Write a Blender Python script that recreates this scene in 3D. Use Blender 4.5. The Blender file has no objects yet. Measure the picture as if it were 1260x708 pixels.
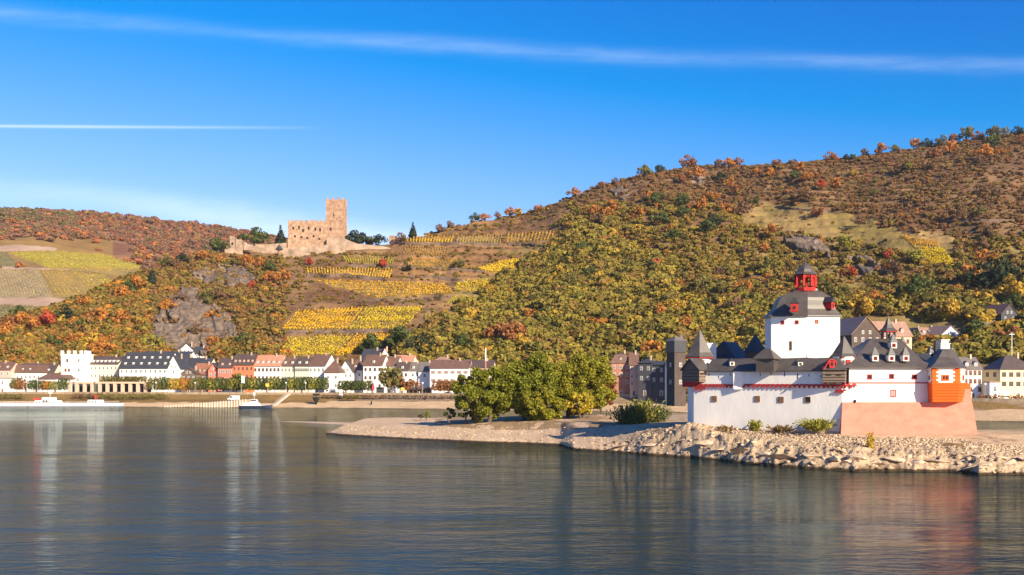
import bpy, math, random
import numpy as np
from mathutils import Vector, Matrix
from mathutils.bvhtree import BVHTree
R = math.radians
sc = bpy.context.scene
COL = sc.collection

# ------------------------------------------------------------ camera, sky, sun, exposure
FPX, HC, CX, CY = 1374.0, 13.0, 630.0, 468.0
cd = bpy.data.cameras.new("camera")
cam = bpy.data.objects.new("camera", cd); COL.objects.link(cam)
cam.location = (0, 0, HC); cam.rotation_euler = (R(90), 0, 0)
cd.sensor_width = 36; cd.lens = FPX / 1260 * 36; cd.shift_y = (CY - 354) / 1260
cd.clip_start = 0.5; cd.clip_end = 30000
sc.camera = cam
SUN = Vector((0.60, -0.80, 0)).normalized() * math.cos(R(25)) + Vector((0, 0, math.sin(R(25))))
sl = bpy.data.lights.new("sun", 'SUN'); sl.energy = 5.0; sl.angle = R(0.5); sl.color = (1.0, 0.855, 0.62)
so = bpy.data.objects.new("sun", sl); COL.objects.link(so)
so.rotation_euler = SUN.to_track_quat('Z', 'Y').to_euler(); so.location = (300, -200, 400)
sc.view_settings.view_transform = 'Standard'; sc.view_settings.look = 'None'
sc.view_settings.exposure = 0.97; sc.view_settings.gamma = 1.0
sc.render.use_compositing = False
sc.cycles.max_bounces = 6; sc.cycles.diffuse_bounces = 3; sc.cycles.glossy_bounces = 3
sc.cycles.transparent_max_bounces = 4; sc.cycles.volume_bounces = 0

class NT:
    """tiny node-tree helper"""
    def __init__(s, t): s.t = t; s.n = t.nodes; s.l = t.links
    def add(s, kind, **kw):
        n = s.n.new(kind)
        for k, v in kw.items():
            if k.startswith('i_'):
                key = k[2:]; key = int(key) if key.isdigit() else key.replace('_', ' ')
                if isinstance(v, bpy.types.NodeSocket): s.l.new(v, n.inputs[key])
                else: n.inputs[key].default_value = v
            else: setattr(n, k, v)
        return n
    def math(s, op, a, b=0.0, c=None, clamp=False):
        n = s.n.new('ShaderNodeMath'); n.operation = op; n.use_clamp = clamp
        for i, v in enumerate([a, b] + ([c] if c is not None else [])):
            if isinstance(v, bpy.types.NodeSocket): s.l.new(v, n.inputs[i])
            else: n.inputs[i].default_value = v
        return n.outputs[0]
    def mix(s, f, a, b, typ='MIX'):
        n = s.n.new('ShaderNodeMix'); n.data_type = 'RGBA'; n.blend_type = typ
        for i, v in ((0, f), (6, a), (7, b)):
            if isinstance(v, bpy.types.NodeSocket): s.l.new(v, n.inputs[i])
            else: n.inputs[i].default_value = v if i == 0 else (*v[:3], 1)
        return n.outputs[2]
    def ramp(s, f, stops):
        n = s.n.new('ShaderNodeValToRGB'); e = n.color_ramp.elements
        while len(e) < len(stops): e.new(0.5)
        for k, (p, c) in enumerate(stops):
            e[k].position = p; e[k].color = (c, c, c, 1) if isinstance(c, (int, float)) else (*c, 1)
        s.l.new(f, n.inputs[0]); return n.outputs[0]

w = bpy.data.worlds.new("World"); sc.world = w; w.use_nodes = True
nt = NT(w.node_tree); w.node_tree.nodes.clear()
sky = nt.add('ShaderNodeTexSky', sky_type='NISHITA', sun_disc=False, sun_elevation=R(25),
             sun_rotation=math.atan2(SUN.x, SUN.y), altitude=100, air_density=1.0, dust_density=0.25, ozone_density=4.0)
tc = nt.add('ShaderNodeTexCoord')
sep = nt.add('ShaderNodeSeparateXYZ', i_0=tc.outputs['Generated'])
cs_ = nt.add('ShaderNodeSeparateColor', i_0=sky.outputs[0])
# clear polarised autumn sky: deeper blue overhead, paler towards the horizon
sr = nt.math('MAXIMUM', nt.math('MULTIPLY', nt.math('SUBTRACT', cs_.outputs[0], 1.7), 1.40), 0.0)
sg = nt.math('MAXIMUM', nt.math('SUBTRACT', nt.math('MULTIPLY', cs_.outputs[1], 0.917), 1.13), nt.math('MULTIPLY', cs_.outputs[1], 0.42))
sb_ = nt.math('MULTIPLY', cs_.outputs[2], 0.92)
sat = nt.add('ShaderNodeCombineColor', i_0=sr, i_1=sg, i_2=sb_)
yy = nt.math('MAXIMUM', sep.outputs[1], 0.05)
u = nt.math('DIVIDE', sep.outputs[0], yy); v = nt.math('DIVIDE', sep.outputs[2], yy)
uv = nt.add('ShaderNodeCombineXYZ', i_0=u, i_1=v)
def wnoise(sx, sy, scale, det=6, rough=0.6, off=0.0):
    m = nt.add('ShaderNodeMapping', i_0=uv.outputs[0], i_Scale=(sx, sy, 1), i_Location=(off, off, 0))
    return nt.add('ShaderNodeTexNoise', i_Vector=m.outputs[0], i_Scale=scale, i_Detail=det, i_Roughness=rough).outputs[0]
n1 = wnoise(1.0, 3.0, 3.0); n2 = wnoise(1.6, 11, 5.0, 8, 0.68, off=3.1); n3 = wnoise(0.7, 1.0, 5.0, 3, 0.5, off=8.3)
def band(vc, width, amp_n, wob=0.012):
    """soft streak: 1 at the curve v=vc(u), falling off over width"""
    d = nt.math('SUBTRACT', v, vc)
    d = nt.math('ADD', d, nt.math('MULTIPLY', nt.math('SUBTRACT', n1, 0.5), wob))
    g = nt.math('DIVIDE', d, width); g = nt.math('MULTIPLY', g, g)
    e = nt.math('POWER', 2.718, nt.math('MULTIPLY', g, -1.0))
    return nt.math('MULTIPLY', e, amp_n)
# long high streak
vc = nt.math('ADD', 0.2955, nt.math('MULTIPLY', u, -0.0523)); vc = nt.math('ADD', vc, nt.math('MULTIPLY', nt.math('MULTIPLY', u, u), 0.054))
st = nt.math('MULTIPLY', nt.ramp(n2, [(0.3, 0.15), (0.68, 1.0)]), nt.ramp(n3, [(0.3, 0.45), (0.65, 1.0)]))
b1 = nt.math('MULTIPLY', band(vc, 0.0066, st, 0.024), 0.26)
# thin vapour trail
vc2 = nt.math('ADD', 0.2247, nt.math('MULTIPLY', u, -0.006))
end = nt.ramp(nt.math('ADD', u, 0.5), [(0.12, 1.0), (0.34, 0.0)])
b2 = nt.math('MULTIPLY', band(vc2, 0.0013, end, 0.0012), 0.5)
# low soft veil by the ruin
vc3 = nt.math('ADD', 0.133, nt.math('MULTIPLY', nt.math('ADD', u, 0.17), -0.12))
end3 = nt.ramp(nt.math('ADD', u, 0.5), [(0.0, 0.3), (0.13, 0.4), (0.29, 1.05), (0.52, 0.22), (0.8, 0.0)])
b3 = nt.math('MULTIPLY', band(vc3, 0.0115, nt.math('MULTIPLY', end3, nt.ramp(n2, [(0.25, 0.45), (0.65, 1.0)])), 0.045), 0.66)
b = nt.math('ADD', b1, nt.math('ADD', b2, b3), clamp=True)
front = nt.math('GREATER_THAN', sep.outputs[1], 0.06)
b = nt.math('MULTIPLY', b, front)
cl = nt.mix(b, sat.outputs[0], (5.4, 6.3, 7.4))
bg = nt.add('ShaderNodeBackground', i_0=cl, i_1=0.098)
out = nt.add('ShaderNodeOutputWorld', i_0=bg.outputs[0])

# ------------------------------------------------------------ helpers
rng = np.random.default_rng(7); random.seed(7)
def P(px, y, Y): return Vector(((px - CX) * Y / FPX, Y, HC + (CY - y) * Y / FPX))
def ZP(y, Y): return HC + (CY - y) * Y / FPX
def XP(px, Y): return (px - CX) * Y / FPX

def tag(o, label=None, cat=None, group=None, kind=None):
    if label: o['label'] = label
    if cat: o['category'] = cat
    if group: o['group'] = group
    if kind: o['kind'] = kind
    return o
def thing(name, label, cat, loc=(0, 0, 0), rz=0, group=None):
    o = bpy.data.objects.new(name, None); COL.objects.link(o)
    o.location = loc; o.rotation_euler = (0, 0, rz); o.empty_display_size = 0.3
    return tag(o, label, cat, group)
def copy_tree(o, parent=None):
    c = o.copy(); COL.objects.link(c)
    if parent: c.parent = parent
    for ch in o.children: copy_tree(ch, c)
    return c
def np_mesh(name, V, Q, mats=(), smooth=False, midx=None, parent=None, link=True):
    """mesh object from numpy verts and equal-sided faces"""
    V = np.asarray(V, dtype=np.float32).reshape(-1, 3); Q = np.asarray(Q, dtype=np.int32)
    me = bpy.data.meshes.new(name); k = Q.shape[1]
    me.vertices.add(len(V)); me.vertices.foreach_set('co', V.ravel())
    me.loops.add(Q.size); me.loops.foreach_set('vertex_index', Q.ravel())
    me.polygons.add(len(Q)); me.polygons.foreach_set('loop_start', np.arange(0, Q.size, k, dtype=np.int32))
    if smooth: me.polygons.foreach_set('use_smooth', np.ones(len(Q), dtype=bool))
    for m in mats: me.materials.append(m)
    if midx is not None: me.polygons.foreach_set('material_index', np.asarray(midx, dtype=np.int32))
    me.update(calc_edges=True)
    o = bpy.data.objects.new(name, me)
    if link: COL.objects.link(o)
    if parent: o.parent = parent
    return o
def set_col(o, C):
    a = o.data.color_attributes.new('tint', 'FLOAT_COLOR', 'POINT')
    C = np.concatenate([C, np.ones((len(C), 1))], 1).astype(np.float32); a.data.foreach_set('color', C.ravel())

class MB:
    def __init__(s): s.v = []; s.f = []; s.m = []
    def face(s, pts, mi=0):
        k = len(s.v); s.v += [tuple(p) for p in pts]; s.f.append(tuple(range(k, k + len(pts)))); s.m.append(mi)
    def hull8(s, p, mi=0):
        """p: 8 corners, bottom ring then top ring"""
        k = len(s.v); s.v += [tuple(q) for q in p]
        for f in ((3, 2, 1, 0), (4, 5, 6, 7), (0, 1, 5, 4), (1, 2, 6, 5), (2, 3, 7, 6), (3, 0, 4, 7)):
            s.f.append(tuple(k + i for i in f)); s.m.append(mi)
    def box(s, x0, x1, y0, y1, z0, z1, mi=0):
        s.hull8([(x0, y0, z0), (x1, y0, z0), (x1, y1, z0), (x0, y1, z0), (x0, y0, z1), (x1, y0, z1), (x1, y1, z1), (x0, y1, z1)], mi)
    def loft(s, rings, mi=0, cap=True):
        k = len(s.v); n = len(rings[0])
        for r in rings: s.v += [tuple(p) for p in r]
        for j in range(len(rings) - 1):
            for i in range(n):
                a, b2 = k + j * n + i, k + j * n + (i + 1) % n
                s.f.append((a, b2, b2 + n, a + n)); s.m.append(mi)
        if cap:
            s.f.append(tuple(k + i for i in reversed(range(n)))); s.m.append(mi)
            s.f.append(tuple(k + (len(rings) - 1) * n + i for i in range(n))); s.m.append(mi)
    def prism(s, poly, z0, z1, mi=0): s.loft([[(x, y, z0) for x, y in poly], [(x, y, z1) for x, y in poly]], mi)
    def lathe(s, cx, cy, prof, n=12, mi=0, rot=0.0):
        s.loft([[(cx + r * math.cos(rot + 2 * math.pi * i / n), cy + r * math.sin(rot + 2 * math.pi * i / n), z) for i in range(n)] for r, z in prof], mi)
    def tube(s, p0, p1, r0, r1=None, n=6, mi=0):
        r1 = r0 if r1 is None else r1; p0 = Vector(p0); p1 = Vector(p1); d = (p1 - p0).normalized()
        a = d.orthogonal().normalized(); c = d.cross(a)
        s.loft([[p0 + (a * math.cos(t) + c * math.sin(t)) * r0 for t in [2 * math.pi * i / n for i in range(n)]],
                [p1 + (a * math.cos(t) + c * math.sin(t)) * r1 for t in [2 * math.pi * i / n for i in range(n)]]], mi)
    def build(s, name, mats, parent=None, off=None, link=True):
        if not isinstance(mats, (list, tuple)): mats = [mats]
        me = bpy.data.meshes.new(name)
        V = s.v if off is None else [(a - off[0], b - off[1], c - off[2]) for a, b, c in s.v]
        me.from_pydata(V, [], s.f)
        for m in mats: me.materials.append(m)
        me.polygons.foreach_set('material_index', s.m); me.update()
        o = bpy.data.objects.new(name, me)
        if link: COL.objects.link(o)
        if parent: o.parent = parent
        return o

MATS = {}
def pm(name, col, var=0.18, scale=1.0, rough=0.85, bump=0.0, bscale=None, spec=0.3, streak=None, stretch=(1, 1, 1), obj=True, col2=None):
    """procedural material: base colour broken up by two octaves of noise, optional bump"""
    if name in MATS: return MATS[name]
    m = bpy.data.materials.new(name); m.use_nodes = True; t = NT(m.node_tree); bs = t.n['Principled BSDF']
    tcn = t.add('ShaderNodeTexCoord'); mp = t.add('ShaderNodeMapping', i_0=tcn.outputs['Object'], i_Scale=stretch)
    n = t.add('ShaderNodeTexNoise', i_Vector=mp.outputs[0], i_Scale=scale, i_Detail=5, i_Roughness=0.65)
    lo = tuple(c * (1 - var) for c in col) if col2 is None else col2; hi = tuple(min(1, c * (1 + var)) for c in col)
    c = t.mix(t.ramp(n.outputs[0], [(0.3, 0.0), (0.7, 1.0)]), lo, hi)
    t.l.new(c, bs.inputs['Base Color']); bs.inputs['Roughness'].default_value = rough
    bs.inputs['Specular IOR Level'].default_value = spec
    if bump:
        nb = t.add('ShaderNodeTexNoise', i_Vector=mp.outputs[0], i_Scale=bscale or scale * 4, i_Detail=4)
        bm = t.add('ShaderNodeBump', i_Strength=0.8, i_Distance=bump, i_Height=nb.outputs[0]); t.l.new(bm.outputs[0], bs.inputs['Normal'])
    MATS[name] = m; return m
def roofmat(name, col, course=0.3, var=0.25):
    if name in MATS: return MATS[name]
    m = bpy.data.materials.new(name); m.use_nodes = True; t = NT(m.node_tree); bs = t.n['Principled BSDF']
    tcn = t.add('ShaderNodeTexCoord')
    n = t.add('ShaderNodeTexNoise', i_Vector=tcn.outputs['Object'], i_Scale=0.6, i_Detail=6, i_Roughness=0.7)
    n2 = t.add('ShaderNodeTexVoronoi', i_Vector=tcn.outputs['Object'], i_Scale=2.2)
    c = t.mix(t.ramp(n.outputs[0], [(0.3, 0.0), (0.7, 1.0)]), tuple(x * (1 - var) for x in col), tuple(x * (1 + var) for x in col))
    c = t.mix(0.25, c, t.mix(n2.outputs['Color'], tuple(x * 0.6 for x in col), tuple(min(1, x * 1.5) for x in col)))
    t.l.new(c, bs.inputs['Base Color']); bs.inputs['Roughness'].default_value = 0.45; bs.inputs['Specular IOR Level'].default_value = 0.5
    sp = t.add('ShaderNodeSeparateXYZ', i_0=tcn.outputs['Object'])
    saw = t.math('FRACT', t.math('DIVIDE', sp.outputs[2], course))
    bm = t.add('ShaderNodeBump', i_Strength=0.7, i_Distance=0.05, i_Height=saw); t.l.new(bm.outputs[0], bs.inputs['Normal'])
    MATS[name] = m; return m
def attrmat(name, inst=False, rough=0.9, scale=0.35, var=0.35, bump=0.0, trans=0.0, bscale=1.0):
    """colour from the 'tint' attribute (mesh or per instance) broken up by noise"""
    m = bpy.data.materials.new(name); m.use_nodes = True; t = NT(m.node_tree); bs = t.n['Principled BSDF']
    at = t.add('ShaderNodeAttribute', attribute_name='tint', attribute_type='INSTANCER' if inst else 'GEOMETRY')
    tcn = t.add('ShaderNodeTexCoord')
    n = t.add('ShaderNodeTexNoise', i_Vector=tcn.outputs['Object'], i_Scale=scale, i_Detail=6, i_Roughness=0.7)
    f = t.ramp(n.outputs[0], [(0.3, 1 - var), (0.7, 1 + var)]) if False else t.math('ADD', 1 - var, t.math('MULTIPLY', t.ramp(n.outputs[0], [(0.28, 0.0), (0.72, 1.0)]), 2 * var))
    sc_ = t.add('ShaderNodeVectorMath', operation='SCALE', i_0=at.outputs['Color']); t.l.new(f, sc_.inputs['Scale'])
    t.l.new(sc_.outputs[0], bs.inputs['Base Color']); bs.inputs['Roughness'].default_value = rough; bs.inputs['Specular IOR Level'].default_value = 0.15
    if bump:
        nb = t.add('ShaderNodeTexNoise', i_Vector=tcn.outputs['Object'], i_Scale=bscale, i_Detail=6, i_Roughness=0.7)
        bm = t.add('ShaderNodeBump', i_Strength=1.0, i_Distance=bump, i_Height=nb.outputs[0]); t.l.new(bm.outputs[0], bs.inputs['Normal'])
    MATS[name] = m; return m
def leafmat(name, col, var=0.35, hue=0.02, trans=0.25):
    if name in MATS: return MATS[name]
    m = bpy.data.materials.new(name); m.use_nodes = True; t = NT(m.node_tree); bs = t.n['Principled BSDF']
    geo = t.add('ShaderNodeNewGeometry'); tcn = t.add('ShaderNodeTexCoord'); oi = t.add('ShaderNodeObjectInfo')
    n = t.add('ShaderNodeTexNoise', i_Vector=tcn.outputs['Object'], i_Scale=0.5, i_Detail=3)
    val = t.math('ADD', 1 - var, t.math('MULTIPLY', geo.outputs['Random Per Island'], 2 * var))
    hu = t.math('ADD', 0.5 - hue, t.math('MULTIPLY', n.outputs[0], 2 * hue))
    hs = t.add('ShaderNodeHueSaturation', i_Color=(*col, 1)); t.l.new(hu, hs.inputs['Hue']); t.l.new(val, hs.inputs['Value'])
    t.l.new(hs.outputs[0], bs.inputs['Base Color']); bs.inputs['Roughness'].default_value = 0.7; bs.inputs['Specular IOR Level'].default_value = 0.2
    tr = t.add('ShaderNodeBsdfTranslucent'); t.l.new(hs.outputs[0], tr.inputs[0])
    mx = t.add('ShaderNodeMixShader', i_0=trans); t.l.new(bs.outputs[0], mx.inputs[1]); t.l.new(tr.outputs[0], mx.inputs[2])
    t.l.new(mx.outputs[0], t.n['Material Output'].inputs[0])
    MATS[name] = m; return m

def vnoise(x, y, seed=0):
    """value noise on numpy arrays"""
    xi = np.floor(x).astype(np.int64); yi = np.floor(y).astype(np.int64); fx = x - xi; fy = y - yi
    def h(a, b2):
        k = (a * 374761393 + b2 * 668265263 + seed * 2246822519) & 0xffffffff
        k = ((k ^ (k >> 13)) * 1274126177) & 0xffffffff
        return ((k ^ (k >> 16)) & 0xffff) / 65535.0
    fx = fx * fx * (3 - 2 * fx); fy = fy * fy * (3 - 2 * fy)
    return (h(xi, yi) * (1 - fx) + h(xi + 1, yi) * fx) * (1 - fy) + (h(xi, yi + 1) * (1 - fx) + h(xi + 1, yi + 1) * fx) * fy
def fbm(x, y, oct=4, seed=0, gain=0.5):
    s = 0; a = 1; tot = 0
    for o in range(oct):
        s = s + a * vnoise(x * 2 ** o, y * 2 ** o, seed + o * 17); tot += a; a *= gain
    return s / tot
def smooth_interp(xs, tab, sig=18.0):
    """piecewise-linear table (first column = key) smoothed along the key"""
    tab = np.array(tab, float); g = np.arange(xs.min() - 200, xs.max() + 200, 2.0)
    k = np.exp(-0.5 * (np.arange(-60, 61, 2) / sig) ** 2); k /= k.sum(); res = []
    for c in range(1, tab.shape[1]):
        yv = np.interp(g, tab[:, 0], tab[:, c]); yp = np.pad(yv, 30, mode='edge'); res.append(np.interp(xs, g, np.convolve(yp, k, 'valid')))
    return res
def in_poly(px, py, poly):
    ins = np.zeros(np.shape(px), bool); n = len(poly)
    for i in range(n):
        x0, y0 = poly[i]; x1, y1 = poly[(i + 1) % n]
        c = ((y0 > py) != (y1 > py)) & (px < (x1 - x0) * (py - y0) / ((y1 - y0) if y1 != y0 else 1e-9) + x0)
        ins ^= c
    return ins
def grid_quads(nr, nc):
    i = np.arange(nr - 1)[:, None] * nc + np.arange(nc - 1)[None]; i = i.ravel()
    return np.stack([i, i + 1, i + 1 + nc, i + nc], 1)
def sst(x, a, b): x = np.clip((x - a) / (b - a), 0, 1); return x * x * (3 - 2 * x)
# ------------------------------------------------------------ ground sheet and water
gnd = MB(); gnd.face([(-6000, -1000, -2.5), (6000, -1000, -2.5), (6000, 8000, -2.5), (-6000, 8000, -2.5)])
tag(gnd.build('ground', pm('ground_soil', (0.10, 0.08, 0.05), scale=0.02)), 'brown river bed and land reaching the horizon under everything', 'ground', kind='structure')

wm = bpy.data.materials.new('river_water'); wm.use_nodes = True; t = NT(wm.node_tree); bs = t.n['Principled BSDF']
tcn = t.add('ShaderNodeTexCoord')
def wn(sx, sy, scale, det, rot=0.0, dist=0.0):
    mp = t.add('ShaderNodeMapping', i_0=tcn.outputs['Object'], i_Scale=(sx, sy, 1), i_Rotation=(0, 0, rot))
    return t.add('ShaderNodeTexNoise', i_Vector=mp.outputs[0], i_Scale=scale, i_Detail=det, i_Roughness=0.6, i_Distortion=dist).outputs[0]
big = wn(0.35, 1.0, 0.045, 3, R(8)); mid = wn(0.55, 1.0, 0.34, 5, R(-5), 1.2); sm = wn(0.5, 1.0, 1.3, 5, R(8), 0.3)
calm = t.ramp(big, [(0.36, 0.4), (0.64, 1.25 / 1.25)])
h = t.math('ADD', t.math('MULTIPLY', mid, 0.20), t.math('MULTIPLY', sm, 0.085))
swell = wn(0.22, 1.0, 0.17, 4, R(-4), 0.8); h = t.math('ADD', h, t.math('MULTIPLY', swell, 0.16)); h = t.math('MULTIPLY', h, calm)
bm = t.add('ShaderNodeBump', i_Strength=1.0, i_Distance=1.0, i_Height=h); t.l.new(bm.outputs[0], bs.inputs['Normal'])
dk = t.mix(t.ramp(big, [(0.35, 0.0), (0.65, 1.0)]), (0.003, 0.022, 0.028), (0.013, 0.021, 0.014))
t.l.new(dk, bs.inputs['Base Color']); bs.inputs['Roughness'].default_value = 1.0; bs.inputs['Specular IOR Level'].default_value = 0.0
gl = t.add('ShaderNodeBsdfGlossy', i_Color=(0.54, 0.61, 0.59, 1), i_Roughness=0.03, i_Normal=bm.outputs[0]); fz = t.add('ShaderNodeFresnel', i_IOR=1.333, i_Normal=bm.outputs[0])
ms = t.add('ShaderNodeMixShader', i_0=fz.outputs[0]); t.l.new(bs.outputs[0], ms.inputs[1]); t.l.new(gl.outputs[0], ms.inputs[2]); t.l.new(ms.outputs[0], t.n['Material Output'].inputs[0])
wmesh = MB(); wmesh.face([(-1500, -200, 0), (1500, -200, 0), (1500, 760, 0), (-1500, 760, 0)])
tag(wmesh.build('water', wm), 'dark blue green river with small ripples', 'water', kind='structure')

# ------------------------------------------------------------ hillside across the river (one height field)
HA = [(-500, 740, 850, 405), (0, 632, 705, 402), (60, 626, 722, 385), (110, 620, 742, 368), (150, 616, 772, 350), (200, 612, 800, 332),
      (235, 610, 820, 318), (262, 608, 840, 309), (300, 605, 855, 306), (350, 602, 865, 304), (430, 598, 870, 304), (480, 592, 885, 301), (520, 588, 900, 289),
      (560, 582, 930, 276), (620, 575, 960, 266), (660, 570, 980, 258), (700, 562, 1000, 243), (740, 555, 1010, 229), (780, 548, 1020, 219),
      (845, 535, 1040, 205), (900, 525, 1050, 205), (960, 515, 1060, 203), (1040, 500, 1080, 195), (1100, 485, 1100, 186), (1160, 470, 1120, 176),
      (1200, 460, 1130, 171), (1260, 450, 1150, 163), (1900, 400, 1250, 120)]
cols = np.concatenate([np.arange(-500, -20, 8.0), np.arange(-20, 1280, 1.7), np.arange(1280, 1900, 8.0)])
Yf, Yr, yr = smooth_interp(cols, HA, 9.0)
tt = np.concatenate([np.linspace(0, 1, 230), 1 + np.linspace(0.01, 0.9, 26)])
ZF = 6.25
def hill_field(pxa, ta):
    """surface point for column px and slope position t (0 = foot, 1 = crest)"""
    yf_, yr_, ypr = np.interp(pxa, cols, Yf), np.interp(pxa, cols, Yr), np.interp(pxa, cols, yr)
    zr_ = HC + (CY - ypr) * yr_ / FPX
    tc_ = np.clip(ta, 0, 1); Y = yf_ + (yr_ - yf_) * ta; X = (pxa - CX) * Y / FPX
    s = 0.72 * tc_ + 0.28 * (0.5 - 0.5 * np.cos(np.pi * tc_)) ; s = np.where(ta < 1, s * 0.75 + 0.25 * tc_ ** 0.7, s)
    z = ZF + (zr_ - ZF) * s
    over = np.clip(ta - 1, 0, None); z = z - over * 55 - 40 * over ** 2
    amp = np.clip(tc_ * 6, 0, 1) * np.where(ta < 1, np.clip((1 - tc_) * 8, 0.12, 1), 0.12)
    g = fbm(X / 60 + 9, Y / 110, 4, 3) - 0.5; g2 = fbm(X / 14, Y / 18, 3, 8) - 0.5
    ridge = 1 - np.abs(2 * fbm(X / 95 + 3, Y / 260 + 1, 3, 21) - 1)
    z = z + amp * (g * 15 + g2 * 4.0 + (ridge - 0.75) * 12)
    # terraces on the old vineyard slopes
    py = CY - (z - HC) * FPX / Y
    tw = sst(pxa, 370, 430) * sst(-pxa, -730, -640) + sst(pxa, 880, 960) * sst(-pxa, -1230, -1150) * sst(-py, -345, -315)
    q = 7.0; zz = z / q; fr = zz - np.floor(zz); st = np.clip((fr - 0.72) / 0.28, 0, 1)
    z = z + tw * 0.45 * ((np.floor(zz) + st) * q - z)
    return X, Y, z
PX, TT = np.meshgrid(cols, tt)
HX, HY, HZ = hill_field(PX, TT)
HP = CY - (HZ - HC) * FPX / HY      # image row of each grid node
hv = np.stack([HX, HY, HZ], -1).reshape(-1, 3)
hq = grid_quads(len(tt), len(cols))

VINE = [  # TL, TR, BR, BL corners; rows; colour key; direction (v = up the slope, h = along it)
    ((366, 384), (448, 380), (427, 406), (346, 407), 20, 'gold', 'v'),
    ((450, 380), (521, 379), (499, 405), (429, 406), 18, 'lime', 'v'),
    ((353, 417), (436, 413), (408, 440), (337, 437), 19, 'lime', 'v'),
    ((438, 413), (504, 408), (444, 434), (411, 440), 13, 'gold', 'v'),
    ((420, 316), (487, 318), (484, 326), (425, 323), 20, 'olive', 'v'),
    ((376, 331), (484, 333), (480, 343), (378, 337), 30, 'gold', 'v'),
    ((382, 345), (545, 350), (560, 362), (466, 368), 8, 'gold', 'h'),
    ((500, 291), (560, 291), (556, 300), (500, 299), 16, 'gold', 'v'),
    ((563, 291), (619, 290), (617, 301), (560, 300), 16, 'pale', 'v'),
    ((624, 288), (684, 286), (680, 296), (622, 299), 14, 'amber', 'v'),
    ((618, 323), (660, 317), (626, 342), (587, 331), 16, 'yellow', 'v'),
    ((566, 346), (616, 344), (600, 361), (556, 358), 15, 'lime', 'v'),
    ((498, 304), (553, 306), (550, 317), (495, 313), 18, 'rust', 'v'),
    ((505, 319), (560, 320), (580, 330), (505, 329), 4, 'amber', 'h'),
    ((560, 365), (600, 366), (590, 378), (548, 374), 10, 'olive', 'v'),
    ((520, 386), (590, 388), (585, 398), (522, 396), 14, 'olive', 'v'),
    ((1108, 291), (1150, 297), (1158, 305), (1122, 302), 10, 'amber', 'v'),
    ((1124, 304), (1160, 307), (1179, 331), (1150, 329), 12, 'lime', 'v')]
ROCKS_PX = [[(186, 412), (200, 385), (215, 366), (240, 352), (262, 372), (286, 392), (292, 412), (262, 420), (245, 432), (215, 446), (190, 432)],
            [(238, 338), (270, 326), (300, 330), (318, 345), (280, 352), (250, 350)],
            [(965, 300), (985, 292), (1010, 300), (1022, 318), (990, 312)], [(1038, 318), (1066, 318), (1094, 336), (1062, 340)],
            [(752, 236), (768, 230), (776, 242), (760, 246)], [(850, 214), (866, 214), (872, 226), (850, 226)],
            [(742, 405), (762, 402), (770, 418), (745, 422)]]
fpx, fpy = PX.ravel(), HP.ravel()
nz1 = fbm(hv[:, 0] / 30, hv[:, 1] / 45, 4, 5); nz2 = fbm(hv[:, 0] / 9, hv[:, 1] / 12, 3, 15)
def lerp3(a, b, f): return np.array(a)[None] * (1 - f[:, None]) + np.array(b)[None] * f[:, None]
cs = np.clip((nz1 - 0.35) / 0.3, 0, 1)
col = lerp3((0.115, 0.058, 0.030), (0.215, 0.125, 0.062), cs)                  # dry brown slope
gr = lerp3((0.15, 0.11, 0.035), (0.23, 0.16, 0.06), cs)                    # olive undergrowth
low = ((fpx > 560) & (fpy > 300)) | (fpx < 230)
col = np.where((low & (nz1 > 0.42))[:, None], gr, col)
mead = in_poly(fpx + 26 * (nz1 - 0.5), fpy + 18 * (nz2 - 0.5), [(905, 262), (945, 252), (1010, 254), (1060, 268), (1100, 284), (1180, 292), (1180, 330), (1060, 300), (960, 285), (915, 280)])
col = np.where(mead[:, None], lerp3((0.20, 0.145, 0.045), (0.30, 0.20, 0.075), cs), col)
bare = (fpx > 480) & (fpx < 640) & (fpy < 345) & (fpy > 262)
col = np.where((bare & (nz2 > 0.4))[:, None], lerp3((0.19, 0.10, 0.045), (0.26, 0.14, 0.06), cs), col)
for k_, rp in enumerate(ROCKS_PX):
    m_ = in_poly(fpx + 10 * (nz2 - 0.5), fpy + 8 * (nz2 - 0.5), rp); col = np.where(m_[:, None], lerp3((0.20, 0.145, 0.115), (0.33, 0.25, 0.19), nz2), col)
for vp in VINE:
    m_ = in_poly(fpx, fpy, vp[:4]); col = np.where(m_[:, None], lerp3((0.17, 0.12, 0.045), (0.25, 0.16, 0.055), nz2), col)
hill = np_mesh('hill_slope', hv, hq, [attrmat('hillside_soil', scale=0.25, var=0.35, bump=0.9, bscale=0.35)], smooth=True); set_col(hill, col)
tag(hill, 'steep brown autumn hillside rising behind the riverside town', 'hill', kind='structure')
BV = BVHTree.FromPolygons([tuple(p) for p in hv.tolist()], hq.tolist())
def cast(px, y, bv=None):
    d = Vector(((px - CX) / FPX, 1.0, (CY - y) / FPX)).normalized()
    h_ = (bv or BV).ray_cast(Vector((0, 0, HC)), d, 5000)
    return h_[0]
def drop(x, y, bv=None):
    h_ = (bv or BV).ray_cast(Vector((x, y, 900)), Vector((0, 0, -1)), 2000); return h_[0].z if h_[0] else None

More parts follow.
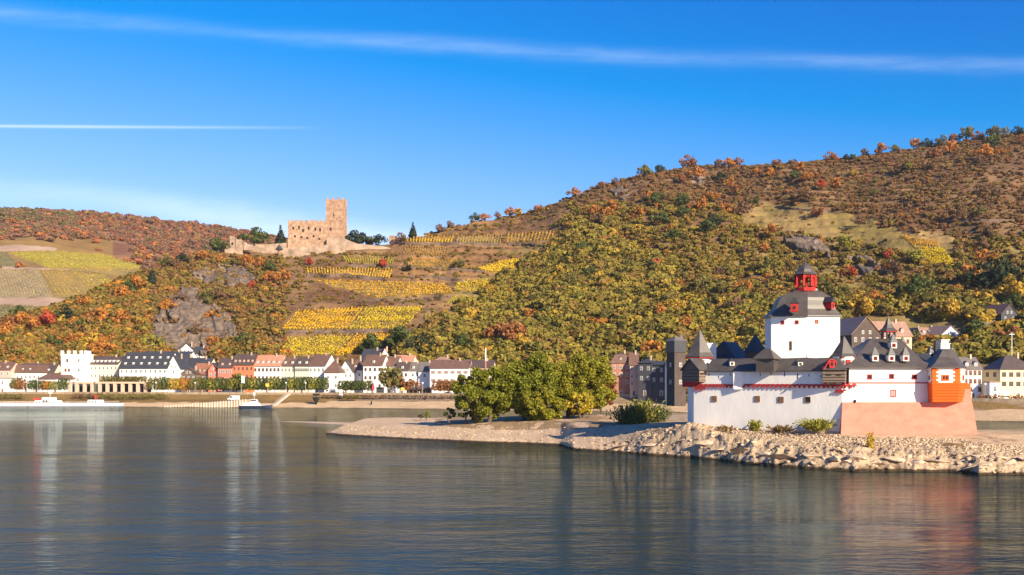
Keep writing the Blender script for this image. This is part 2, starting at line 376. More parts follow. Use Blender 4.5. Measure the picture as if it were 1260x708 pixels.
# ------------------------------------------------------------ far hill
FA = [(-500, 900, 420, 1250, 300, 1700, 245), (0, 900, 415, 1210, 303, 1700, 259), (60, 905, 413, 1212, 303, 1705, 261), (130, 950, 404, 1225, 318, 1720, 264),
      (200, 1000, 385, 1240, 332, 1750, 272), (260, 1050, 365, 1250, 332, 1780, 278), (300, 1100, 352, 1300, 328, 1800, 286), (350, 1150, 342, 1350, 325, 1850, 295),
      (400, 1150, 342, 1380, 327, 1900, 303), (500, 1200, 342, 1400, 330, 1950, 315), (700, 1200, 345, 1420, 335, 1950, 335), (900, 1200, 350, 1420, 345, 1950, 345)]
fcols = np.concatenate([np.arange(-500, -20, 8.0), np.arange(-20, 460, 2.0), np.arange(460, 900, 10.0)])
fa = smooth_interp(fcols, FA, 12.0)
ft = np.concatenate([np.linspace(0, 1, 90), np.linspace(1.01, 2, 110), 2 + np.linspace(0.02, 0.6, 10)])
FPX_, FT = np.meshgrid(fcols, ft)
def far_field(pxa, ta):
    a = [np.interp(pxa, fcols, q) for q in fa]
    z0, z1, z2 = [HC + (CY - a[2 * k + 1]) * a[2 * k] / FPX for k in range(3)]
    t1 = np.clip(ta, 0, 1); t2 = np.clip(ta - 1, 0, 1); ov = np.clip(ta - 2, 0, None)
    Y = a[0] + (a[2] - a[0]) * t1 + (a[4] - a[2]) * (t2 + ov)
    z = z0 + (z1 - z0) * t1 + (z2 - z1) * t2 - 60 * ov
    X = (pxa - CX) * Y / FPX
    z = z + (fbm(X / 180, Y / 220, 4, 31) - 0.5) * 26 * np.clip(t1 * 3, 0, 1) * np.where(t2 > 0.02, 1, 0.35) * np.clip((2 - ta) * 4, 0.2, 1)
    return X, Y, z
FX, FY, FZ = far_field(FPX_, FT); FR = CY - (FZ - HC) * FPX / FY
fv = np.stack([FX, FY, FZ], -1).reshape(-1, 3); fq = grid_quads(len(ft), len(fcols))
VINEF = [((10, 311), (66, 309), (110, 331), (62, 331), 22, 'olive', 'v'), ((68, 309), (128, 314), (186, 331), (112, 331), 26, 'olive', 'v'),
         ((66, 329), (118, 331), (182, 333), (168, 342), 5, 'amber', 'h'),
         ((-40, 312), (8, 311), (24, 327), (-40, 327), 16, 'dull', 'v'), ((-40, 331), (47, 332), (66, 366), (-40, 366), 26, 'pale', 'v'),
         ((50, 333), (84, 333), (120, 362), (70, 367), 9, 'amber', 'v'), ((86, 333), (130, 340), (142, 352), (122, 364), 12, 'lime', 'v'),
         ((-40, 375), (88, 379), (62, 386), (-40, 392), 26, 'dull', 'v')]
ffx, ffy = FPX_.ravel(), FR.ravel(); fn = fbm(fv[:, 0] / 60, fv[:, 1] / 80, 4, 51); fn = np.clip((fn - 0.3) / 0.4, 0, 1)
fc = lerp3((0.16, 0.075, 0.045), (0.26, 0.14, 0.075), fn)
fc = np.where((FT.ravel() < 1)[:, None], lerp3((0.19, 0.12, 0.045), (0.27, 0.17, 0.06), fn), fc)
fc = np.where(((ffy < 316) & (FT.ravel() < 1.25) & (ffx < 140))[:, None], lerp3((0.22, 0.13, 0.045), (0.27, 0.17, 0.06), fn), fc)
for tp in ([(-40, 327.5), (190, 333), (190, 335), (70, 332), (-40, 331)], [(-40, 366), (120, 367), (96, 379), (-40, 373)], [(-40, 393), (66, 387), (66, 400), (-40, 402)],
           [(-10, 304), (20, 301), (70, 305), (70, 309), (-10, 309)]):
    fc = np.where(in_poly(ffx, ffy, tp)[:, None], lerp3((0.33, 0.22, 0.16), (0.40, 0.28, 0.20), fn), fc)
for vp in VINEF: fc = np.where(in_poly(ffx, ffy, vp[:4])[:, None], np.array([{'dull': (0.16, 0.14, 0.07), 'pale': (0.27, 0.21, 0.12), 'olive': (0.30, 0.235, 0.045)}.get(vp[5], (0.25, 0.18, 0.06))]), fc)
farh = np_mesh('hills', fv, fq, [attrmat('far_soil', scale=0.06, var=0.22)], smooth=True); set_col(farh, fc)
tag(farh, 'far rounded hill with vineyards below and reddish woods above', 'hill', kind='structure')
BVF = BVHTree.FromPolygons([tuple(p) for p in fv.tolist()], fq.tolist())

# ------------------------------------------------------------ far river bank: sand, wall, road
BK = [(-900, 700), (-252, 556), (-160, 540), (-100, 530), (-48, 508), (70, 455), (110, 400), (150, 352), (230, 320), (420, 300), (900, 280)]
bx = np.arange(-900, 900, 2.5); by = np.interp(bx, [b_[0] for b_ in BK], [b_[1] for b_ in BK]); kk = np.ones(21) / 21; by = np.convolve(np.pad(by, 10, mode='edge'), kk, 'valid')
bpx = CX + bx / by * FPX
PROF = [(-12, -2.2), (-3, -0.5), (0, 0.05), (3, 0.7), (8, 1.7), (14, 2.9), (16, 3.1), (18, 3.7), (21, 5.2), (22.5, 6.0), (24, 6.1)]
po = []
for k_ in range(len(PROF) - 1):
    for s_ in np.linspace(0, 1, 5)[:-1]: po.append((PROF[k_][0] + (PROF[k_ + 1][0] - PROF[k_][0]) * s_, PROF[k_][1] + (PROF[k_ + 1][1] - PROF[k_][1]) * s_))
po.append(PROF[-1]); po = np.array(po)
BX, O = np.meshgrid(bx, po[:, 0]); BZ = np.repeat(po[:, 1][:, None], len(bx), 1); BY = by[None] + O + (fbm(BX / 14, O / 9, 3, 61) - 0.5) * 4 * np.clip(1 - np.abs(O - 6) / 14, 0, 1)
BZ = BZ + (fbm(BX / 6, O / 4, 3, 66) - 0.5) * 0.7 * np.clip((22 - O) / 8, 0, 1)
bn = fbm(BX / 9, O / 5, 4, 71).ravel(); of = O.ravel(); pf = np.broadcast_to(bpx[None], BX.shape).ravel()
sand = lerp3((0.46, 0.31, 0.18), (0.60, 0.42, 0.26), bn)
bc = sand.copy(); turf = lerp3((0.13, 0.085, 0.03), (0.26, 0.16, 0.06), bn); stone = lerp3((0.22, 0.155, 0.10), (0.31, 0.23, 0.15), bn)
lim = np.where(pf < 395, 9.0, 15.5) + (bn - 0.5) * 6
bc = np.where((of > lim)[:, None], np.where((pf < 395)[:, None], turf, np.where((bn > 0.55)[:, None], turf, stone)), bc)
bc = np.where((of < 0.7)[:, None], sand * 0.45, bc)
bank = np_mesh('beach_strip', np.stack([BX, BY, BZ], -1).reshape(-1, 3), grid_quads(len(po), len(bx)), [attrmat('bank_soil', scale=0.7, var=0.25, bump=0.25, bscale=1.2)], smooth=True)
set_col(bank, bc); bank.name = 'river_bank'
tag(bank, 'pale sandy far bank rising to a grassy and walled embankment', 'bank', kind='structure')
def strip(name, o0, o1, z0, z1, m, label, cat, dz=0.0):
    mb = MB(); n_ = len(bx)
    mb.v = [(bx[i], by[i] + o0, z0) for i in range(n_)] + [(bx[i], by[i] + o1, z1) for i in range(n_)]
    mb.f = [(i, i + 1, n_ + i + 1, n_ + i) for i in range(n_ - 1)]; mb.m = [0] * len(mb.f)
    return tag(mb.build(name, m), label, cat, kind='structure')
def solid_strip(name, o0, o1, z0, z1, m, label, cat, kind='structure', lo=-900, hi=900):
    mb = MB(); idx = [i for i in range(len(bx)) if lo <= bpx[i] <= hi] if lo > -900 or hi < 900 else range(len(bx))
    rings = [[(bx[i], by[i] + o0, z0), (bx[i], by[i] + o1, z0), (bx[i], by[i] + o1, z1), (bx[i], by[i] + o0, z1)] for i in idx]
    mb.loft(rings, 0); return tag(mb.build(name, m), label, cat, kind=kind)
strip('pavement', 23.5, 29, 6.14, 6.14, pm('paving', (0.30, 0.25, 0.20), scale=0.5), 'pale paved riverside promenade', 'pavement')
strip('road', 29, 38, 6.0, 6.0, pm('asphalt', (0.09, 0.085, 0.08), scale=0.8), 'grey riverside road', 'road')
strip('town_ground', 38, 190, 6.14, 6.14, pm('town_paving', (0.20, 0.16, 0.12), scale=0.3, var=0.3), 'paved and gravelled ground under the town', 'ground')
strip('road_marking', 33.4, 33.6, 6.004, 6.004, pm('white_paint', (0.75, 0.75, 0.72), scale=2), 'white centre line of the road', 'road marking')
tag(solid_strip('embankment_wall', 22.2, 22.8, 4.6, 6.95, pm('embankment_stone', (0.33, 0.25, 0.17), var=0.35, scale=0.5, bump=0.1), '', ''), 'low brown stone wall along the whole riverside promenade', 'wall', kind='thing')

# ------------------------------------------------------------ the island: gravel bar, mound and rocks
def wl(px, y): return FPX * HC / (y - CY)
NS = [(385, 534), (395, 534.5), (430, 537), (500, 541), (560, 544), (600, 546), (650, 547), (690, 549), (705, 554), (730, 556), (760, 557), (800, 560), (850, 563), (880, 566), (920, 570), (960, 574), (1000, 577),
      (1050, 580), (1120, 580), (1185, 581), (1205, 584), (1260, 584), (1500, 586)]
FS = [(385, 268), (395, 272), (430, 292), (450, 330), (480, 338), (600, 330), (700, 320), (800, 312), (850, 285), (950, 240), (1050, 218), (1200, 203), (1500, 200)]
icols = np.arange(386, 1500, 1.6); near = wl(0, np.interp(icols, *zip(*NS))); nr_ = near + (fbm(icols / 9, icols * 0, 3, 81) - 0.5) * 1.6 * np.clip((icols - 395) / 60, 0, 1); farY = np.interp(icols, *zip(*FS))
iw = (1 - np.cos(np.linspace(0, 1, 60) * np.pi / 2)); iw = np.concatenate([iw * 0.5, np.linspace(0.51, 1, 60)])
IPX, IW = np.meshgrid(icols, iw); a_ = nr_[None] - 3; b_ = farY[None] + 5; IY = a_ + (b_ - a_) * IW; IX = (IPX - CX) * IY / FPX
dn = IY - nr_[None]; df = farY[None] - IY; rocky = sst(IPX, 725, 815)
gz = 1.1 * sst(dn, -1, 8) + 1.0 * sst(dn, 8, 30) - 1.0 + 0.9
gz = -1.0 + 1.9 * sst(dn, -3, 5) + 1.0 * sst(dn, 5, 28) 
mound = np.exp(-((IPX - 650) / 95) ** 2) * sst(dn, 14, 30) * sst(df, 0, 30) * 1.5; gz = gz + mound + 1.6 * sst(IPX, 620, 770) * sst(dn, 3, 18)
WY = np.interp(IPX, [700, 845, 1035, 1210, 1300, 1500], [222, 196, 180, 180, 186, 190]); TZ = np.interp(IPX, [730, 800, 845, 1035, 1500], [3.4, 4.1, 4.55, 4.25, 4.25])
rz_ = -1.0 + 1.25 * sst(dn, -3, 0.5) + (TZ - 0.25) * np.clip((dn + 0.5) / np.maximum(WY - nr_[None] - 1.5, 5), 0, 1) ** 0.9
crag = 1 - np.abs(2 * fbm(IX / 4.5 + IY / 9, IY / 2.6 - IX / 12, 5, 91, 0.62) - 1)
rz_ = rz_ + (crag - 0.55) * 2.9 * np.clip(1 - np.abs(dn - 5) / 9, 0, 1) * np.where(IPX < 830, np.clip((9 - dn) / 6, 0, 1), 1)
IZ = gz * (1 - rocky) + rz_ * rocky
edge = sst(df, -5, 6); IZ = -1.2 + (IZ + 1.2) * edge + (fbm(IX / 5, IY / 5, 3, 95) - 0.5) * 0.25
tip = sst(IPX, 388, 430); IZ = -1.0 + (IZ + 1.0) * (0.55 + 0.45 * tip) 
inn = fbm(IX / 3, IY / 5, 4, 97).ravel(); ic = lerp3((0.50, 0.345, 0.215), (0.66, 0.47, 0.31), inn)
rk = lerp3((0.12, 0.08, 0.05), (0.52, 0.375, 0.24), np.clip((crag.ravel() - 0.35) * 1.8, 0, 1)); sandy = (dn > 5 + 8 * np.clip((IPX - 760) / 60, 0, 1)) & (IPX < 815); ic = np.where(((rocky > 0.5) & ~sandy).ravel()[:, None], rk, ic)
wet = (IZ.ravel() < 0.28) ; ic = np.where(wet[:, None], np.array([[0.13, 0.075, 0.035]]), ic)
dry = (mound.ravel() > 0.35) & (inn > 0.45); ic = np.where(dry[:, None], lerp3((0.24, 0.15, 0.08), (0.36, 0.24, 0.13), inn), ic)
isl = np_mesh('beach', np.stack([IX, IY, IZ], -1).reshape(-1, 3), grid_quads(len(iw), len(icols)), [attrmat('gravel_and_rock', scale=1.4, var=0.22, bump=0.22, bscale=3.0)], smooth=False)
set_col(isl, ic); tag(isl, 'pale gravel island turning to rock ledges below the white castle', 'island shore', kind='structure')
BVI = BVHTree.FromPolygons([tuple(p) for p in np.stack([IX, IY, IZ], -1).reshape(-1, 3).tolist()], grid_quads(len(iw), len(icols)).tolist())
# sand bar lying in the water beyond the island's tip
sx = np.linspace(0, 1, 90); mb = []
for s_ in sx:
    px_ = 345 + s_ * 125; Yc = 352 - 34 * s_; hw = (0.4 + 9 * s_) ; rise = 0.5 * math.sin(min(1, s_ * 1.2 + 0.05) * 1.57)
    for o_ in np.linspace(-1, 1, 9): mb.append(((px_ - CX) * (Yc + o_ * hw) / FPX, Yc + o_ * hw, -0.35 + (rise + 0.35) * (1 - o_ * o_) + 0.05 * math.sin(px_ * 1.7 + o_ * 5)))
sb = np_mesh('sandbar', mb, grid_quads(90, 9), [pm('sandbar_sand', (0.5, 0.36, 0.26), var=0.15, scale=0.8)], smooth=True)
tag(sb, 'thin sand spit barely above the water beyond the island tip', 'sandbar', kind='structure')
# ------------------------------------------------------------ foliage
def leaf_cloud(blobs, n, size, out=0.75, seed=0, ragged=0.3):
    """leaf-clump quads on the surfaces of blobs [(x,y,z,r,rz)], facing mostly outwards"""
    g = np.random.default_rng(seed); B = np.array(blobs, float); wgt = B[:, 3] ** 2; idx = g.choice(len(B), n, p=wgt / wgt.sum())
    d = g.normal(size=(n, 3)); d /= np.linalg.norm(d, axis=1)[:, None]; rr = (1.08 - ragged * g.random(n))
    c = B[idx, :3] + d * (B[idx, 3] * rr)[:, None] * np.stack([np.ones(n), np.ones(n), B[idx, 4]], 1)
    nrm = d * out + g.normal(size=(n, 3)) * (1 - out) * 0.9; nrm /= np.linalg.norm(nrm, axis=1)[:, None]
    a = np.cross(nrm, g.normal(size=(n, 3))); a /= np.linalg.norm(a, axis=1)[:, None]; b2 = np.cross(nrm, a)
    s = size * (0.6 + 0.8 * g.random(n))[:, None]; s2 = s * (0.5 + 0.5 * g.random(n))[:, None]
    V = np.stack([c - a * s, c - b2 * s2, c + a * s, c + b2 * s2], 1).reshape(-1, 3)
    return V, np.arange(4 * n).reshape(-1, 4)
def crown_blobs(k, seed, w=0.5, zlo=0.3, zhi=1.0, r=0.2, cone=False):
    g = random.Random(seed); bl = []
    while len(bl) < k:
        x, y, z = g.uniform(-1, 1), g.uniform(-1, 1), g.uniform(-1, 1)
        if x * x + y * y + z * z > 1: continue
        zz = zlo + (zhi - zlo) * (z * 0.5 + 0.5); f = (1.15 - (z * 0.5 + 0.5)) if cone else (1.0 - 0.25 * z)
        bl.append((x * w * f, y * w * f, zz, r * g.uniform(0.65, 1.2), 0.8))
    return bl
protos = bpy.data.collections.new('shrub_shapes')
scrub_m = attrmat('scrub_leaves', inst=True, scale=1.3, var=0.3)
tN = NT(scrub_m.node_tree); geo_ = tN.add('ShaderNodeNewGeometry')
for lk in list(tN.n['Principled BSDF'].inputs['Base Color'].links):
    src = lk.from_socket; sv = tN.add('ShaderNodeVectorMath', operation='SCALE', i_0=src)
    tN.l.new(tN.math('ADD', 0.80, tN.math('MULTIPLY', geo_.outputs['Random Per Island'], 0.40)), sv.inputs['Scale']); tN.l.new(sv.outputs[0], tN.n['Principled BSDF'].inputs['Base Color'])
tr_ = tN.add('ShaderNodeBsdfTranslucent'); tN.l.new(sv.outputs[0], tr_.inputs[0]); mx_ = tN.add('ShaderNodeMixShader', i_0=0.2)
tN.l.new(tN.n['Principled BSDF'].outputs[0], mx_.inputs[1]); tN.l.new(tr_.outputs[0], mx_.inputs[2]); tN.l.new(mx_.outputs[0], tN.n['Material Output'].inputs[0])
for k_ in range(8):
    bl = crown_blobs(5 + k_ % 3, 40 + k_, w=0.55, zlo=0.1, zhi=0.85, r=0.42)
    V, Q = leaf_cloud(bl, 190, 0.17, 0.72, 60 + k_)
    o = np_mesh('shrub_shape_%d' % k_, V, Q, [scrub_m], link=False); protos.objects.link(o)
def scatter(name, pts, scl, rots, idx, tint, label, cat):
    me = bpy.data.meshes.new(name); me.vertices.add(len(pts)); me.vertices.foreach_set('co', np.asarray(pts, np.float32).ravel())
    a = me.attributes.new('scl', 'FLOAT_VECTOR', 'POINT'); a.data.foreach_set('vector', np.asarray(scl, np.float32).ravel())
    a = me.attributes.new('rotz', 'FLOAT_VECTOR', 'POINT'); a.data.foreach_set('vector', np.stack([rots * 0, rots * 0, rots], 1).astype(np.float32).ravel())
    a = me.attributes.new('pick', 'INT', 'POINT'); a.data.foreach_set('value', np.asarray(idx, np.int32))
    a = me.attributes.new('tint', 'FLOAT_COLOR', 'POINT'); a.data.foreach_set('color', np.concatenate([tint, np.ones((len(tint), 1))], 1).astype(np.float32).ravel())
    o = bpy.data.objects.new(name, me); COL.objects.link(o)
    g = bpy.data.node_groups.new(name, 'GeometryNodeTree'); g.interface.new_socket('Geometry', in_out='INPUT', socket_type='NodeSocketGeometry')
    g.interface.new_socket('Geometry', in_out='OUTPUT', socket_type='NodeSocketGeometry'); t = NT(g)
    gi = t.add('NodeGroupInput'); go = t.add('NodeGroupOutput'); ci = t.add('GeometryNodeCollectionInfo'); ci.inputs[0].default_value = protos
    ci.inputs['Separate Children'].default_value = True; ci.inputs['Reset Children'].default_value = True
    def na(nm, ty): n = t.add('GeometryNodeInputNamedAttribute', data_type=ty); n.inputs[0].default_value = nm; return n.outputs[0]
    ip = t.add('GeometryNodeInstanceOnPoints'); t.l.new(gi.outputs[0], ip.inputs['Points']); t.l.new(ci.outputs[0], ip.inputs['Instance'])
    ip.inputs['Pick Instance'].default_value = True; t.l.new(na('pick', 'INT'), ip.inputs['Instance Index'])
    t.l.new(na('rotz', 'FLOAT_VECTOR'), ip.inputs['Rotation']); t.l.new(na('scl', 'FLOAT_VECTOR'), ip.inputs['Scale']); t.l.new(ip.outputs[0], go.inputs[0])
    md = o.modifiers.new('scatter', 'NODES'); md.node_group = g
    return tag(o, label, cat, kind='stuff')
PAL = dict(olive=(0.150, 0.130, 0.030), lime=(0.235, 0.195, 0.035), green=(0.085, 0.100, 0.024), dark=(0.035, 0.050, 0.018), brown=(0.170, 0.092, 0.045), grey=(0.150, 0.100, 0.065),
           orange=(0.46, 0.155, 0.022), rust=(0.30, 0.095, 0.028), yellow=(0.50, 0.29, 0.03), red=(0.40, 0.06, 0.025), mauve=(0.20, 0.075, 0.055), gold=(0.34, 0.22, 0.03))
PK = list(PAL)
def mixp(**kw): a = np.array([kw.get(k, 0.0) for k in PK]); return a / a.sum()
ZONES = {0: (0.90, mixp(orange=.05, rust=.07, olive=.38, green=.16, brown=.28, yellow=.01, gold=.05, dark=.05), (3.0, 7.0)),
         1: (0.62, mixp(brown=.36, olive=.34, orange=.02, green=.10, grey=.22, gold=.05, rust=.03), (1.8, 4.8)),
         2: (0.20, mixp(olive=.4, brown=.35, gold=.1, green=.15), (1.3, 3.0)),
         3: (0.95, mixp(olive=.5, lime=.2, green=.15, rust=.01, orange=.004, dark=.02, brown=.12, gold=.05), (4.0, 8.5)),
         4: (0.85, mixp(olive=.5, lime=.12, brown=.26, green=.10, orange=.006, gold=.03, rust=.015), (1.8, 5.2)),
         5: (0.8, mixp(grey=.42, brown=.34, olive=.14, green=.04, rust=.05), (1.3, 3.8)),
         6: (0.06, mixp(olive=.5, brown=.3, gold=.2), (1.2, 2.6)),
         7: (0.80, mixp(olive=.44, brown=.28, lime=.10, green=.10, gold=.03, rust=.02, grey=.12), (1.5, 4.8))}
MEAD = [(905, 262), (945, 252), (1010, 254), (1060, 268), (1100, 284), (1180, 292), (1180, 330), (1060, 300), (960, 285), (915, 280)]
CLEAR = [[(1222, 370), (1264, 370), (1264, 402), (1222, 402)], [(1118, 398), (1194, 398), (1194, 425), (1118, 425)], [(1044, 388), (1126, 388), (1126, 436), (1044, 436)], [(1210, 392), (1232, 392), (1232, 408), (1210, 408)], [(345, 296), (430, 290), (430, 312), (345, 312)], [(262, 298), (345, 300), (345, 316), (262, 316)], [(425, 300), (505, 300), (500, 312), (425, 312)],
         [(1195, 446), (1270, 446), (1270, 470), (1195, 470)], [(215, 425), (260, 425), (260, 450), (215, 450)]]
HOUSE_CLEAR = [[(1222, 370), (1264, 370), (1264, 402), (1222, 402)], [(1118, 398), (1194, 398), (1194, 425), (1118, 425)], [(1044, 388), (1126, 388), (1126, 436), (1044, 436)], [(1210, 392), (1232, 392), (1232, 408), (1210, 408)], ]   # plan rectangles (x, y, r) of buildings on the slope
def zone_of(px, y, nn):
    z = np.full(px.shape, 5)
    z[(px > 690) & (y > 255 + 25 * (nn - .5))] = 4
    z[(px > 940) & (y > 290)] = 7; z[(px > 940) & (y < 290 + 20 * (nn - .5))] = 5
    z[(px > 800) & (y > 372)] = 3; z[(px > 500) & (y > 395)] = 3
    z[in_poly(px, y, [(700, 270), (690, 300), (632, 335), (560, 385), (500, 420), (480, 470), (830, 470), (830, 330)])] = 3
    z[in_poly(px, y, [(500, 255), (700, 240), (700, 285), (640, 330), (560, 385), (515, 415), (440, 470), (340, 470), (345, 310)])] = 2
    z[(px < 350) & (y > 300)] = 1; z[(px < 180) & (y > 330)] = 0; z[(px < 350) & (y > 425)] = 0
    z[in_poly(px + 20 * (nn - .5), y, MEAD)] = 6
    return z
def blocked(px, y, vines, pad=0):
    m = np.zeros(px.shape, bool); clr = CLEAR if vines is VINE else []
    for vp in vines: m |= in_poly(px, y, vp[:4])
    for c in clr: m |= in_poly(px, y, c)
    return m
N = 62000
tpx = rng.uniform(-330, 1600, N); tts = rng.uniform(0.0, 1.02, N)
X_, Y_, Z_ = hill_field(tpx, tts); py_ = CY - (Z_ - HC) * FPX / Y_; nn = fbm(X_ / 45, Y_ / 60, 3, 111); zo = zone_of(tpx, py_, nn)
dens = np.array([ZONES[k][0] for k in zo]); keep = rng.random(N) < dens * (0.45 + 1.1 * np.clip(nn, 0, 1))
keep &= ~blocked(tpx, py_, VINE)
for k_, rp in enumerate(ROCKS_PX): keep &= ~(in_poly(tpx, py_, rp) & (rng.random(N) < 0.55))
tpx, X_, Y_, Z_, zo, nn = [a[keep] for a in (tpx, X_, Y_, Z_, zo, nn)]; n_ = len(X_)
pal = np.array([PAL[k] for k in PK]); ch = np.zeros(n_, int); size = np.zeros(n_); nb_ = fbm(X_ / 22 + 50, Y_ / 30, 3, 121); nb_ = np.clip((nb_ - 0.2) / 0.6, 0, 0.999)
for z in ZONES:
    m = zo == z
    if m.sum() == 0: continue
    cdf = np.cumsum(ZONES[z][1]); uu = np.clip(nb_[m] * 0.35 + rng.random(m.sum()) * 0.65, 0, 0.999)
    ch[m] = rng.choice(len(PK), m.sum(), p=ZONES[z][1]); size[m] = rng.uniform(*ZONES[z][2], m.sum()) ** 1.0
tint = pal[ch] * (0.75 + 0.5 * rng.random((n_, 1))) * (0.9 + 0.2 * rng.random((n_, 3)))
tint = (tint * 0.52 + np.stack([tint[zo == z].mean(0) for z in ZONES if (zo == z).any()])[np.searchsorted([z for z in ZONES if (zo == z).any()], zo)] * 0.48) * np.array([[1.46, 1.34, 1.04]])
scl = np.stack([size * rng.uniform(.8, 1.25, n_), size * rng.uniform(.8, 1.25, n_), size * rng.uniform(.65, 1.05, n_)], 1) * 0.9
HS = (X_, Y_, Z_, scl, tint, n_)
def far_scrub():
    N = 15000; px = rng.uniform(-330, 640, N); ta = rng.uniform(0, 2.03, N); X, Y, Z = far_field(px, ta); y = CY - (Z - HC) * FPX / Y
    nn = fbm(X / 90, Y / 120, 3, 131); d = np.where(ta > 1.12, 1.0, np.where(ta > 1.0, 0.25, 0.0)); d = np.where((px < 160) & (ta < 1.3) & (y > 296), 0.04, d)
    d = np.where((px > 170) & (ta < 1.12), .7, d)
    d = d * np.where(nn < 0.36, 0.35, 1)
    k = rng.random(N) < d; k &= ~blocked(px, y, VINEF); px, X, Y, Z, y, nn = [a[k] for a in (px, X, Y, Z, y, nn)]; n = len(X)
    p1 = mixp(brown=.38, rust=.18, mauve=.16, grey=.2, orange=.05, olive=.08, green=.02, gold=.02); ch = rng.choice(len(PK), n, p=p1)
    green = (px < 100) & (y > 258) & (y < 286) & (nn > 0.45); ch = np.where(green & (rng.random(n) < .5), PK.index('green'), ch)
    tint = pal[ch] * (0.75 + 0.5 * rng.random((n, 1))); tint = (tint * 0.6 + np.array([[0.21, 0.115, 0.07]]) * 0.4) * 1.35
    s = rng.uniform(4.0, 7.5, n)[:, None] * np.array([[1.1, 1.1, 0.9]]) * (0.85 + .3 * rng.random((n, 3)))
    scatter('woodland', np.stack([X, Y, Z - 0.5], 1), s, rng.uniform(0, 6.28, n), rng.integers(0, 8, n), tint, 'reddish brown autumn woodland covering the far hill', 'woodland')
far_scrub()

# ------------------------------------------------------------ vineyards
vcols = dict(gold=(0.62, 0.36, 0.012), lime=(0.52, 0.38, 0.015), olive=(0.38, 0.31, 0.03), yellow=(0.62, 0.42, 0.02), amber=(0.50, 0.27, 0.03), pale=(0.36, 0.25, 0.08), rust=(0.36, 0.19, 0.05), dull=(0.25, 0.21, 0.07))
def vineyard(vp, bv, label, group, hgt=1.7, step=0.32):
    TL, TR, BR, BL, n, key, mode = vp; g = np.random.default_rng(int(abs(TL[0]) * 7 + TL[1])); root = None; far = bv is not BV
    mt = leafmat('vine_' + key, vcols[key], 0.4, 0.025, 0.3)
    for i in range(n):
        f = (i + 0.5) / n; C = []
        if mode == 'v': a = (BL[0] + (BR[0] - BL[0]) * f, BL[1] + (BR[1] - BL[1]) * f); b_ = (TL[0] + (TR[0] - TL[0]) * f, TL[1] + (TR[1] - TL[1]) * f)
        else: a = (TL[0] + (BL[0] - TL[0]) * f, TL[1] + (BL[1] - TL[1]) * f); b_ = (TR[0] + (BR[0] - TR[0]) * f, TR[1] + (BR[1] - TR[1]) * f)
        pts = [cast(a[0] + (b_[0] - a[0]) * s, a[1] + (b_[1] - a[1]) * s, bv) for s in np.linspace(0, 1, 14)]; pts = [p for p in pts if p]
        for p, q in zip(pts[:-1], pts[1:]):
            L = (q - p).length
            if L > 60: continue
            m = max(2, int(L / step * (0.9 if far else 1.0))); s = g.random((m, 1)); c = np.array(p)[None] * (1 - s) + np.array(q)[None] * s
            C.append(c + np.stack([g.normal(0, .12, m), g.normal(0, .12, m), g.uniform(.3, hgt, m)], 1))
        if not C: continue
        C = np.concatenate(C); m = len(C)
        if m > 2400: C = C[g.random(m) < 2400 / m]; m = len(C)
        if root is None: o0 = C[0].copy(); root = thing('vineyard', label, 'vineyard', tuple(o0), 0, group)
        nr = g.normal(size=(m, 3)) * .6 + np.array([[.3, -0.6, 0.6]]); nr /= np.linalg.norm(nr, axis=1)[:, None]; a_ = np.cross(nr, g.normal(size=(m, 3))); a_ /= np.linalg.norm(a_, axis=1)[:, None]; b2 = np.cross(nr, a_)
        s = g.uniform(.30, .54, m)[:, None] * (1.35 if far else 1.0); V = np.stack([C - a_ * s, C - b2 * s, C + a_ * s, C + b2 * s], 1).reshape(-1, 3)
        np_mesh('vines', V - o0, np.arange(4 * m).reshape(-1, 4), [mt], parent=root)
VL = ['golden yellow vineyard plot on the lower slope, west of the upper pair', 'yellow green vineyard plot with slanting rows adjoining the golden one',
      'yellow green vineyard plot directly above the white gabled houses', 'golden vineyard plot above the dark grey roofs at mid town',
      'small olive vineyard plot just below the ruined castle terrace wall', 'narrow band of golden vines above a bare terrace bank',
      'wide vineyard with rows running level along the slope', 'short steep rows of gold vines beside the terrace east of the ruin',
      'pale half bare vineyard rows on the saddle', 'amber vineyard strip at the end of the saddle', 'brightest yellow vineyard wedge poking into the green wood',
      'lime vineyard terrace below the bright yellow wedge', 'rusty brown vineyard rows on the upper terraces', 'faded amber vines in level rows on the brown terraces',
      'small olive vineyard patch at the edge of the green wood', 'dull olive vineyard patch low in the wood above the town', 'amber head of the small vineyard high behind the keep',
      'green yellow vineyard hanging high on the slope behind the fortress']
for vp, l in zip(VINE, VL): vineyard(vp, BV, l, 'vineyards on the steep slope')
VLF = ['olive vineyard field on the far hill next to the dull plot', 'broad olive green vineyard sweeping down the far hill', 'amber lower edge of the broad far vineyard',
       'dull dark vineyard plot at the edge of the far hill', 'pale stripped vineyard with fine rows on the far hill', 'amber and dark striped vineyard on the far hill',
       'lime green vineyard beside the striped one on the far hill', 'grey green vineyard plot above the orange wood']
for vp, l in zip(VINEF, VLF): vineyard(vp, BVF, l, 'vineyards on the far hill', 1.9, 2.0)

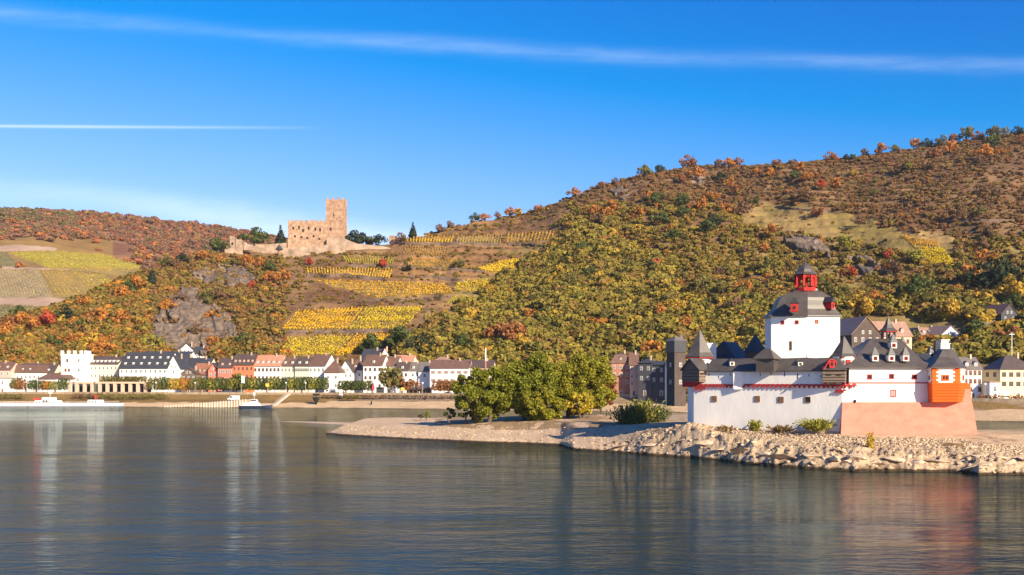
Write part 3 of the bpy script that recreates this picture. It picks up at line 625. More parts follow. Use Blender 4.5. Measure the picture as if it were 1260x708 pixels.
# ------------------------------------------------------------ dry-stone terrace walls and rock faces
wst = pm('dry_stone', (0.13, 0.088, 0.066), var=0.5, scale=0.35, bump=0.3, bscale=1.2)
def terrace(pts, h, label):
    mb = MB(); P3 = []
    for (a, b_) in zip(pts[:-1], pts[1:]):
        for s in np.linspace(0, 1, 12)[:-1]:
            p = cast(a[0] + (b_[0] - a[0]) * s, a[1] + (b_[1] - a[1]) * s)
            if p: P3.append(p)
    if len(P3) < 3: return
    rr = []
    for i, p in enumerate(P3):
        hh = h * 0.75 * (0.75 + 0.5 * random.random()); rr.append([(p.x, p.y - .9, p.z - 1.2), (p.x, p.y + 1.6, p.z - 1.2), (p.x, p.y + 1.6, p.z + hh), (p.x, p.y - .5, p.z + hh * random.uniform(.9, 1))])
    mb.loft(rr); c = P3[len(P3) // 2]; o = mb.build('terrace_wall', wst, off=c); o.location = c; tag(o, label, 'terrace wall', 'dry-stone terrace walls')
TW = [([(378, 340), (430, 341), (478, 346)], 3.0, 'purple brown terrace wall under the golden band of vines'), ([(492, 301), (560, 301), (622, 302)], 1.8, 'long terrace wall below the saddle vineyards'),
      ([(495, 331), (545, 332), (600, 335)], 2.0, 'terrace wall below the faded amber vines'), ([(346, 410), (430, 409), (518, 408)], 2.4, 'terrace wall between the two golden plots above town'),
      ([(420, 328), (455, 328), (492, 329)], 1.6, 'short terrace wall beneath the small olive plot'), ([(440, 371), (500, 370), (560, 366)], 2.0, 'terrace wall below the level vine rows'),
      ([(1028, 343), (1070, 342), (1120, 344)], 2.2, 'terrace wall on the slope behind the keep lantern'), ([(955, 256), (985, 259), (1030, 262)], 2.0, 'pale track wall along the upper meadow'),
      ([(540, 343), (570, 346), (590, 352)], 2.0, 'sloping terrace wall under the bright yellow wedge'), ([(625, 301), (655, 304), (690, 305)], 3.0, 'dark terrace wall below the amber strip'),
      ([(880, 340), (910, 341), (940, 342)], 1.6, 'overgrown terrace wall in the scrub west of the keep'), ([(1150, 345), (1200, 350), (1262, 346)], 2.0, 'terrace wall crossing the scrub high above the chalet'),
      ([(1165, 270), (1200, 273), (1262, 272)], 2.0, 'thin terrace wall among grey scrub on the upper slope'), ([(505, 342), (530, 342), (555, 343)], 1.6, 'low terrace wall above the level vine rows')]
for a in TW: terrace(*a)
rock_m = pm('slate_rock', (0.15, 0.108, 0.080), var=0.65, scale=0.3, bump=2.2, bscale=0.35, stretch=(1, 1, 0.5))
def rock_patch(poly, amp, label, seed):
    xs = [p[0] for p in poly]; ys = [p[1] for p in poly]; st = 1.1
    gx = np.arange(min(xs) - 4, max(xs) + 4, st); gy = np.arange(min(ys) - 4, max(ys) + 4, st); V = []; ins = []
    for y in gy:
        for x in gx:
            p = cast(x, y) or Vector((0, 0, -5)); a, b_ = p.x, p.z
            n = 1 - abs(2 * float(fbm(np.array(a / 9 + b_ / 16), np.array(b_ / 22), 4, seed, 0.6)) - 1)
            dd = min((Vector((x, y)) - Vector(((poly[i][0]), poly[i][1]))).length for i in range(len(poly)))
            n3 = float(fbm(np.array(a / 7.0), np.array(b_ / 7.0), 4, seed + 30)); inside = bool(in_poly(np.array([x + 34 * (n3 - .5)]), np.array([y + 22 * (n3 - .5)]), poly)[0]) and n3 < .62; ins.append(inside)
            n2 = 1 - abs(2 * float(fbm(np.array(a / 3.2 + b_ / 7), np.array(b_ / 6), 3, seed + 9, 0.6)) - 1); k = amp * (0.15 + n * 0.8 + n2 * 0.4) if inside else -3.0
            V.append((p.x - k * 0.25, p.y - k * 0.8, p.z + k * 0.45))
    q = grid_quads(len(gy), len(gx)); ia = np.array(ins); q = q[ia[q].any(1)]; V = np.array(V); used = np.unique(q); mp = -np.ones(len(V), int); mp[used] = np.arange(len(used)); V = V[used]; q = mp[q]
    c = V.mean(0); o = np_mesh('rock_outcrop', V - c, q, [rock_m]); o.location = c; tag(o, label, 'rock outcrop', 'slate crags on the hillside')
RL = ['big jagged slate crag on the spur below the ruin', 'broken rock shelf under the ruined gatehouse', 'pale crag above and beside the keep lantern', 'fluted slate crag on the slope behind the keep',
      'small pale crag near the crest', 'small rock knob among red trees on the crest', 'little rock patch above the island trees']
for k_, rp in enumerate(ROCKS_PX): rock_patch(rp, [4.5, 3, 5, 4, 2.5, 2.5, 2][k_], RL[k_], 140 + k_)

# ------------------------------------------------------------ single trees
bark = pm('bark', (0.10, 0.075, 0.055), var=0.35, scale=2, bump=0.05)
TM = {}
TC = dict(orange=(0.40, 0.165, 0.032), rust=(0.27, 0.11, 0.035), red=(0.40, 0.075, 0.03), yellow=(0.44, 0.28, 0.035), green=(0.075, 0.095, 0.022), dark=(0.028, 0.040, 0.017), olive=(0.155, 0.135, 0.03), brown=(0.175, 0.10, 0.05), lime=(0.24, 0.22, 0.03))
def tree_parts(color, shape, seed):
    k = (color, shape, seed)
    if k in TM: return TM[k]
    lm = leafmat('leaves_' + color, TC[color], 0.35, 0.02, 0.22)
    if shape == 'conifer': bl = [(0, 0, z, 0.30 * (1.02 - z), 0.6) for z in np.linspace(0.16, 0.95, 9)]; n = 420; bl = [(x + random.uniform(-.03, .03), y, z, max(r, .04), q) for x, y, z, r, q in bl]
    elif shape == 'wide': bl = crown_blobs(16, seed, w=0.62, zlo=0.28, zhi=0.92, r=0.22); n = 620
    else: bl = crown_blobs(13, seed, w=0.42, zlo=0.28, zhi=0.98, r=0.2); n = 520
    V, Q = leaf_cloud(bl, n, 0.062, 0.7, seed + 5)
    cr = np_mesh('crown', V, Q, [lm], link=False)
    mb = MB(); mb.tube((0, 0, -0.08), (0.01, 0, 0.5), 0.03, 0.014, 6)
    for a in range(4):
        th = a * 1.6 + seed; mb.tube((0, 0, 0.25 + 0.07 * a), (0.22 * math.cos(th), 0.22 * math.sin(th), 0.5 + 0.09 * a), 0.014, 0.005, 5)
    tk = mb.build('trunk', bark, link=False); TM[k] = (cr.data, tk.data); return TM[k]
def tree_at(p, h, color, shape='round', label='', group=None, name='tree', seed=None, w=1.0, parts=True):
    cr, tk = tree_parts(color, shape, random.randrange(3) if seed is None else seed)
    t = thing(name, label, 'tree', p, random.uniform(0, 6.28), group)
    t.scale = (h * w, h * w, h)
    for nm, d in (('crown', cr), ('trunk', tk)):
        o = bpy.data.objects.new(nm, d); COL.objects.link(o); o.parent = t
    return t
HANDT = [  # px, foot y, height m, colour, shape, label
    (847, 207, 15, 'rust', 'wide', 'large rust red tree standing on the crest beside rocks'), (792, 219, 14, 'olive', 'wide', 'broad olive brown tree on the rising crest'), (812, 213, 10, 'dark', 'wide', 'dark green tree just below the crest between olive and rust trees'),
    (757, 227, 8, 'brown', 'wide', 'thin brownish tree alone on the lower crest'), (742, 231, 8, 'rust', 'wide', 'low rust coloured tree at the foot of the crest climb'), (856, 222, 14, 'orange', 'wide', 'orange tree in front of the rust red crest tree'),
    (838, 226, 10, 'rust', 'round', 'rusty tree below the orange crest tree'), (895, 207, 12, 'orange', 'wide', 'flat topped orange tree on the crest'), (907, 205, 11, 'rust', 'wide', 'rust tree touching the flat topped orange one'), (886, 208, 11, 'brown', 'wide', 'brown tree on the crest beside the orange flat top'),
    (886, 226, 12, 'dark', 'wide', 'dark round tree below the orange crest trees'), (899, 232, 12, 'orange', 'round', 'orange tree beside the dark round tree'), (903, 240, 10, 'rust', 'round', 'rust tree under the crest next to scrub'), (931, 217, 8, 'orange', 'round', 'small bright orange tree below the crest'),
    (946, 218, 10, 'orange', 'round', 'orange tree among brown scrub near the crest'), (955, 206, 10, 'rust', 'wide', 'rust tree on the middle of the crest'), (975, 205, 9, 'brown', 'wide', 'brownish tree where the crest dips'), (983, 213, 12, 'orange', 'round', 'orange and olive pair member above the meadow, the taller'), (978, 222, 11, 'green', 'wide', 'green tree under the tall orange one above the meadow'), (993, 223, 10, 'orange', 'wide', 'wide orange tree above the meadow edge'),
    (1004, 224, 9, 'rust', 'round', 'rust tree at the upper meadow edge'), (1010, 234, 9, 'red', 'round', 'red tree over the meadow'), (1022, 194, 12, 'orange', 'wide', 'orange dome tree on the crest above the meadow'), (1041, 193, 7, 'dark', 'round', 'small dark tree on the crest beside the orange dome'), (1050, 192, 7, 'green', 'round', 'small green tree on the crest beyond the dark one'),
    (1064, 192, 8, 'brown', 'round', 'brown rounded tree on the bare crest stretch'), (1085, 192, 13, 'orange', 'round', 'orange tree rising over the crest scrub'), (1100, 188, 10, 'olive', 'wide', 'olive tree on the crest near the orange ones'), (1126, 181, 13, 'orange', 'round', 'bright orange round tree on the high crest'), (1141, 182, 12, 'dark', 'wide', 'dark green dome tree on the high crest'),
    (1160, 178, 14, 'olive', 'wide', 'big olive dome tree on the high crest'), (1175, 174, 12, 'rust', 'wide', 'rust dome tree on the high crest'), (1189, 174, 17, 'olive', 'round', 'tall olive dome tree near the top of the hill'), (1204, 173, 12, 'rust', 'wide', 'rust tree by the small clearing at the hilltop'), (1228, 172, 18, 'olive', 'wide', 'largest olive oak on the hilltop'), (1252, 168, 13, 'dark', 'wide', 'dark tree at the very top corner'), (1222, 182, 16, 'green', 'wide', 'green wide tree just below the hilltop oak'), (1258, 178, 12, 'rust', 'wide', 'rust tree at the hilltop edge'),
    (1168, 190, 15, 'orange', 'round', 'golden orange tree below the high crest domes'), (1150, 196, 12, 'rust', 'wide', 'rust tree below the golden orange one'), (1210, 198, 16, 'orange', 'wide', 'large golden tree by the hilltop clearing'), (1232, 194, 9, 'orange', 'round', 'small orange tree right of the hilltop clearing'), (1117, 210, 9, 'lime', 'round', 'lime green tree in the grey scrub'), (1051, 219, 8, 'yellow', 'round', 'small yellow tree in the grey brown scrub'),
    (1027, 233, 11, 'orange', 'round', 'orange tree at the corner of the meadow'), (865, 260, 12, 'orange', 'round', 'solitary orange tree on the scrubby mid slope'), (876, 250, 12, 'orange', 'wide', 'golden brown tree on the mid slope'), (892, 263, 11, 'orange', 'wide', 'orange tree over the green hollow'), (912, 268, 14, 'brown', 'wide', 'large brown tree at the meadow foot'), (880, 280, 12, 'dark', 'wide', 'dark bushy tree in the green hollow'),
    (800, 247, 9, 'orange', 'round', 'orange tree on the slope below the pale crag'), (756, 262, 12, 'orange', 'round', 'orange tree among others at the edge of the green wood'), (730, 266, 12, 'orange', 'wide', 'wide orange tree above the amber vineyard strip'), (786, 268, 10, 'orange', 'round', 'pointed orange tree on the green slope'), (783, 288, 9, 'yellow', 'round', 'small yellow tree above the green wood'), (752, 293, 9, 'yellow', 'round', 'yellow orange tree at the top of the green wood'),
    (873, 290, 13, 'green', 'wide', 'green tree in the hollow left of the crag'), (950, 292, 10, 'orange', 'round', 'orange bush tree above the pale crag'), (1042, 308, 12, 'lime', 'round', 'lime tree above the fluted crag'), (1093, 320, 8, 'red', 'round', 'small red tree above the fluted crag'), (1090, 338, 9, 'orange', 'wide', 'orange tree at the foot of the fluted crag'), (1127, 325, 12, 'lime', 'wide', 'lime tree beside the hanging vineyard'),
    (1045, 343, 10, 'red', 'wide', 'dark red tree below the fluted crag'), (1058, 393, 15, 'yellow', 'round', 'bright golden orange tree beside the keep roof'), (1196, 352, 14, 'orange', 'round', 'orange tree on the slope above the blue house'), (1213, 325, 11, 'orange', 'wide', 'orange tree low in the shaded hollow'), (1128, 370, 16, 'green', 'wide', 'large dark green tree behind the bell turret'), (1244, 373, 15, 'yellow', 'round', 'golden tree in front of the dark hollow'),
    (1168, 395, 13, 'yellow', 'round', 'golden tree over the blue house'), (1235, 355, 20, 'dark', 'wide', 'dark tree mass in the shaded hollow above the chalet'), (1215, 360, 20, 'dark', 'wide', 'dark broad tree next to the shaded hollow'), (1250, 390, 12, 'green', 'round', 'green tree beside the timber chalet'),
    (830, 387, 12, 'yellow', 'wide', 'bright yellow tree in the green wood above the brick building'), (812, 393, 10, 'orange', 'round', 'orange tree under the bright yellow one'), (845, 408, 10, 'orange', 'round', 'small orange tree above the dark tower'), (806, 334, 10, 'red', 'round', 'small red tree on the green slope'), (911, 400, 9, 'orange', 'round', 'orange tree above the navy turret roofs'), (632, 428, 19, 'rust', 'wide', 'large rust tree in the wood above the island trees'), (615, 425, 15, 'rust', 'wide', 'rust tree beside the large rust one'), (653, 396, 10, 'orange', 'round', 'small bright orange tree in the green wood'), (801, 447, 14, 'orange', 'round', 'orange tree behind the brick house and dark shed'),
    (313, 300, 19, 'green', 'wide', 'dark green dome shaped tree on the ruin terrace'), (345, 299, 20, 'dark', 'conifer', 'dark conifer close beside the ruined palace wall'), (268, 306, 14, 'green', 'wide', 'green tree at the terrace end by the broken gatehouse'), (433, 300, 17, 'dark', 'wide', 'tall dark tree behind the ruin keep'), (444, 302, 14, 'dark', 'wide', 'dark tree second from the ruin keep'), (457, 304, 12, 'green', 'wide', 'dark green clump tree on the ruin terrace'), (466, 303, 11, 'dark', 'wide', 'lower dark tree at the end of the ruin terrace'),
    (508, 290, 14, 'dark', 'conifer', 'pointed dark conifer by the small gate tower'), (493, 290, 10, 'brown', 'wide', 'brown bare tree near the pointed conifer'), (585, 272, 9, 'green', 'wide', 'green round tree on the saddle crest'), (597, 272, 9, 'orange', 'wide', 'orange green tree on the saddle crest'), (612, 268, 8, 'rust', 'round', 'rusty mauve tree on the saddle crest'), (628, 266, 10, 'orange', 'wide', 'orange tree where the crest starts to climb'), (637, 264, 9, 'yellow', 'round', 'yellow tree beside the orange one on the saddle'), (662, 261, 9, 'orange', 'wide', 'orange tree below the rocky climb of the crest'), (541, 284, 9, 'brown', 'wide', 'brown tree at the low point of the saddle'), (553, 277, 7, 'brown', 'wide', 'small brown tree on the saddle'),
    (225, 328, 10, 'dark', 'round', 'dark tree on the edge of the spur'), (252, 322, 10, 'orange', 'wide', 'orange tree under the terrace wall of the ruin'), (270, 325, 8, 'orange', 'round', 'small orange tree under the broken gatehouse'), (302, 325, 10, 'orange', 'wide', 'orange tree in the band below the ruin'), (318, 330, 11, 'orange', 'wide', 'brightest orange tree in the band below the ruin'), (288, 328, 8, 'olive', 'wide', 'olive tree in the band below the ruin'), (333, 352, 11, 'orange', 'round', 'orange and green tree below the band'), (350, 346, 10, 'orange', 'wide', 'orange tree on the slope left of the vines'), (310, 356, 7, 'red', 'round', 'small red shrub tree on the brown slope'), (380, 327, 7, 'red', 'round', 'small red tree above the golden band of vines'), (471, 330, 8, 'red', 'round', 'small red tree beside the short terrace wall'), (500, 334, 8, 'dark', 'wide', 'dark evergreen bush tree between the vineyards'),
    (187, 350, 14, 'dark', 'conifer', 'dark conifer on the spur edge against the far vineyard'), (170, 362, 13, 'orange', 'round', 'orange tree beside the spur conifer'), (156, 365, 13, 'green', 'wide', 'green tree on the spur edge'), (150, 372, 13, 'orange', 'round', 'orange tree on the lower spur'), (103, 380, 11, 'orange', 'wide', 'orange tree at the tip of the far vineyards'), (120, 402, 14, 'orange', 'round', 'bright orange tree in the middle of the wood'), (62, 408, 15, 'red', 'wide', 'red orange tree over the wood beside the crenellated tower'), (30, 405, 13, 'orange', 'wide', 'orange tree at the upper wood edge'), (18, 408, 13, 'rust', 'wide', 'rust tree at the upper wood edge'), (10, 415, 12, 'orange', 'wide', 'orange tree near the edge of the view'), (45, 412, 13, 'orange', 'wide', 'orange tree between rust and red ones'), (92, 408, 11, 'orange', 'round', 'small orange tree beside dark shrubs'),
    (80, 402, 14, 'dark', 'round', 'dark tree among the orange wood'), (125, 440, 15, 'orange', 'wide', 'vivid orange tree behind the crenellated tower'), (112, 432, 14, 'yellow', 'wide', 'golden tree right behind the crenellated tower'), (95, 428, 12, 'orange', 'wide', 'orange tree above the crenellated tower'), (189, 433, 13, 'lime', 'wide', 'lime green tree at the foot of the crag'), (262, 428, 10, 'orange', 'wide', 'orange tree beside the hillside gable house'), (148, 404, 11, 'orange', 'round', 'orange tree below the spur'), (460, 438, 15, 'green', 'wide', 'green tree behind the red gabled roof'), (495, 432, 17, 'green', 'wide', 'dark green tree above the salmon roof'), (520, 440, 16, 'dark', 'wide', 'dark tree between the green wood and the town roofs'), (300, 424, 9, 'green', 'wide', 'low green tree on the brown slope above the town'),
    (1225, 425, 9, 'rust', 'wide', 'rust red hedge tree below the chalet'), (1245, 423, 10, 'rust', 'wide', 'rust red tree below the chalet terrace'), (1250, 432, 9, 'yellow', 'round', 'small yellow tree by the white mast'), (1205, 420, 12, 'green', 'wide', 'green tree beside the blue gabled house'), (1140, 430, 10, 'orange', 'wide', 'orange tree in front of the small cream house'), (1125, 425, 9, 'olive', 'wide', 'olive tree by the salmon gable')]
for px_, y_, h_, c_, sh_, l_ in HANDT:
    p = next((q for q in (cast(px_, y_ + k) for k in (0.5, 3, 5, 7, 9, 12)) if q), None)
    if not p: continue
    if p.z < 8: p = cast(px_, y_ - 6) or p
    tree_at((p.x, p.y, p.z - 0.5), h_ * (0.95 if sh_ != 'wide' else 0.85), c_, sh_, l_, 'trees on the hillside')
RG = {'orange': 'orange autumn tree in the scrub', 'rust': 'rust brown autumn tree in the scrub', 'olive': 'olive green bushy tree in the scrub', 'green': 'mid green bushy tree in the scrub', 'yellow': 'yellow autumn tree in the scrub', 'brown': 'brown half bare tree in the scrub'}
areas = [((-20, 185), (395, 440), 16, ['orange', 'rust', 'olive', 'green', 'olive'], 'of the wood behind the crenellated tower'), ((200, 345), (315, 440), 14, ['olive', 'orange', 'green', 'brown'], 'around the slate crag'),
         ((560, 830), (330, 440), 34, ['olive', 'green', 'olive', 'olive', 'yellow', 'olive', 'green', 'rust'], 'of the green wood above the island trees'), ((830, 1180), (330, 410), 26, ['olive', 'green', 'olive', 'orange', 'brown', 'olive'], 'on the slope directly behind the fortress'),
         ((700, 1000), (240, 330), 20, ['orange', 'rust', 'olive', 'green', 'brown'], 'below the middle crest'), ((1000, 1262), (200, 320), 14, ['brown', 'olive', 'rust', 'brown'], 'on the dry upper slope')]
for (xa, xb), (ya, yb), n_, cl_, where in areas:
    for i in range(n_):
        c_ = random.choice(cl_); px_, y_ = random.uniform(xa, xb), random.uniform(ya, yb); p = cast(px_, y_)
        if not p or p.z < 14 or bool(blocked(np.array([px_]), np.array([y_]), VINE)[0]): continue
        tree_at((p.x, p.y, p.z - .4), random.uniform(6, 10.5), c_, random.choice(['wide', 'wide', 'round']), RG[c_] + ' ' + where, c_ + ' trees ' + where)

# island trees, bigger and with their own crowns
def big_tree(px, y, Y, boxpx, n, color, seed, label, trunks=1, leaf=0.25, lean=0.0, name='tree', fill=70, out=0.5):
    p = P(px, y, Y); m = Y / FPX; x0, x1, ytop, ybot = boxpx; g = random.Random(seed)
    cx = ((x0 + x1) / 2 - px) * m; hw = (x1 - x0) / 2 * m; zt = (y - ytop) * m; zb = (y - ybot) * m; bl = []
    while len(bl) < fill:
        a, b_, c = g.uniform(-1, 1), g.uniform(-1, 1), g.uniform(-1, 1)
        if not 0.12 < a * a + b_ * b_ + c * c < 1: continue
        r = hw * g.uniform(0.11, 0.22); bl.append((cx + a * (hw - r * .8), b_ * (hw * .85 - r * .8), zb + r * .6 + (zt - zb - 1.6 * r) * (c * .5 + .5), r, 0.8))
    V, Q = leaf_cloud(bl, n, leaf, out, seed, 0.6)
    t = thing(name, label, 'tree' if name == 'tree' else 'bush', p, 0)
    np_mesh('crown', V, Q, [leafmat('leaves_island_' + color, dict(lime=(0.25, 0.23, 0.02), green=(0.195, 0.20, 0.018), yellow=(0.42, 0.32, 0.03), dark=(0.06, 0.08, 0.02), grass=(0.22, 0.22, 0.05), rust=(.25, .11, .03))[color], 0.45, 0.02, 0.3)], parent=t)
    mb = MB()
    for k in range(trunks):
        bx_ = (k - (trunks - 1) / 2) * hw * 0.35; top = Vector((cx + bx_ * 1.5 + lean, g.uniform(-1, 1), zb + (zt - zb) * .45)); base = Vector((bx_, g.uniform(-.5, .5), -0.6)); mid = base.lerp(top, .45) + Vector((g.uniform(-.5, .5), 0, 0.2)); r0 = hw * 0.055 + .08
        mb.tube(base, mid, r0, r0 * .75, 8); mb.tube(mid, top, r0 * .75, r0 * .35, 7)
        for b_ in bl[k::trunks * 2]: mb.tube(mid.lerp(top, g.uniform(0, .9)), Vector(b_[:3]), r0 * .32, r0 * .08, 5)
    mb.build('trunk', bark, t); return t
big_tree(594, 519, 262, (549, 638, 446, 521), 28000, 'green', 501, 'rounded green tree with two dark trunks at the island tip end of the group', 2)
big_tree(655, 519, 264, (606, 702, 428, 521), 40000, 'green', 502, 'tallest broad green tree in the middle of the island group', 2, fill=110)
big_tree(708, 516, 268, (664, 764, 427, 514), 38000, 'lime', 503, 'yellow green tree at the castle end of the island group', 2, fill=110)
big_tree(668, 520, 258, (632, 700, 468, 523), 18000, 'lime', 504, 'low spreading green tree in front of the tall island tree', 1)
big_tree(716, 517, 262, (690, 736, 480, 512), 3000, 'yellow', 505, 'small yellowing tree with pale leaning trunk beside the tall island trees', 1, leaf=.24, lean=-1.5)
big_tree(740, 506, 285, (722, 762, 455, 503), 3500, 'rust', 512, 'dull reddish tree half hidden behind the yellow green island tree', 1)
for a in [(553, 517, 262, (541, 565, 500, 519), 1500, 'dark', 506, 'low dark bush beside the green tree at the island tip'), (575, 518, 262, (560, 592, 498, 519), 1800, 'dark', 507, 'dark undergrowth bush under the rounded green tree'),
          (525, 514.5, 300, (519, 532, 503, 515), 500, 'grass', 508, 'tiny light green bush alone on the gravel'), (517, 515, 300, (513, 521, 509, 516), 250, 'dark', 513, 'tiny dark shrub next to the light green one on the gravel')]:
    big_tree(*a, 1, 0.2, name='bush', fill=9)
# willow-like shrubs with upright wands
def wand_bush(px, y, Y, w, h, color, n, seed, label, name='bush'):
    g = np.random.default_rng(seed); m = Y / FPX; W, H = w * m / 2, h * m; base = np.stack([g.normal(0, W * .22, n), g.normal(0, W * .22, n), np.zeros(n)], 1)
    dirn = np.stack([g.normal(0, W * .55, n), g.normal(0, W * .4, n), H * g.uniform(.5, 1.0, n)], 1); V = []; Q = []
    k = 9; s = np.linspace(0.12, 1, k)[None, :, None]; C = (base[:, None] + dirn[:, None] * s).reshape(-1, 3) + g.normal(0, .1, (n * k, 3)); nn_ = len(C); C[:, 2] = np.abs(C[:, 2])
    ax = np.repeat(dirn, k, 0) * .6 + g.normal(0, H * .25, (nn_, 3)); ax /= np.linalg.norm(ax, axis=1)[:, None]; sd = np.cross(ax, g.normal(size=(nn_, 3))); sd /= np.linalg.norm(sd, axis=1)[:, None]
    L = g.uniform(.14, .34, nn_)[:, None] * max(1, H / 3.2); Wd = L * .4; Vq = np.stack([C - ax * L, C - sd * Wd, C + ax * L, C + sd * Wd], 1).reshape(-1, 3)
    p = P(px, y, Y); o = np_mesh(name, Vq, np.arange(4 * nn_).reshape(-1, 4), [leafmat('leaves_wand_' + color, dict(sage=(0.13, 0.14, 0.045), lime=(0.27, 0.25, 0.04), straw=(0.50, 0.36, 0.05), brown=(0.25, 0.16, 0.07))[color], 0.4)])
    o.location = p; return tag(o, label, 'bush')
wand_bush(770, 525, 232, 34, 26, 'sage', 170, 601, 'grey green willow bush, lowest of the three on the sand')
wand_bush(788, 525, 234, 34, 33, 'lime', 190, 602, 'tallest willow bush in the middle of three on the sand')
wand_bush(808, 525, 236, 30, 26, 'sage', 170, 603, 'willow bush closest to the castle wall on the sand')
# ------------------------------------------------------------ masonry materials
M_white = pm('limewash', (0.83, 0.785, 0.71), var=0.075, scale=0.5, bump=0.03, bscale=3, stretch=(1, 1, 0.35))
M_pink = pm('pink_render', (0.62, 0.20, 0.14), var=0.16, scale=0.5, stretch=(1, 1, 1.6), bump=0.05, bscale=2)
M_red = pm('red_paint', (0.42, 0.028, 0.024), var=0.15, scale=2)
M_orange = pm('orange_paint', (0.74, 0.105, 0.010), var=0.08, scale=1.5)
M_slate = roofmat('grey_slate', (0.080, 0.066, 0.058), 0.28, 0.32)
M_slated = roofmat('dark_shade_slate', (0.040, 0.040, 0.046), 0.28, 0.25)  # darker, bluer slate; shade of the inner and rear roofs is in this colour
M_wood = pm('grey_oak', (0.20, 0.145, 0.105), var=0.25, scale=0.8, stretch=(1, 1, 6), bump=0.03)
M_dwood = pm('dark_oak', (0.05, 0.04, 0.035), var=0.3, scale=0.8, stretch=(1, 1, 6))
M_shut = pm('brown_shutter', (0.25, 0.14, 0.08), var=0.2, scale=2)
M_dark = pm('dark_opening', (0.02, 0.018, 0.018), var=0.1)
M_lead = pm('lead_sheet', (0.24, 0.23, 0.22), var=0.2, scale=0.8, rough=0.45, spec=0.5)
M_metal = pm('grey_metal', (0.35, 0.34, 0.33), rough=0.5, spec=0.5)
M_glass = pm('window_glass', (0.045, 0.05, 0.055), var=0.3, rough=0.12, spec=0.6)

# ------------------------------------------------------------ the river fortress
CO = Vector((53, 186, 4.0))
fort = thing('fortress', 'white river fortress with slate roofs, pink battered bastion and tall white keep on the rocks', 'castle', CO)
def part(mb, name, mats, parent=fort, label=None): 
    o = mb.build(name, mats, parent, CO)
    if label: o['label'] = label
    return o
A = Vector((31.9, 196)); C_ = Vector((53.2, 180)); LD = (C_ - A).normalized(); LN = Vector((LD.y, -LD.x))   # wall direction, outward normal
if LN.y > 0: LN = -LN
def s_at(px, a=A, d=LD):
    k = (px - CX) / FPX; return (k * a.y - a.x) / (d.x - k * d.y)
def W(s, o, z, a=A, d=LD, n=LN): q = a + d * s + n * o; return (q.x, q.y, z)
def Yat(px): q = A + LD * s_at(px); return q.y
def wbox(mb, s0, s1, o0, o1, z0, z1, mi=0, a=A, d=LD, n=LN):
    mb.hull8([W(s0, o1, z0, a, d, n), W(s1, o1, z0, a, d, n), W(s1, o0, z0, a, d, n), W(s0, o0, z0, a, d, n), W(s0, o1, z1, a, d, n), W(s1, o1, z1, a, d, n), W(s1, o0, z1, a, d, n), W(s0, o0, z1, a, d, n)], mi)
def rect(cx, cy, wx, wy, rot):
    c, s = math.cos(rot), math.sin(rot); return [(cx + a * c - b_ * s, cy + a * s + b_ * c) for a, b_ in ((-wx / 2, -wy / 2), (wx / 2, -wy / 2), (wx / 2, wy / 2), (-wx / 2, wy / 2))]
def pyr(mb, poly, z0, apex, over=0.3, mi=0, flare=0.0):
    cx = sum(p[0] for p in poly) / len(poly); cy = sum(p[1] for p in poly) / len(poly)
    def sc_(f, z): return [(cx + (x - cx) * f, cy + (y - cy) * f, z) for x, y in poly]
    r = max(math.hypot(p[0] - cx, p[1] - cy) for p in poly); f0 = 1 + over / r
    H = apex - z0; mb.loft([sc_(f0, z0), sc_(f0, z0 + 0.12), sc_(f0 * (0.80 - flare), z0 + H * 0.16), sc_(0.03, apex)], mi)
ZTOP = 12.35; ZE = ZP(457, 184)
hull = [(A.x, A.y), (C_.x, C_.y), (74.2, 181.6), (76.5, 190), (70, 208), (50, 212), (32.4, 206)]
mb = MB(); mb.prism(hull, 2.5, ZTOP); part(mb, 'outer_wall', [M_white])
wk = MB(); wbox(wk, 0.25, s_at(906), -1.2, 0.16, ZTOP, ZE); wbox(wk, s_at(906), s_at(1036), -1.2, 0.16, ZTOP, ZE)
wk.prism([(A.x - .16, A.y + 1), (A.x + .9, A.y + .6), (A.x + .9, 206), (A.x + .1, 206)], ZTOP, ZE - .05)
part(wk, 'upper_wall', [M_white])
pier = MB(); s0, s1 = s_at(905), s_at(914)
pier.hull8([W(s0, .75, ZTOP - .9), W(s1, .25, ZTOP - .9), W(s1, 0.0, ZTOP - .9), W(s0, 0.0, ZTOP - .9), W(s0, .95, ZE - .02), W(s1, .45, ZE - .02), W(s1, 0.1, ZE - .02), W(s0, 0.1, ZE - .02)])
part(pier, 'wall_pier', [M_white])
# scalloped red corbel frieze
def scallops(mb, s0, s1, z, n, off=0.30, a=A, d=LD, nn=LN, r0=None):
    w_ = (s1 - s0) / n; r = w_ / 2
    for i in range(n):
        c = s0 + w_ * (i + .5); pts = []
        for k in range(7):
            th = math.pi * k / 6; pts.append((c - math.cos(th) * r, z + math.sin(th) * r * .95, c - math.cos(th) * (r - .2), z - 0.02 + math.sin(th) * (r - .2) * .9))
        for p, q in zip(pts[:-1], pts[1:]):
            mb.hull8([W(p[2], off, p[3], a, d, nn), W(q[2], off, q[3], a, d, nn), W(q[2], .0, q[3], a, d, nn), W(p[2], .0, p[3], a, d, nn), W(p[0], off, p[1], a, d, nn), W(q[0], off, q[1], a, d, nn), W(q[0], .0, q[1], a, d, nn), W(p[0], .0, p[1], a, d, nn)])
        mb.hull8([W(c - r - .09, off, z - .32, a, d, nn), W(c - r + .09, off, z - .32, a, d, nn), W(c - r + .09, 0, z - .32, a, d, nn), W(c - r - .09, 0, z - .32, a, d, nn), W(c - r - .12, off, z + .02, a, d, nn), W(c - r + .12, off, z + .02, a, d, nn), W(c - r + .12, 0, z + .02, a, d, nn), W(c - r - .12, 0, z + .02, a, d, nn)])
zf = ZP(475.5, 184)
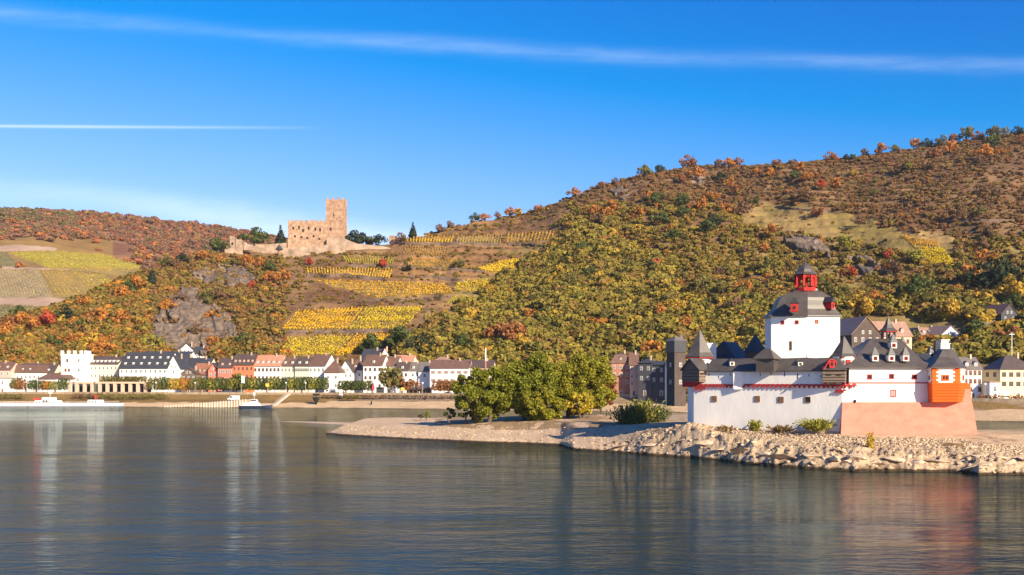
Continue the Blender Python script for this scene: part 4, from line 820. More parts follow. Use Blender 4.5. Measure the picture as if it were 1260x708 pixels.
fr = MB(); scallops(fr, s_at(873), s_at(904), zf, 7); scallops(fr, s_at(916), s_at(1014), zf, 17); scallops(fr, .3, s_at(873), zf - .1, 3, .34); scallops(fr, .5, s_at(869), zf - .55, 2, .34)
part(fr, 'corbel_frieze', [M_red])
fr = MB(); scallops(fr, s_at(1014), s_at(1042), zf, 5, .34); scallops(fr, s_at(1029), s_at(1042), zf - .75, 3, .34)
D2 = Vector((1, 0.02)).normalized(); N2 = Vector((0.02, -1)); C2 = Vector((53.2, 179.93)); 
def s2(px): return s_at(px, C2, D2)
scallops(fr, s2(1040), s2(1054), zf, 2, .3, C2, D2, N2)
part(fr, 'corbel_frieze', [M_red])
# pier foot, slits, loop holes
for px_, y_ in ((873, 461), (885, 464), (899, 461), (936, 461), (966, 460), (982, 463), (996, 462), (1011, 463), (949, 460)):
    sl_ = MB(); s = s_at(px_); Y_ = Yat(px_); z = ZP(y_, Y_); tall = px_ in (982, 966); wbox(sl_, s - .07, s + .07, 0.16, 0.19, z - (.45 if tall else .2), z + (.45 if tall else .2)); part(sl_, 'arrow_slit', [M_dark])
for px_, y_, tilt in ((879, 491, 0), (932, 491, 0), (961, 492, .25), (994, 492, 0)):
    s = s_at(px_); Y_ = Yat(px_); z = ZP(y_, Y_); wn_ = MB(); wbox(wn_, s - .42, s + .42, 0.0, 0.05, z - .4, z + .4); o = part(wn_, 'window', [M_dark])
    f = MB(); wbox(f, s - .5, s + .5, 0.0, 0.12, z + .40, z + .5); wbox(f, s - .5, s + .5, 0.0, 0.12, z - .5, z - .40); wbox(f, s - .5, s - .42, 0, .12, z - .4, z + .4); wbox(f, s + .42, s + .5, 0, .12, z - .4, z + .4)
    fo = f.build('frame', [M_shut], o, CO)
    sh = MB(); 
    for k in range(5): wbox(sh, s - .41 + tilt * .3, s + .40, .07 + .25 * tilt, .10 + .25 * tilt, z - .38 + k * .155, z - .26 + k * .155)
    if px_ != 994: sh.build('shutter', [M_shut], o, CO)
# wall-walk roof
rf = MB(); sA, sB = s_at(868), s_at(1034); ZR = ZP(441, 190); nseg = 14
prof = [(0.55, ZE - .05), (0.55, ZE + .1), (-2.6, ZR), (-5.8, ZE + .1), (-5.8, ZE - .05)]
rf.loft([[W(sA + (sB - sA) * k / nseg, o_, z + (.05 * math.sin(k * 2.1) if 1.0 < z - ZE else 0)) for o_, z in prof] for k in range(nseg + 1)]); part(rf, 'wall_walk_roof', [M_slate])
rf = MB(); rf.loft([[(A.x - .5 + k, 190, ZE - .02), (A.x - .5 + k, 190, ZE + .1), (A.x + 2.2, 190, ZR - .1), (A.x + 5, 190, ZE + .1)][0:0] or [(A.x - .5, yv, ZE - .02), (A.x + 2.2, yv, ZR - .15), (A.x + 5, yv, ZE)] for k, yv in enumerate((199, 206))]); part(rf, 'wall_walk_roof', [M_slate])
# small dormers on the wall-walk roof
def dormer_at(px, y, Y, wpx=6, hpx=6, rot=0.0, wall=M_white, mroof=M_slate, win=M_red, parent=fort, spike=False, dep=1.6):
    p = P(px, y, Y); m = Y / FPX; w_ = wpx * m; h_ = hpx * m; d = MB(); c, s = math.cos(rot), math.sin(rot)
    def T(x, yy_, z): return (p.x + x * c - yy_ * s, p.y + x * s + yy_ * c, p.z + z)
    d.hull8([T(-w_ / 2, 0, -h_ / 2), T(w_ / 2, 0, -h_ / 2), T(w_ / 2, dep, -h_ / 2), T(-w_ / 2, dep, -h_ / 2), T(-w_ / 2, 0, h_ / 2), T(w_ / 2, 0, h_ / 2), T(w_ / 2, dep, h_ / 2), T(-w_ / 2, dep, h_ / 2)], 0)
    hr = h_ * (.85 if not spike else 1.5); e = .12
    if spike: d.loft([[T(-w_ / 2 - e, -e, h_ / 2), T(w_ / 2 + e, -e, h_ / 2), T(w_ / 2 + e, dep, h_ / 2), T(-w_ / 2 - e, dep, h_ / 2)], [T(-.04, .35, h_ / 2 + hr), T(.04, .35, h_ / 2 + hr), T(.04, dep * .7, h_ / 2 + hr * .8), T(-.04, dep * .7, h_ / 2 + hr * .8)]], 1)
    else: d.loft([[T(-w_ / 2 - e, -e, h_ / 2), T(0, -e, h_ / 2 + hr), T(w_ / 2 + e, -e, h_ / 2)], [T(-w_ / 2 - e, dep + .6, h_ / 2), T(0, dep + .6, h_ / 2 + hr), T(w_ / 2 + e, dep + .6, h_ / 2)]], 1)
    if spike: d.tube(T(0, .35, h_ / 2 + hr - .1), T(0, .35, h_ / 2 + hr + .6), .05, .02, 5, 1)
    o = d.build('dormer', [wall, mroof], parent, CO)
    wd = MB(); wd.hull8([T(-w_ * .3, -.05, -h_ * .35), T(w_ * .3, -.05, -h_ * .35), T(w_ * .3, 0, -h_ * .35), T(-w_ * .3, 0, -h_ * .35), T(-w_ * .3, -.05, h_ * .3), T(w_ * .3, -.05, h_ * .3), T(w_ * .3, 0, h_ * .3), T(-w_ * .3, 0, h_ * .3)], 0)
    wd.hull8([T(-w_ * .17, -.08, -h_ * .22), T(w_ * .17, -.08, -h_ * .22), T(w_ * .17, -.05, -h_ * .22), T(-w_ * .17, -.05, -h_ * .22), T(-w_ * .17, -.08, h_ * .18), T(w_ * .17, -.08, h_ * .18), T(w_ * .17, -.05, h_ * .18), T(-w_ * .17, -.05, h_ * .18)], 1)
    wd.build('window', [win, M_dark], o, CO)
    return o
rw = math.atan2(LD.y, LD.x)
dormer_at(901, 447.5, Yat(901) + 1.3, 5.5, 5, rw + .35, M_white, M_slated, M_wood, dep=1.2) if False else dormer_at(901, 447.5, Yat(901) + .7, 5.5, 5, rw + .6, M_white, M_slated, M_wood, dep=1.8); dormer_at(985, 448, Yat(985) + .7, 5.5, 5, rw + .6, M_white, M_slated, M_wood, dep=1.8)
def cone_turret(px, Y, rpx, y_eave, y_apex, zb, n, rot, wall, roof, bodyf=.8, label=None, fin=True):
    q = P(px, y_eave, Y); r = rpx * Y / FPX; b_ = MB(); b_.lathe(q.x, q.y, [(r * bodyf, zb), (r * bodyf, q.z)], 16 if wall == M_white else n, 0, rot); o = part(b_, 'turret', [wall], label=label)
    zt = ZP(y_apex, Y); H = zt - q.z; t_ = MB(); t_.lathe(q.x, q.y, [(r, q.z - .12), (r * 1.02, q.z), (r * .8, q.z + H * .16), (r * .06, zt - .1), (.02, zt)], n, 0, rot)
    if fin: t_.tube((q.x, q.y, zt - .2), (q.x, q.y, zt + .7), .05, .03, 5)
    t_.build('turret_roof', [roof], o, CO)
    ev = MB(); ev.lathe(q.x, q.y, [(r * 1.0, q.z - .24), (r * 1.0, q.z - .125)], n, 0, rot); ev.build('eaves_trim', [M_red], o, CO); return o
t1 = cone_turret(861, 199.5, 20, 439.5, 406, 10, 6, .35, M_white, M_slate, .74)
wd = MB(); q = P(864.5, 445, 197.3); wd.box(q.x - .35, q.x + .35, q.y - .2, q.y - .05, q.z - .3, q.z + .3); wd.build('window', [M_shut], t1, CO)
t4 = cone_turret(1038.5, 184, 18.5, 439.5, 414, 11, 6, .1, M_white, M_slate, .93)
q = P(1038.5, 445.5, 184); wd = MB(); wd.box(q.x - .3, q.x + .35, q.y - 2.45, q.y - 2.2, q.z - .32, q.z + .32); wd.build('window', [M_red], t4, CO)
# inner buildings: hipped hall roof and pyramid roof turned away from the sun, shade also in their slate colour, chimney stack
hall = MB(); q = P(897, 440, 209); pl = rect(q.x, q.y, 5.4, 6.2, R(-38)); hall.prism(pl, 12, q.z - .4); o = part(hall, 'hall_wall', [M_white])
hr = MB(); pe = rect(q.x, q.y, 6.4, 7.2, R(-38)); pt = rect(q.x, q.y, .8, 4.2, R(-38)); zt = ZP(421, 209)
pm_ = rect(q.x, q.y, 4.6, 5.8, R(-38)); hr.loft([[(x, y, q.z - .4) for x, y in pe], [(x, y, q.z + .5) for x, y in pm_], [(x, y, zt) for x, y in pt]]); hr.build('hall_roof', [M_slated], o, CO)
ch = MB(); q = P(875, 432, 206); ch.box(q.x - .85, q.x + .85, q.y - .6, q.y + .6, 13, ZP(423, 206)); ch.box(q.x - .95, q.x + .95, q.y - .7, q.y + .7, ZP(423.8, 206), ZP(422.4, 206)); part(ch, 'chimney', [M_white])
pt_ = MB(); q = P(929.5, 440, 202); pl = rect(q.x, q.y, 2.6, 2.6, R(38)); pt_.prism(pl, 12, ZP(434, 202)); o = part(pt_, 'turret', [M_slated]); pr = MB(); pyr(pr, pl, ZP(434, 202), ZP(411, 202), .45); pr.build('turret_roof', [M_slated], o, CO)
# slate clad bay tower on the wall-walk roof
q = P(944, 450, 187.0); pl = rect(q.x, q.y, 3.0, 2.6, R(-30)); b_ = MB(); b_.prism(pl, ZE - .1, ZP(441.5, 184.5)); o = part(b_, 'turret', [M_slate])
pr = MB(); pe = rect(q.x, q.y, 3.9, 3.2, R(-38)); pt = rect(q.x, q.y, 1.2, .1, R(-38)); pr.loft([[(x, y, ZP(442, 184.5)) for x, y in pe], [(x, y, ZP(441, 184.5)) for x, y in pe], [(x, y, ZP(429, 184.5)) for x, y in pt]]); pr.build('turret_roof', [M_slate], o, CO)
# corner bay of dark oak, gable towards the west
def bay(px, y0, y1, Y, wx, wy, rot, y_ridge, gable_left, name='oriel', wall=M_wood, labels=None):
    q = P(px, y1, Y); z0, z1 = ZP(y0, Y), ZP(y1, Y); zr = ZP(y_ridge, Y); pl = rect(q.x, q.y, wx, wy, rot); b_ = MB(); b_.prism(pl, z0, z1)
    c, s = math.cos(rot), math.sin(rot)
    def T(x, yy_, z): return (q.x + x * c - yy_ * s, q.y + x * s + yy_ * c, z)
    if gable_left: b_.loft([[T(-wx / 2, -wy / 2, z1), T(-wx / 2, wy / 2, z1), T(-wx / 2, 0, zr - .15)], [T(-wx / 2 + .15, -wy / 2, z1), T(-wx / 2 + .15, wy / 2, z1), T(-wx / 2 + .15, 0, zr - .15)]])
    o = part(b_, name, [wall]); r_ = MB(); e = .3
    if gable_left: r_.loft([[T(-wx / 2 - e, -wy / 2 - e, z1 - .25), T(-wx / 2 - e, 0, zr), T(-wx / 2 - e, wy / 2 + e, z1 - .25), T(-wx / 2 - e, wy / 2 + e - .2, z1 - .35), T(-wx / 2 - e, 0, zr - .25), T(-wx / 2 - e, -wy / 2 - e + .2, z1 - .35)], [T(wx / 2 + e, -wy / 2 - e, z1 - .25), T(wx / 2 + e, 0, zr), T(wx / 2 + e, wy / 2 + e, z1 - .25), T(wx / 2 + e, wy / 2 + e - .2, z1 - .35), T(wx / 2 + e, 0, zr - .25), T(wx / 2 + e, -wy / 2 - e + .2, z1 - .35)]])
    else: r_.loft([[T(-wx / 2 - e, -wy / 2 - e, z1), T(wx / 2 + e, -wy / 2 - e, z1), T(wx / 2 + e, wy / 2 + 1.2, z1), T(-wx / 2 - e, wy / 2 + 1.2, z1)], [T(-wx / 2 * .35, 0, zr), T(wx / 2 * .35, 0, zr), T(wx / 2 * .35, wy / 2 + 1.2, zr), T(-wx / 2 * .35, wy / 2 + 1.2, zr)]])
    r_.build('oriel_roof', [M_slate], o, CO)
    bd = MB()
    for zz in np.linspace(z0 + .25, z1 - .25, 4):
        for x0_, x1_, y0_, y1_ in ((-wx / 2, wx / 2, -wy / 2 - .05, -wy / 2), (-wx / 2 - .05, -wx / 2, -wy / 2, wy / 2), (wx / 2, wx / 2 + .05, -wy / 2, wy / 2)):
            bd.hull8([T(x0_, y0_, zz), T(x1_, y0_, zz), T(x1_, y1_, zz), T(x0_, y1_, zz), T(x0_, y0_, zz + .1), T(x1_, y0_, zz + .1), T(x1_, y1_, zz + .1), T(x0_, y1_, zz + .1)])
    bd.build('cladding_batten', [M_dwood if wall == M_wood else M_wood], o, CO)
    hz = MB(); zz = (z0 + z1) / 2 + .1
    for sx_ in (-wx * .22, wx * .22): hz.hull8([T(sx_ - .4, -wy / 2 - .08, zz), T(sx_ + .4, -wy / 2 - .08, zz), T(sx_ + .4, -wy / 2 - .05, zz), T(sx_ - .4, -wy / 2 - .05, zz), T(sx_ - .4, -wy / 2 - .08, zz + .22), T(sx_ + .4, -wy / 2 - .08, zz + .22), T(sx_ + .4, -wy / 2 - .05, zz + .22), T(sx_ - .4, -wy / 2 - .05, zz + .22)])
    hz.build('look_out', [M_dark], o, CO); br = MB()
    for sx_ in (-wx / 2 + .2, 0, wx / 2 - .2): br.loft([[T(sx_ - .12, -wy / 2, z0), T(sx_ + .12, -wy / 2, z0), T(sx_ + .12, wy / 2, z0), T(sx_ - .12, wy / 2, z0)], [T(sx_ - .12, wy * .25, z0 - .9), T(sx_ + .12, wy * .25, z0 - .9), T(sx_ + .12, wy / 2, z0 - .9), T(sx_ - .12, wy / 2, z0 - .9)]])
    br.build('bracket', [M_red], o, CO); return o
# front edge faces the lit side; its west face shows its dark gable
bay(855.5, 470, 454, 195.9, 2.3, 4.2, R(36), 441, True)
ob = bay(1027, 470.5, 455.5, 180.6, 3.5, 2.4, R(-23), 440.5, False)
# red arched dormer on the second oriel
q = P(1024, 455, 179.4); ad = MB(); 
for k in range(8):
    t0_, t1_ = math.pi * k / 8, math.pi * (k + 1) / 8
    for ro, ri in ((.78, .60),):
        a0, a1 = (-math.cos(t0_), math.sin(t0_)), (-math.cos(t1_), math.sin(t1_)); zb = q.z + .9
        ad.hull8([(q.x + a0[0] * ri, q.y, zb + a0[1] * ri), (q.x + a1[0] * ri, q.y, zb + a1[1] * ri), (q.x + a1[0] * ri, q.y + 1.2, zb + a1[1] * ri), (q.x + a0[0] * ri, q.y + 1.2, zb + a0[1] * ri),
                  (q.x + a0[0] * ro, q.y, zb + a0[1] * ro), (q.x + a1[0] * ro, q.y, zb + a1[1] * ro), (q.x + a1[0] * ro, q.y + 1.2, zb + a1[1] * ro), (q.x + a0[0] * ro, q.y + 1.2, zb + a0[1] * ro)], 0)
ad.box(q.x - .42, q.x + .42, q.y + .05, q.y + .9, q.z + .3, q.z + 1.35, 0); ad.box(q.x - .18, q.x + .18, q.y - .02, q.y + .05, q.z + .6, q.z + 1.2, 1)
ad.hull8([(q.x - 1.5, q.y - .1, q.z), (q.x - 1.3, q.y - .1, q.z), (q.x - 1.3, q.y + .3, q.z), (q.x - 1.5, q.y + .3, q.z), (q.x - .75, q.y - .1, q.z + 1.1), (q.x - .6, q.y - .1, q.z + 1.1), (q.x - .6, q.y + .3, q.z + 1.1), (q.x - .75, q.y + .3, q.z + 1.1)], 0)
ad.build('arched_dormer', [M_red, M_dark], ob, CO)

# keep
K1, K0, K2 = P(949, 0, 192), P(994, 0, 190), P(1033.5, 0, 191.5); KP = [(K1.x, K1.y), (K0.x, K0.y), (K2.x, K2.y), (K2.x - .2, K2.y + 6.5), ((K1.x + K2.x) / 2 + .3, 200.5), (K1.x + .3, K1.y + 6)]
zE = ZP(389.5, 191); kb = MB(); kb.prism(KP, 8, zE); keep_ = part(kb, 'keep_wall', [M_white])
kcx, kcy = P(993.8, 0, 195).x, 195.0
Ycen = 193.0; prof = [(389.6, 1.08), (388.6, 1.07), (385, .98), (380.5, .88), (376, .825), (370, .785), (366, .74), (362.5, .64), (359.5, .50), (356.5, .33), (354, .30)]
def kring(f, z): return [(kcx + (x - kcx) * f, kcy + (y - kcy) * f, z) for x, y in KP]
kr = MB(); kr.loft([kring(f, ZP(y, Ycen) + (zE - ZP(389.6, Ycen))) for y, f in prof]); kroof = kr.build('keep_roof', [M_slate], keep_, CO)
def on_face(pa, pb, px, y):
    d = (Vector(pb) - Vector(pa)).normalized(); s = s_at(px, Vector(pa), d); q = Vector(pa) + d * s; n = Vector((d.y, -d.x)); n = n if n.y < 0 else -n; return q, d, n, ZP(y, q.y)
def wall_window(pa, pb, px, y, w_, h_, frame, pane, parent, name='window', proud=.08, bw=.12, lab=None):
    q, d, n, z = on_face(pa, pb, px, y); o_ = MB(); qa = q
    def bx_(s0, s1, z0, z1, p0, p1, mb_, mi=0): mb_.hull8([W(s0, p1, z0, qa, d, n), W(s1, p1, z0, qa, d, n), W(s1, p0, z0, qa, d, n), W(s0, p0, z0, qa, d, n), W(s0, p1, z1, qa, d, n), W(s1, p1, z1, qa, d, n), W(s1, p0, z1, qa, d, n), W(s0, p0, z1, qa, d, n)], mi)
    bx_(-w_ / 2, w_ / 2, z - h_ / 2, z + h_ / 2, -.05, .02, o_); w = o_.build(name, [pane], parent, CO); f = MB()
    bx_(-w_ / 2 - bw, w_ / 2 + bw, z + h_ / 2, z + h_ / 2 + bw, -.02, proud, f); bx_(-w_ / 2 - bw, w_ / 2 + bw, z - h_ / 2 - bw, z - h_ / 2, -.02, proud + .03, f)
    bx_(-w_ / 2 - bw, -w_ / 2, z - h_ / 2, z + h_ / 2, -.02, proud, f); bx_(w_ / 2, w_ / 2 + bw, z - h_ / 2, z + h_ / 2, -.02, proud, f)
    if w_ > .6: bx_(-.05, .05, z - h_ / 2, z + h_ / 2, .02, .05, f)
    f.build('frame', [frame], w, CO); return w
for px_, y_ in ((963, 397), (980.6, 396.6)): wall_window(KP[0], KP[1], px_, y_, .34, .4, M_red, M_dark, keep_)
wall_window(KP[1], KP[2], 1004.8, 396, .42, .42, M_red, M_shut, keep_); wall_window(KP[0], KP[1], 973, 425.5, .2, 1.3, M_wood, M_dark, keep_); wall_window(KP[1], KP[2], 1017.3, 425, .22, .5, M_white, M_wood, keep_)
dormer_at(977.5, 378.5, 188.4, 9, 10, R(-15), M_red, M_slated, M_red, kroof); dormer_at(1025, 376, 190.8, 7, 8, R(40), M_red, M_slated, M_red, kroof)
# lantern
ln = MB(); zl0, zl1 = ZP(355, Ycen), ZP(337.5, Ycen); rl = 1.74; lx, ly = P(994, 0, 193).x, 194.6
ln.lathe(lx, ly, [(rl * 1.03, zl0 - .4), (rl * 1.03, zl0 + .2)], 8, 0, R(22.5))
for k in range(8):
    th = R(22.5 + 45 * k); x, y = lx + rl * math.cos(th), ly + rl * math.sin(th); ln.box(x - .17, x + .17, y - .17, y + .17, zl0 + .4, zl1)
for z0_, z1_ in ((zl0 + 1.05, zl0 + 1.15), (zl1 - .5, zl1)): ln.lathe(lx, ly, [(rl * 1.0, z0_), (rl * 1.0, z1_)], 8, 0, R(22.5)) if z0_ > zl1 - 1 else None
lan = part(ln, 'lantern', [M_red], keep_); 
for k in range(8):
    th0, th1 = R(22.5 + 45 * k), R(67.5 + 45 * k); ar = MB(); a = Vector((lx + rl * math.cos(th0), ly + rl * math.sin(th0))); b2_ = Vector((lx + rl * math.cos(th1), ly + rl * math.sin(th1)))
    for j in range(6):
        u0, u1 = j / 6, (j + 1) / 6; h0 = 1.05 * math.sin(math.pi * u0) ** .6 if u0 else 0; h1 = 1.05 * math.sin(math.pi * u1) ** .6 if u1 < 1 else 0; zb = zl1 - 1.35
        p0, p1 = a.lerp(b2_, u0), a.lerp(b2_, u1); c0 = (Vector((lx, ly)) - p0).normalized() * .15; c1 = (Vector((lx, ly)) - p1).normalized() * .15
        ar.hull8([(p0.x, p0.y, zb + h0), (p1.x, p1.y, zb + h1), (p1.x + c1.x, p1.y + c1.y, zb + h1), (p0.x + c0.x, p0.y + c0.y, zb + h0), (p0.x, p0.y, zl1 - .45), (p1.x, p1.y, zl1 - .45), (p1.x + c1.x, p1.y + c1.y, zl1 - .45), (p0.x + c0.x, p0.y + c0.y, zl1 - .45)])
    ar.build('lantern_arch', [M_red], lan, CO) if False else part(ar, 'lantern_arch', [M_red])
dm = MB(); dm.lathe(lx, ly, [(rl * 1.18, zl1 - .05), (rl * 1.2, zl1 + .1), (rl * .92, zl1 + .45), (rl * .80, zl1 + .95), (rl * .62, zl1 + 1.4), (rl * .3, zl1 + 1.85), (.1, zl1 + 2.15), (.06, zl1 + 3.1)], 8, 0, R(22.5)); dm.lathe(lx, ly, [(.02, zl1 + 3.0), (.22, zl1 + 3.15), (.02, zl1 + 3.35)], 8)
dm.tube((lx, ly, zl1 + 3.3), (lx, ly, zl1 + 4.3), .09, .04, 5); part(dm, 'lantern_roof', [M_slate])

# south building over the pink bastion
E0 = P(1045, 0, 180.15); E1 = P(1149, 0, 181.0); za = ZP(495, 180); zb = ZP(452, 180.5)
bl = [(E0.x, E0.y), (E1.x, E1.y), (E1.x + 1.5, 194), (E0.x + 1, 196)]; mb = MB(); mb.prism(bl, 6, zb); sb_ = part(mb, 'building_wall', [M_white])
st_ = MB(); st_.prism([(E0.x - .05, E0.y - .1), (E1.x + .05, E1.y - .1), (E1.x + .05, E1.y), (E0.x - .05, E0.y)], ZP(472, 180), ZP(470.6, 180)); st_.build('string_course', [M_red], sb_, CO)
for px_, y_ in ((1070, 464), (1097, 463.3), (1125, 464)): wall_window(bl[0], bl[1], px_, y_, .55, .55, M_red, M_dark, sb_, bw=.14)
wall_window(bl[0], bl[1], 1099, 484.3, .62, .95, M_red, M_metal, sb_, bw=.14)
gg = MB(); q, d, n, z = on_face(bl[0], bl[1], 1051.5, 494); gg.hull8([W(-.1, .5, z - .2, q, d, n), W(.1, .5, z - .2, q, d, n), W(.1, 0, z - .2, q, d, n), W(-.1, 0, z - .2, q, d, n), W(-.1, .5, z + .25, q, d, n), W(.1, .5, z + .25, q, d, n), W(.1, 0, z + .25, q, d, n), W(-.1, 0, z + .25, q, d, n)]); part(gg, 'drain_spout', [M_dark])
# roof: steep hip with a slight sprocket
def ring4(a): return a
r0 = [(E0.x - .9, E0.y - .7), (E1.x + .4, E1.y - .7), (E1.x + 2, 195), (E0.x - .5, 197)]; ra, rb = P(1072, 0, 187), P(1107, 0, 187.5)
zt1 = ZP(417, 187.5); r1 = [(E0.x + .9, E0.y + .9), (E1.x - 1.3, E1.y + .9), (E1.x - .2, 193.5), (E0.x + 1, 195)]; r2 = [(ra.x, 187.2), (rb.x, 187.2), (rb.x, 188.6), (ra.x, 188.6)]
rf = MB(); rf.loft([[(x, y, zb - .1) for x, y in r0], [(x, y, zb + .05) for x, y in r0], [(x, y, zb + 1.0) for x, y in r1], [(x, y, zt1) for x, y in r2]]); srf = rf.build('building_roof', [M_slate], sb_, CO)
for px_, y_, Y_ in ((1077.4, 441, 180.6), (1097.4, 441, 180.6), (1115, 441, 180.6), (1100, 425, 183.6)): dormer_at(px_, y_, Y_, 7.4, 7.2, 0, M_white, M_slated, M_red, srf, spike=True)
q = P(1110.5, 424, 189); pk = MB(); pk.lathe(q.x, q.y, [(.7, q.z - 2), (.7, q.z), (.05, q.z + 1.4)], 6); pk.build('roof_spike', [M_slated], srf, CO)
# bell turret
bx0 = P(1093, 0, 187.9); btz0, btz1 = ZP(420, 187.9), ZP(407.5, 187.9); bt = MB(); bt.lathe(bx0.x, bx0.y, [(1.25, btz0 - .8), (1.25, btz0 + .35)], 6)
for k in range(6): th = math.pi * k / 3; bt.tube((bx0.x + 1.12 * math.cos(th), bx0.y + 1.12 * math.sin(th), btz0), (bx0.x + 1.12 * math.cos(th), bx0.y + 1.12 * math.sin(th), btz1), .13, n=6)
bt.lathe(bx0.x, bx0.y, [(.4, btz0 + .4), (.36, btz0 + .7), (.2, btz0 + 1.2)], 8); bto = bt.build('bell_turret', [M_slated], srf, CO) if False else part(bt, 'bell_turret', [M_slated])
br_ = MB(); br_.lathe(bx0.x, bx0.y, [(1.55, btz1 - .05), (1.55, btz1 + .08), (1.0, btz1 + .5), (.62, btz1 + 1.1), (.4, btz1 + 1.7), (.08, btz1 + 2.35), (.05, btz1 + 3.1)], 6); br_.build('turret_roof', [M_slate], bto, CO)
ev = MB(); ev.lathe(bx0.x, bx0.y, [(1.5, btz1 - .2), (1.5, btz1 - .055)], 6); ev.build('eaves_trim', [M_red], bto, CO)
# pink battered bastion
zp = ZP(495, 180.4); pk = MB(); b0 = [P(1034.5, 0, 178.6), P(1203.5, 0, 179.6)]; t0 = [P(1036.5, 0, 179.9), P(1194.5, 0, 181.2)]
pk.loft([[(b0[0].x, 178.6, 2.5), (b0[1].x, 179.6, 2.5), (b0[1].x + 1.5, 192, 2.5), (b0[0].x + 1.5, 190, 2.5)], [(b0[0].x + .05, 178.65, 4.3), (b0[1].x - .05, 179.65, 4.3), (b0[1].x + 1.4, 192, 4.3), (b0[0].x + 1.5, 190, 4.3)], [(t0[0].x, 179.9, zp), (t0[1].x, 180.7, zp), (t0[1].x + 1.4, 191, zp), (t0[0].x + 1.5, 190, zp)]])
q0, q1 = P(1180, 0, 180.9), P(1194, 0, 181); pk.loft([[(q0.x, 180.75, zp - .1), (t0[1].x - .04, 180.75, zp - .1), (t0[1].x + 1.3, 191, zp - .1), (q0.x, 191, zp - .1)], [(q0.x, 180.9, ZP(479, 181)), (q1.x, 180.9, ZP(479, 181)), (q1.x + 1.2, 190, ZP(479, 181)), (q0.x, 190, ZP(479, 181))]])
part(pk, 'bastion', [M_pink]); lg = MB(); q = P(1190, 476, 181.3); lg.box(q.x - .45, q.x + .45, 181, 181.5, ZP(479, 181), ZP(472, 181)); part(lg, 'parapet_stone', [M_orange])
# plinth: thin pinkish damp course at the wall foot
pl_ = MB(); wbox(pl_, .1, s_at(1034), 0, .05, 3.2, 4.75); part(pl_, 'plinth', [pm('damp_plaster', (0.62, 0.45, 0.36), var=0.15, scale=0.5)])
# orange corner oriel
OB = [(P(1141, 0, 181.2).x, 181.2), (P(1147.5, 0, 178.3).x, 178.3), (P(1180, 0, 178.3).x, 178.3), (P(1187.5, 0, 180.8).x, 180.8), (P(1187.5, 0, 180.8).x + .5, 187), (P(1141, 0, 181.2).x + .5, 187)]
zo0, zo1 = ZP(471, 178.5), ZP(452.5, 178.5); ou = MB(); ou.prism(OB, zo0, zo1); oo = part(ou, 'corner_oriel', [M_white])
cxo = sum(p[0] for p in OB[:4]) / 4; 
cb = MB(); prev = None
for k in range(7):
    za_, zb_ = zo0 - k * .45, zo0 - (k + 1) * .45 + .06; f = 1.05 - k * .018; f2 = f - .015
    def rr(f, z): return [(cxo - .3 + (x - cxo + .3) * f, 183 + (y - 183) * (f if y < 182.5 else 1), z) for x, y in OB]
    cb.loft([rr(f2 - .035, zb_ - .06), rr(f2, zb_), rr(f, za_ - .12), rr(f, za_)])
cb.build('oriel_base', [M_orange], oo, CO)
qn = MB()
for px_, sd in ((1147.5, 1), (1180, -1)):
    q, d, n, _ = on_face(OB[1], OB[2], px_, 460)
    for k in range(8):
        w_ = .95 if k % 2 == 0 else .62; z0_ = zo0 + k * (zo1 - zo0) / 8; z1_ = zo0 + (k + 1) * (zo1 - zo0) / 8; s0_, s1_ = (-.04, w_) if sd > 0 else (-w_, .04)
        qn.hull8([W(s0_, .04, z0_, q, d, n), W(s1_, .04, z0_, q, d, n), W(s1_, 0, z0_, q, d, n), W(s0_, 0, z0_, q, d, n), W(s0_, .04, z1_, q, d, n), W(s1_, .04, z1_, q, d, n), W(s1_, 0, z1_, q, d, n), W(s0_, 0, z1_, q, d, n)])
        e = Vector(OB[0]) - Vector(OB[1]) if sd > 0 else Vector(OB[3]) - Vector(OB[2]); e2 = e.normalized(); ne = Vector((e2.y, -e2.x)); ne = ne if ne.y < 0 else -ne; q3 = Vector(OB[1] if sd > 0 else OB[2]); w3 = w_ * .9
        qn.hull8([W(.0, .045, z0_ , q3, e2, ne), W(w3, .045, z0_, q3, e2, ne), W(w3, 0, z0_, q3, e2, ne), W(0, 0, z0_, q3, e2, ne), W(0, .045, z1_, q3, e2, ne), W(w3, .045, z1_, q3, e2, ne), W(w3, 0, z1_, q3, e2, ne), W(0, 0, z1_, q3, e2, ne)])
qn.build('quoins', [M_orange], oo, CO)
wall_window(OB[1], OB[2], 1163, 465, .85, .55, M_orange, M_dark, oo, bw=.2); wall_window(OB[2], OB[3], 1185, 465, .5, .5, M_orange, M_dark, oo, bw=.2); wall_window(OB[0], OB[1], 1143.6, 465, .5, .5, M_orange, M_dark, oo, bw=.15)
orf = MB(); c_ = P(1164, 0, 184); 
def ro_(f, z): return [(c_.x + (x - c_.x) * f, 183 + (y - 183) * f, z) for x, y in OB]
orf.loft([ro_(1.10, zo1 - .08), ro_(1.10, zo1 + .05), ro_(.86, zo1 + .7), ro_(.6, zo1 + 1.7), ro_(.34, ZP(430, 184))]); orr = orf.build('oriel_roof', [M_slate], oo, CO)
dormer_at(1146.8, 437, 184.5, 5, 6, 0, M_white, M_slated, M_wood, orr, spike=True); dormer_at(1173, 440.5, 181.6, 5.5, 6.5, R(8), M_white, M_slated, M_wood, orr, spike=True)
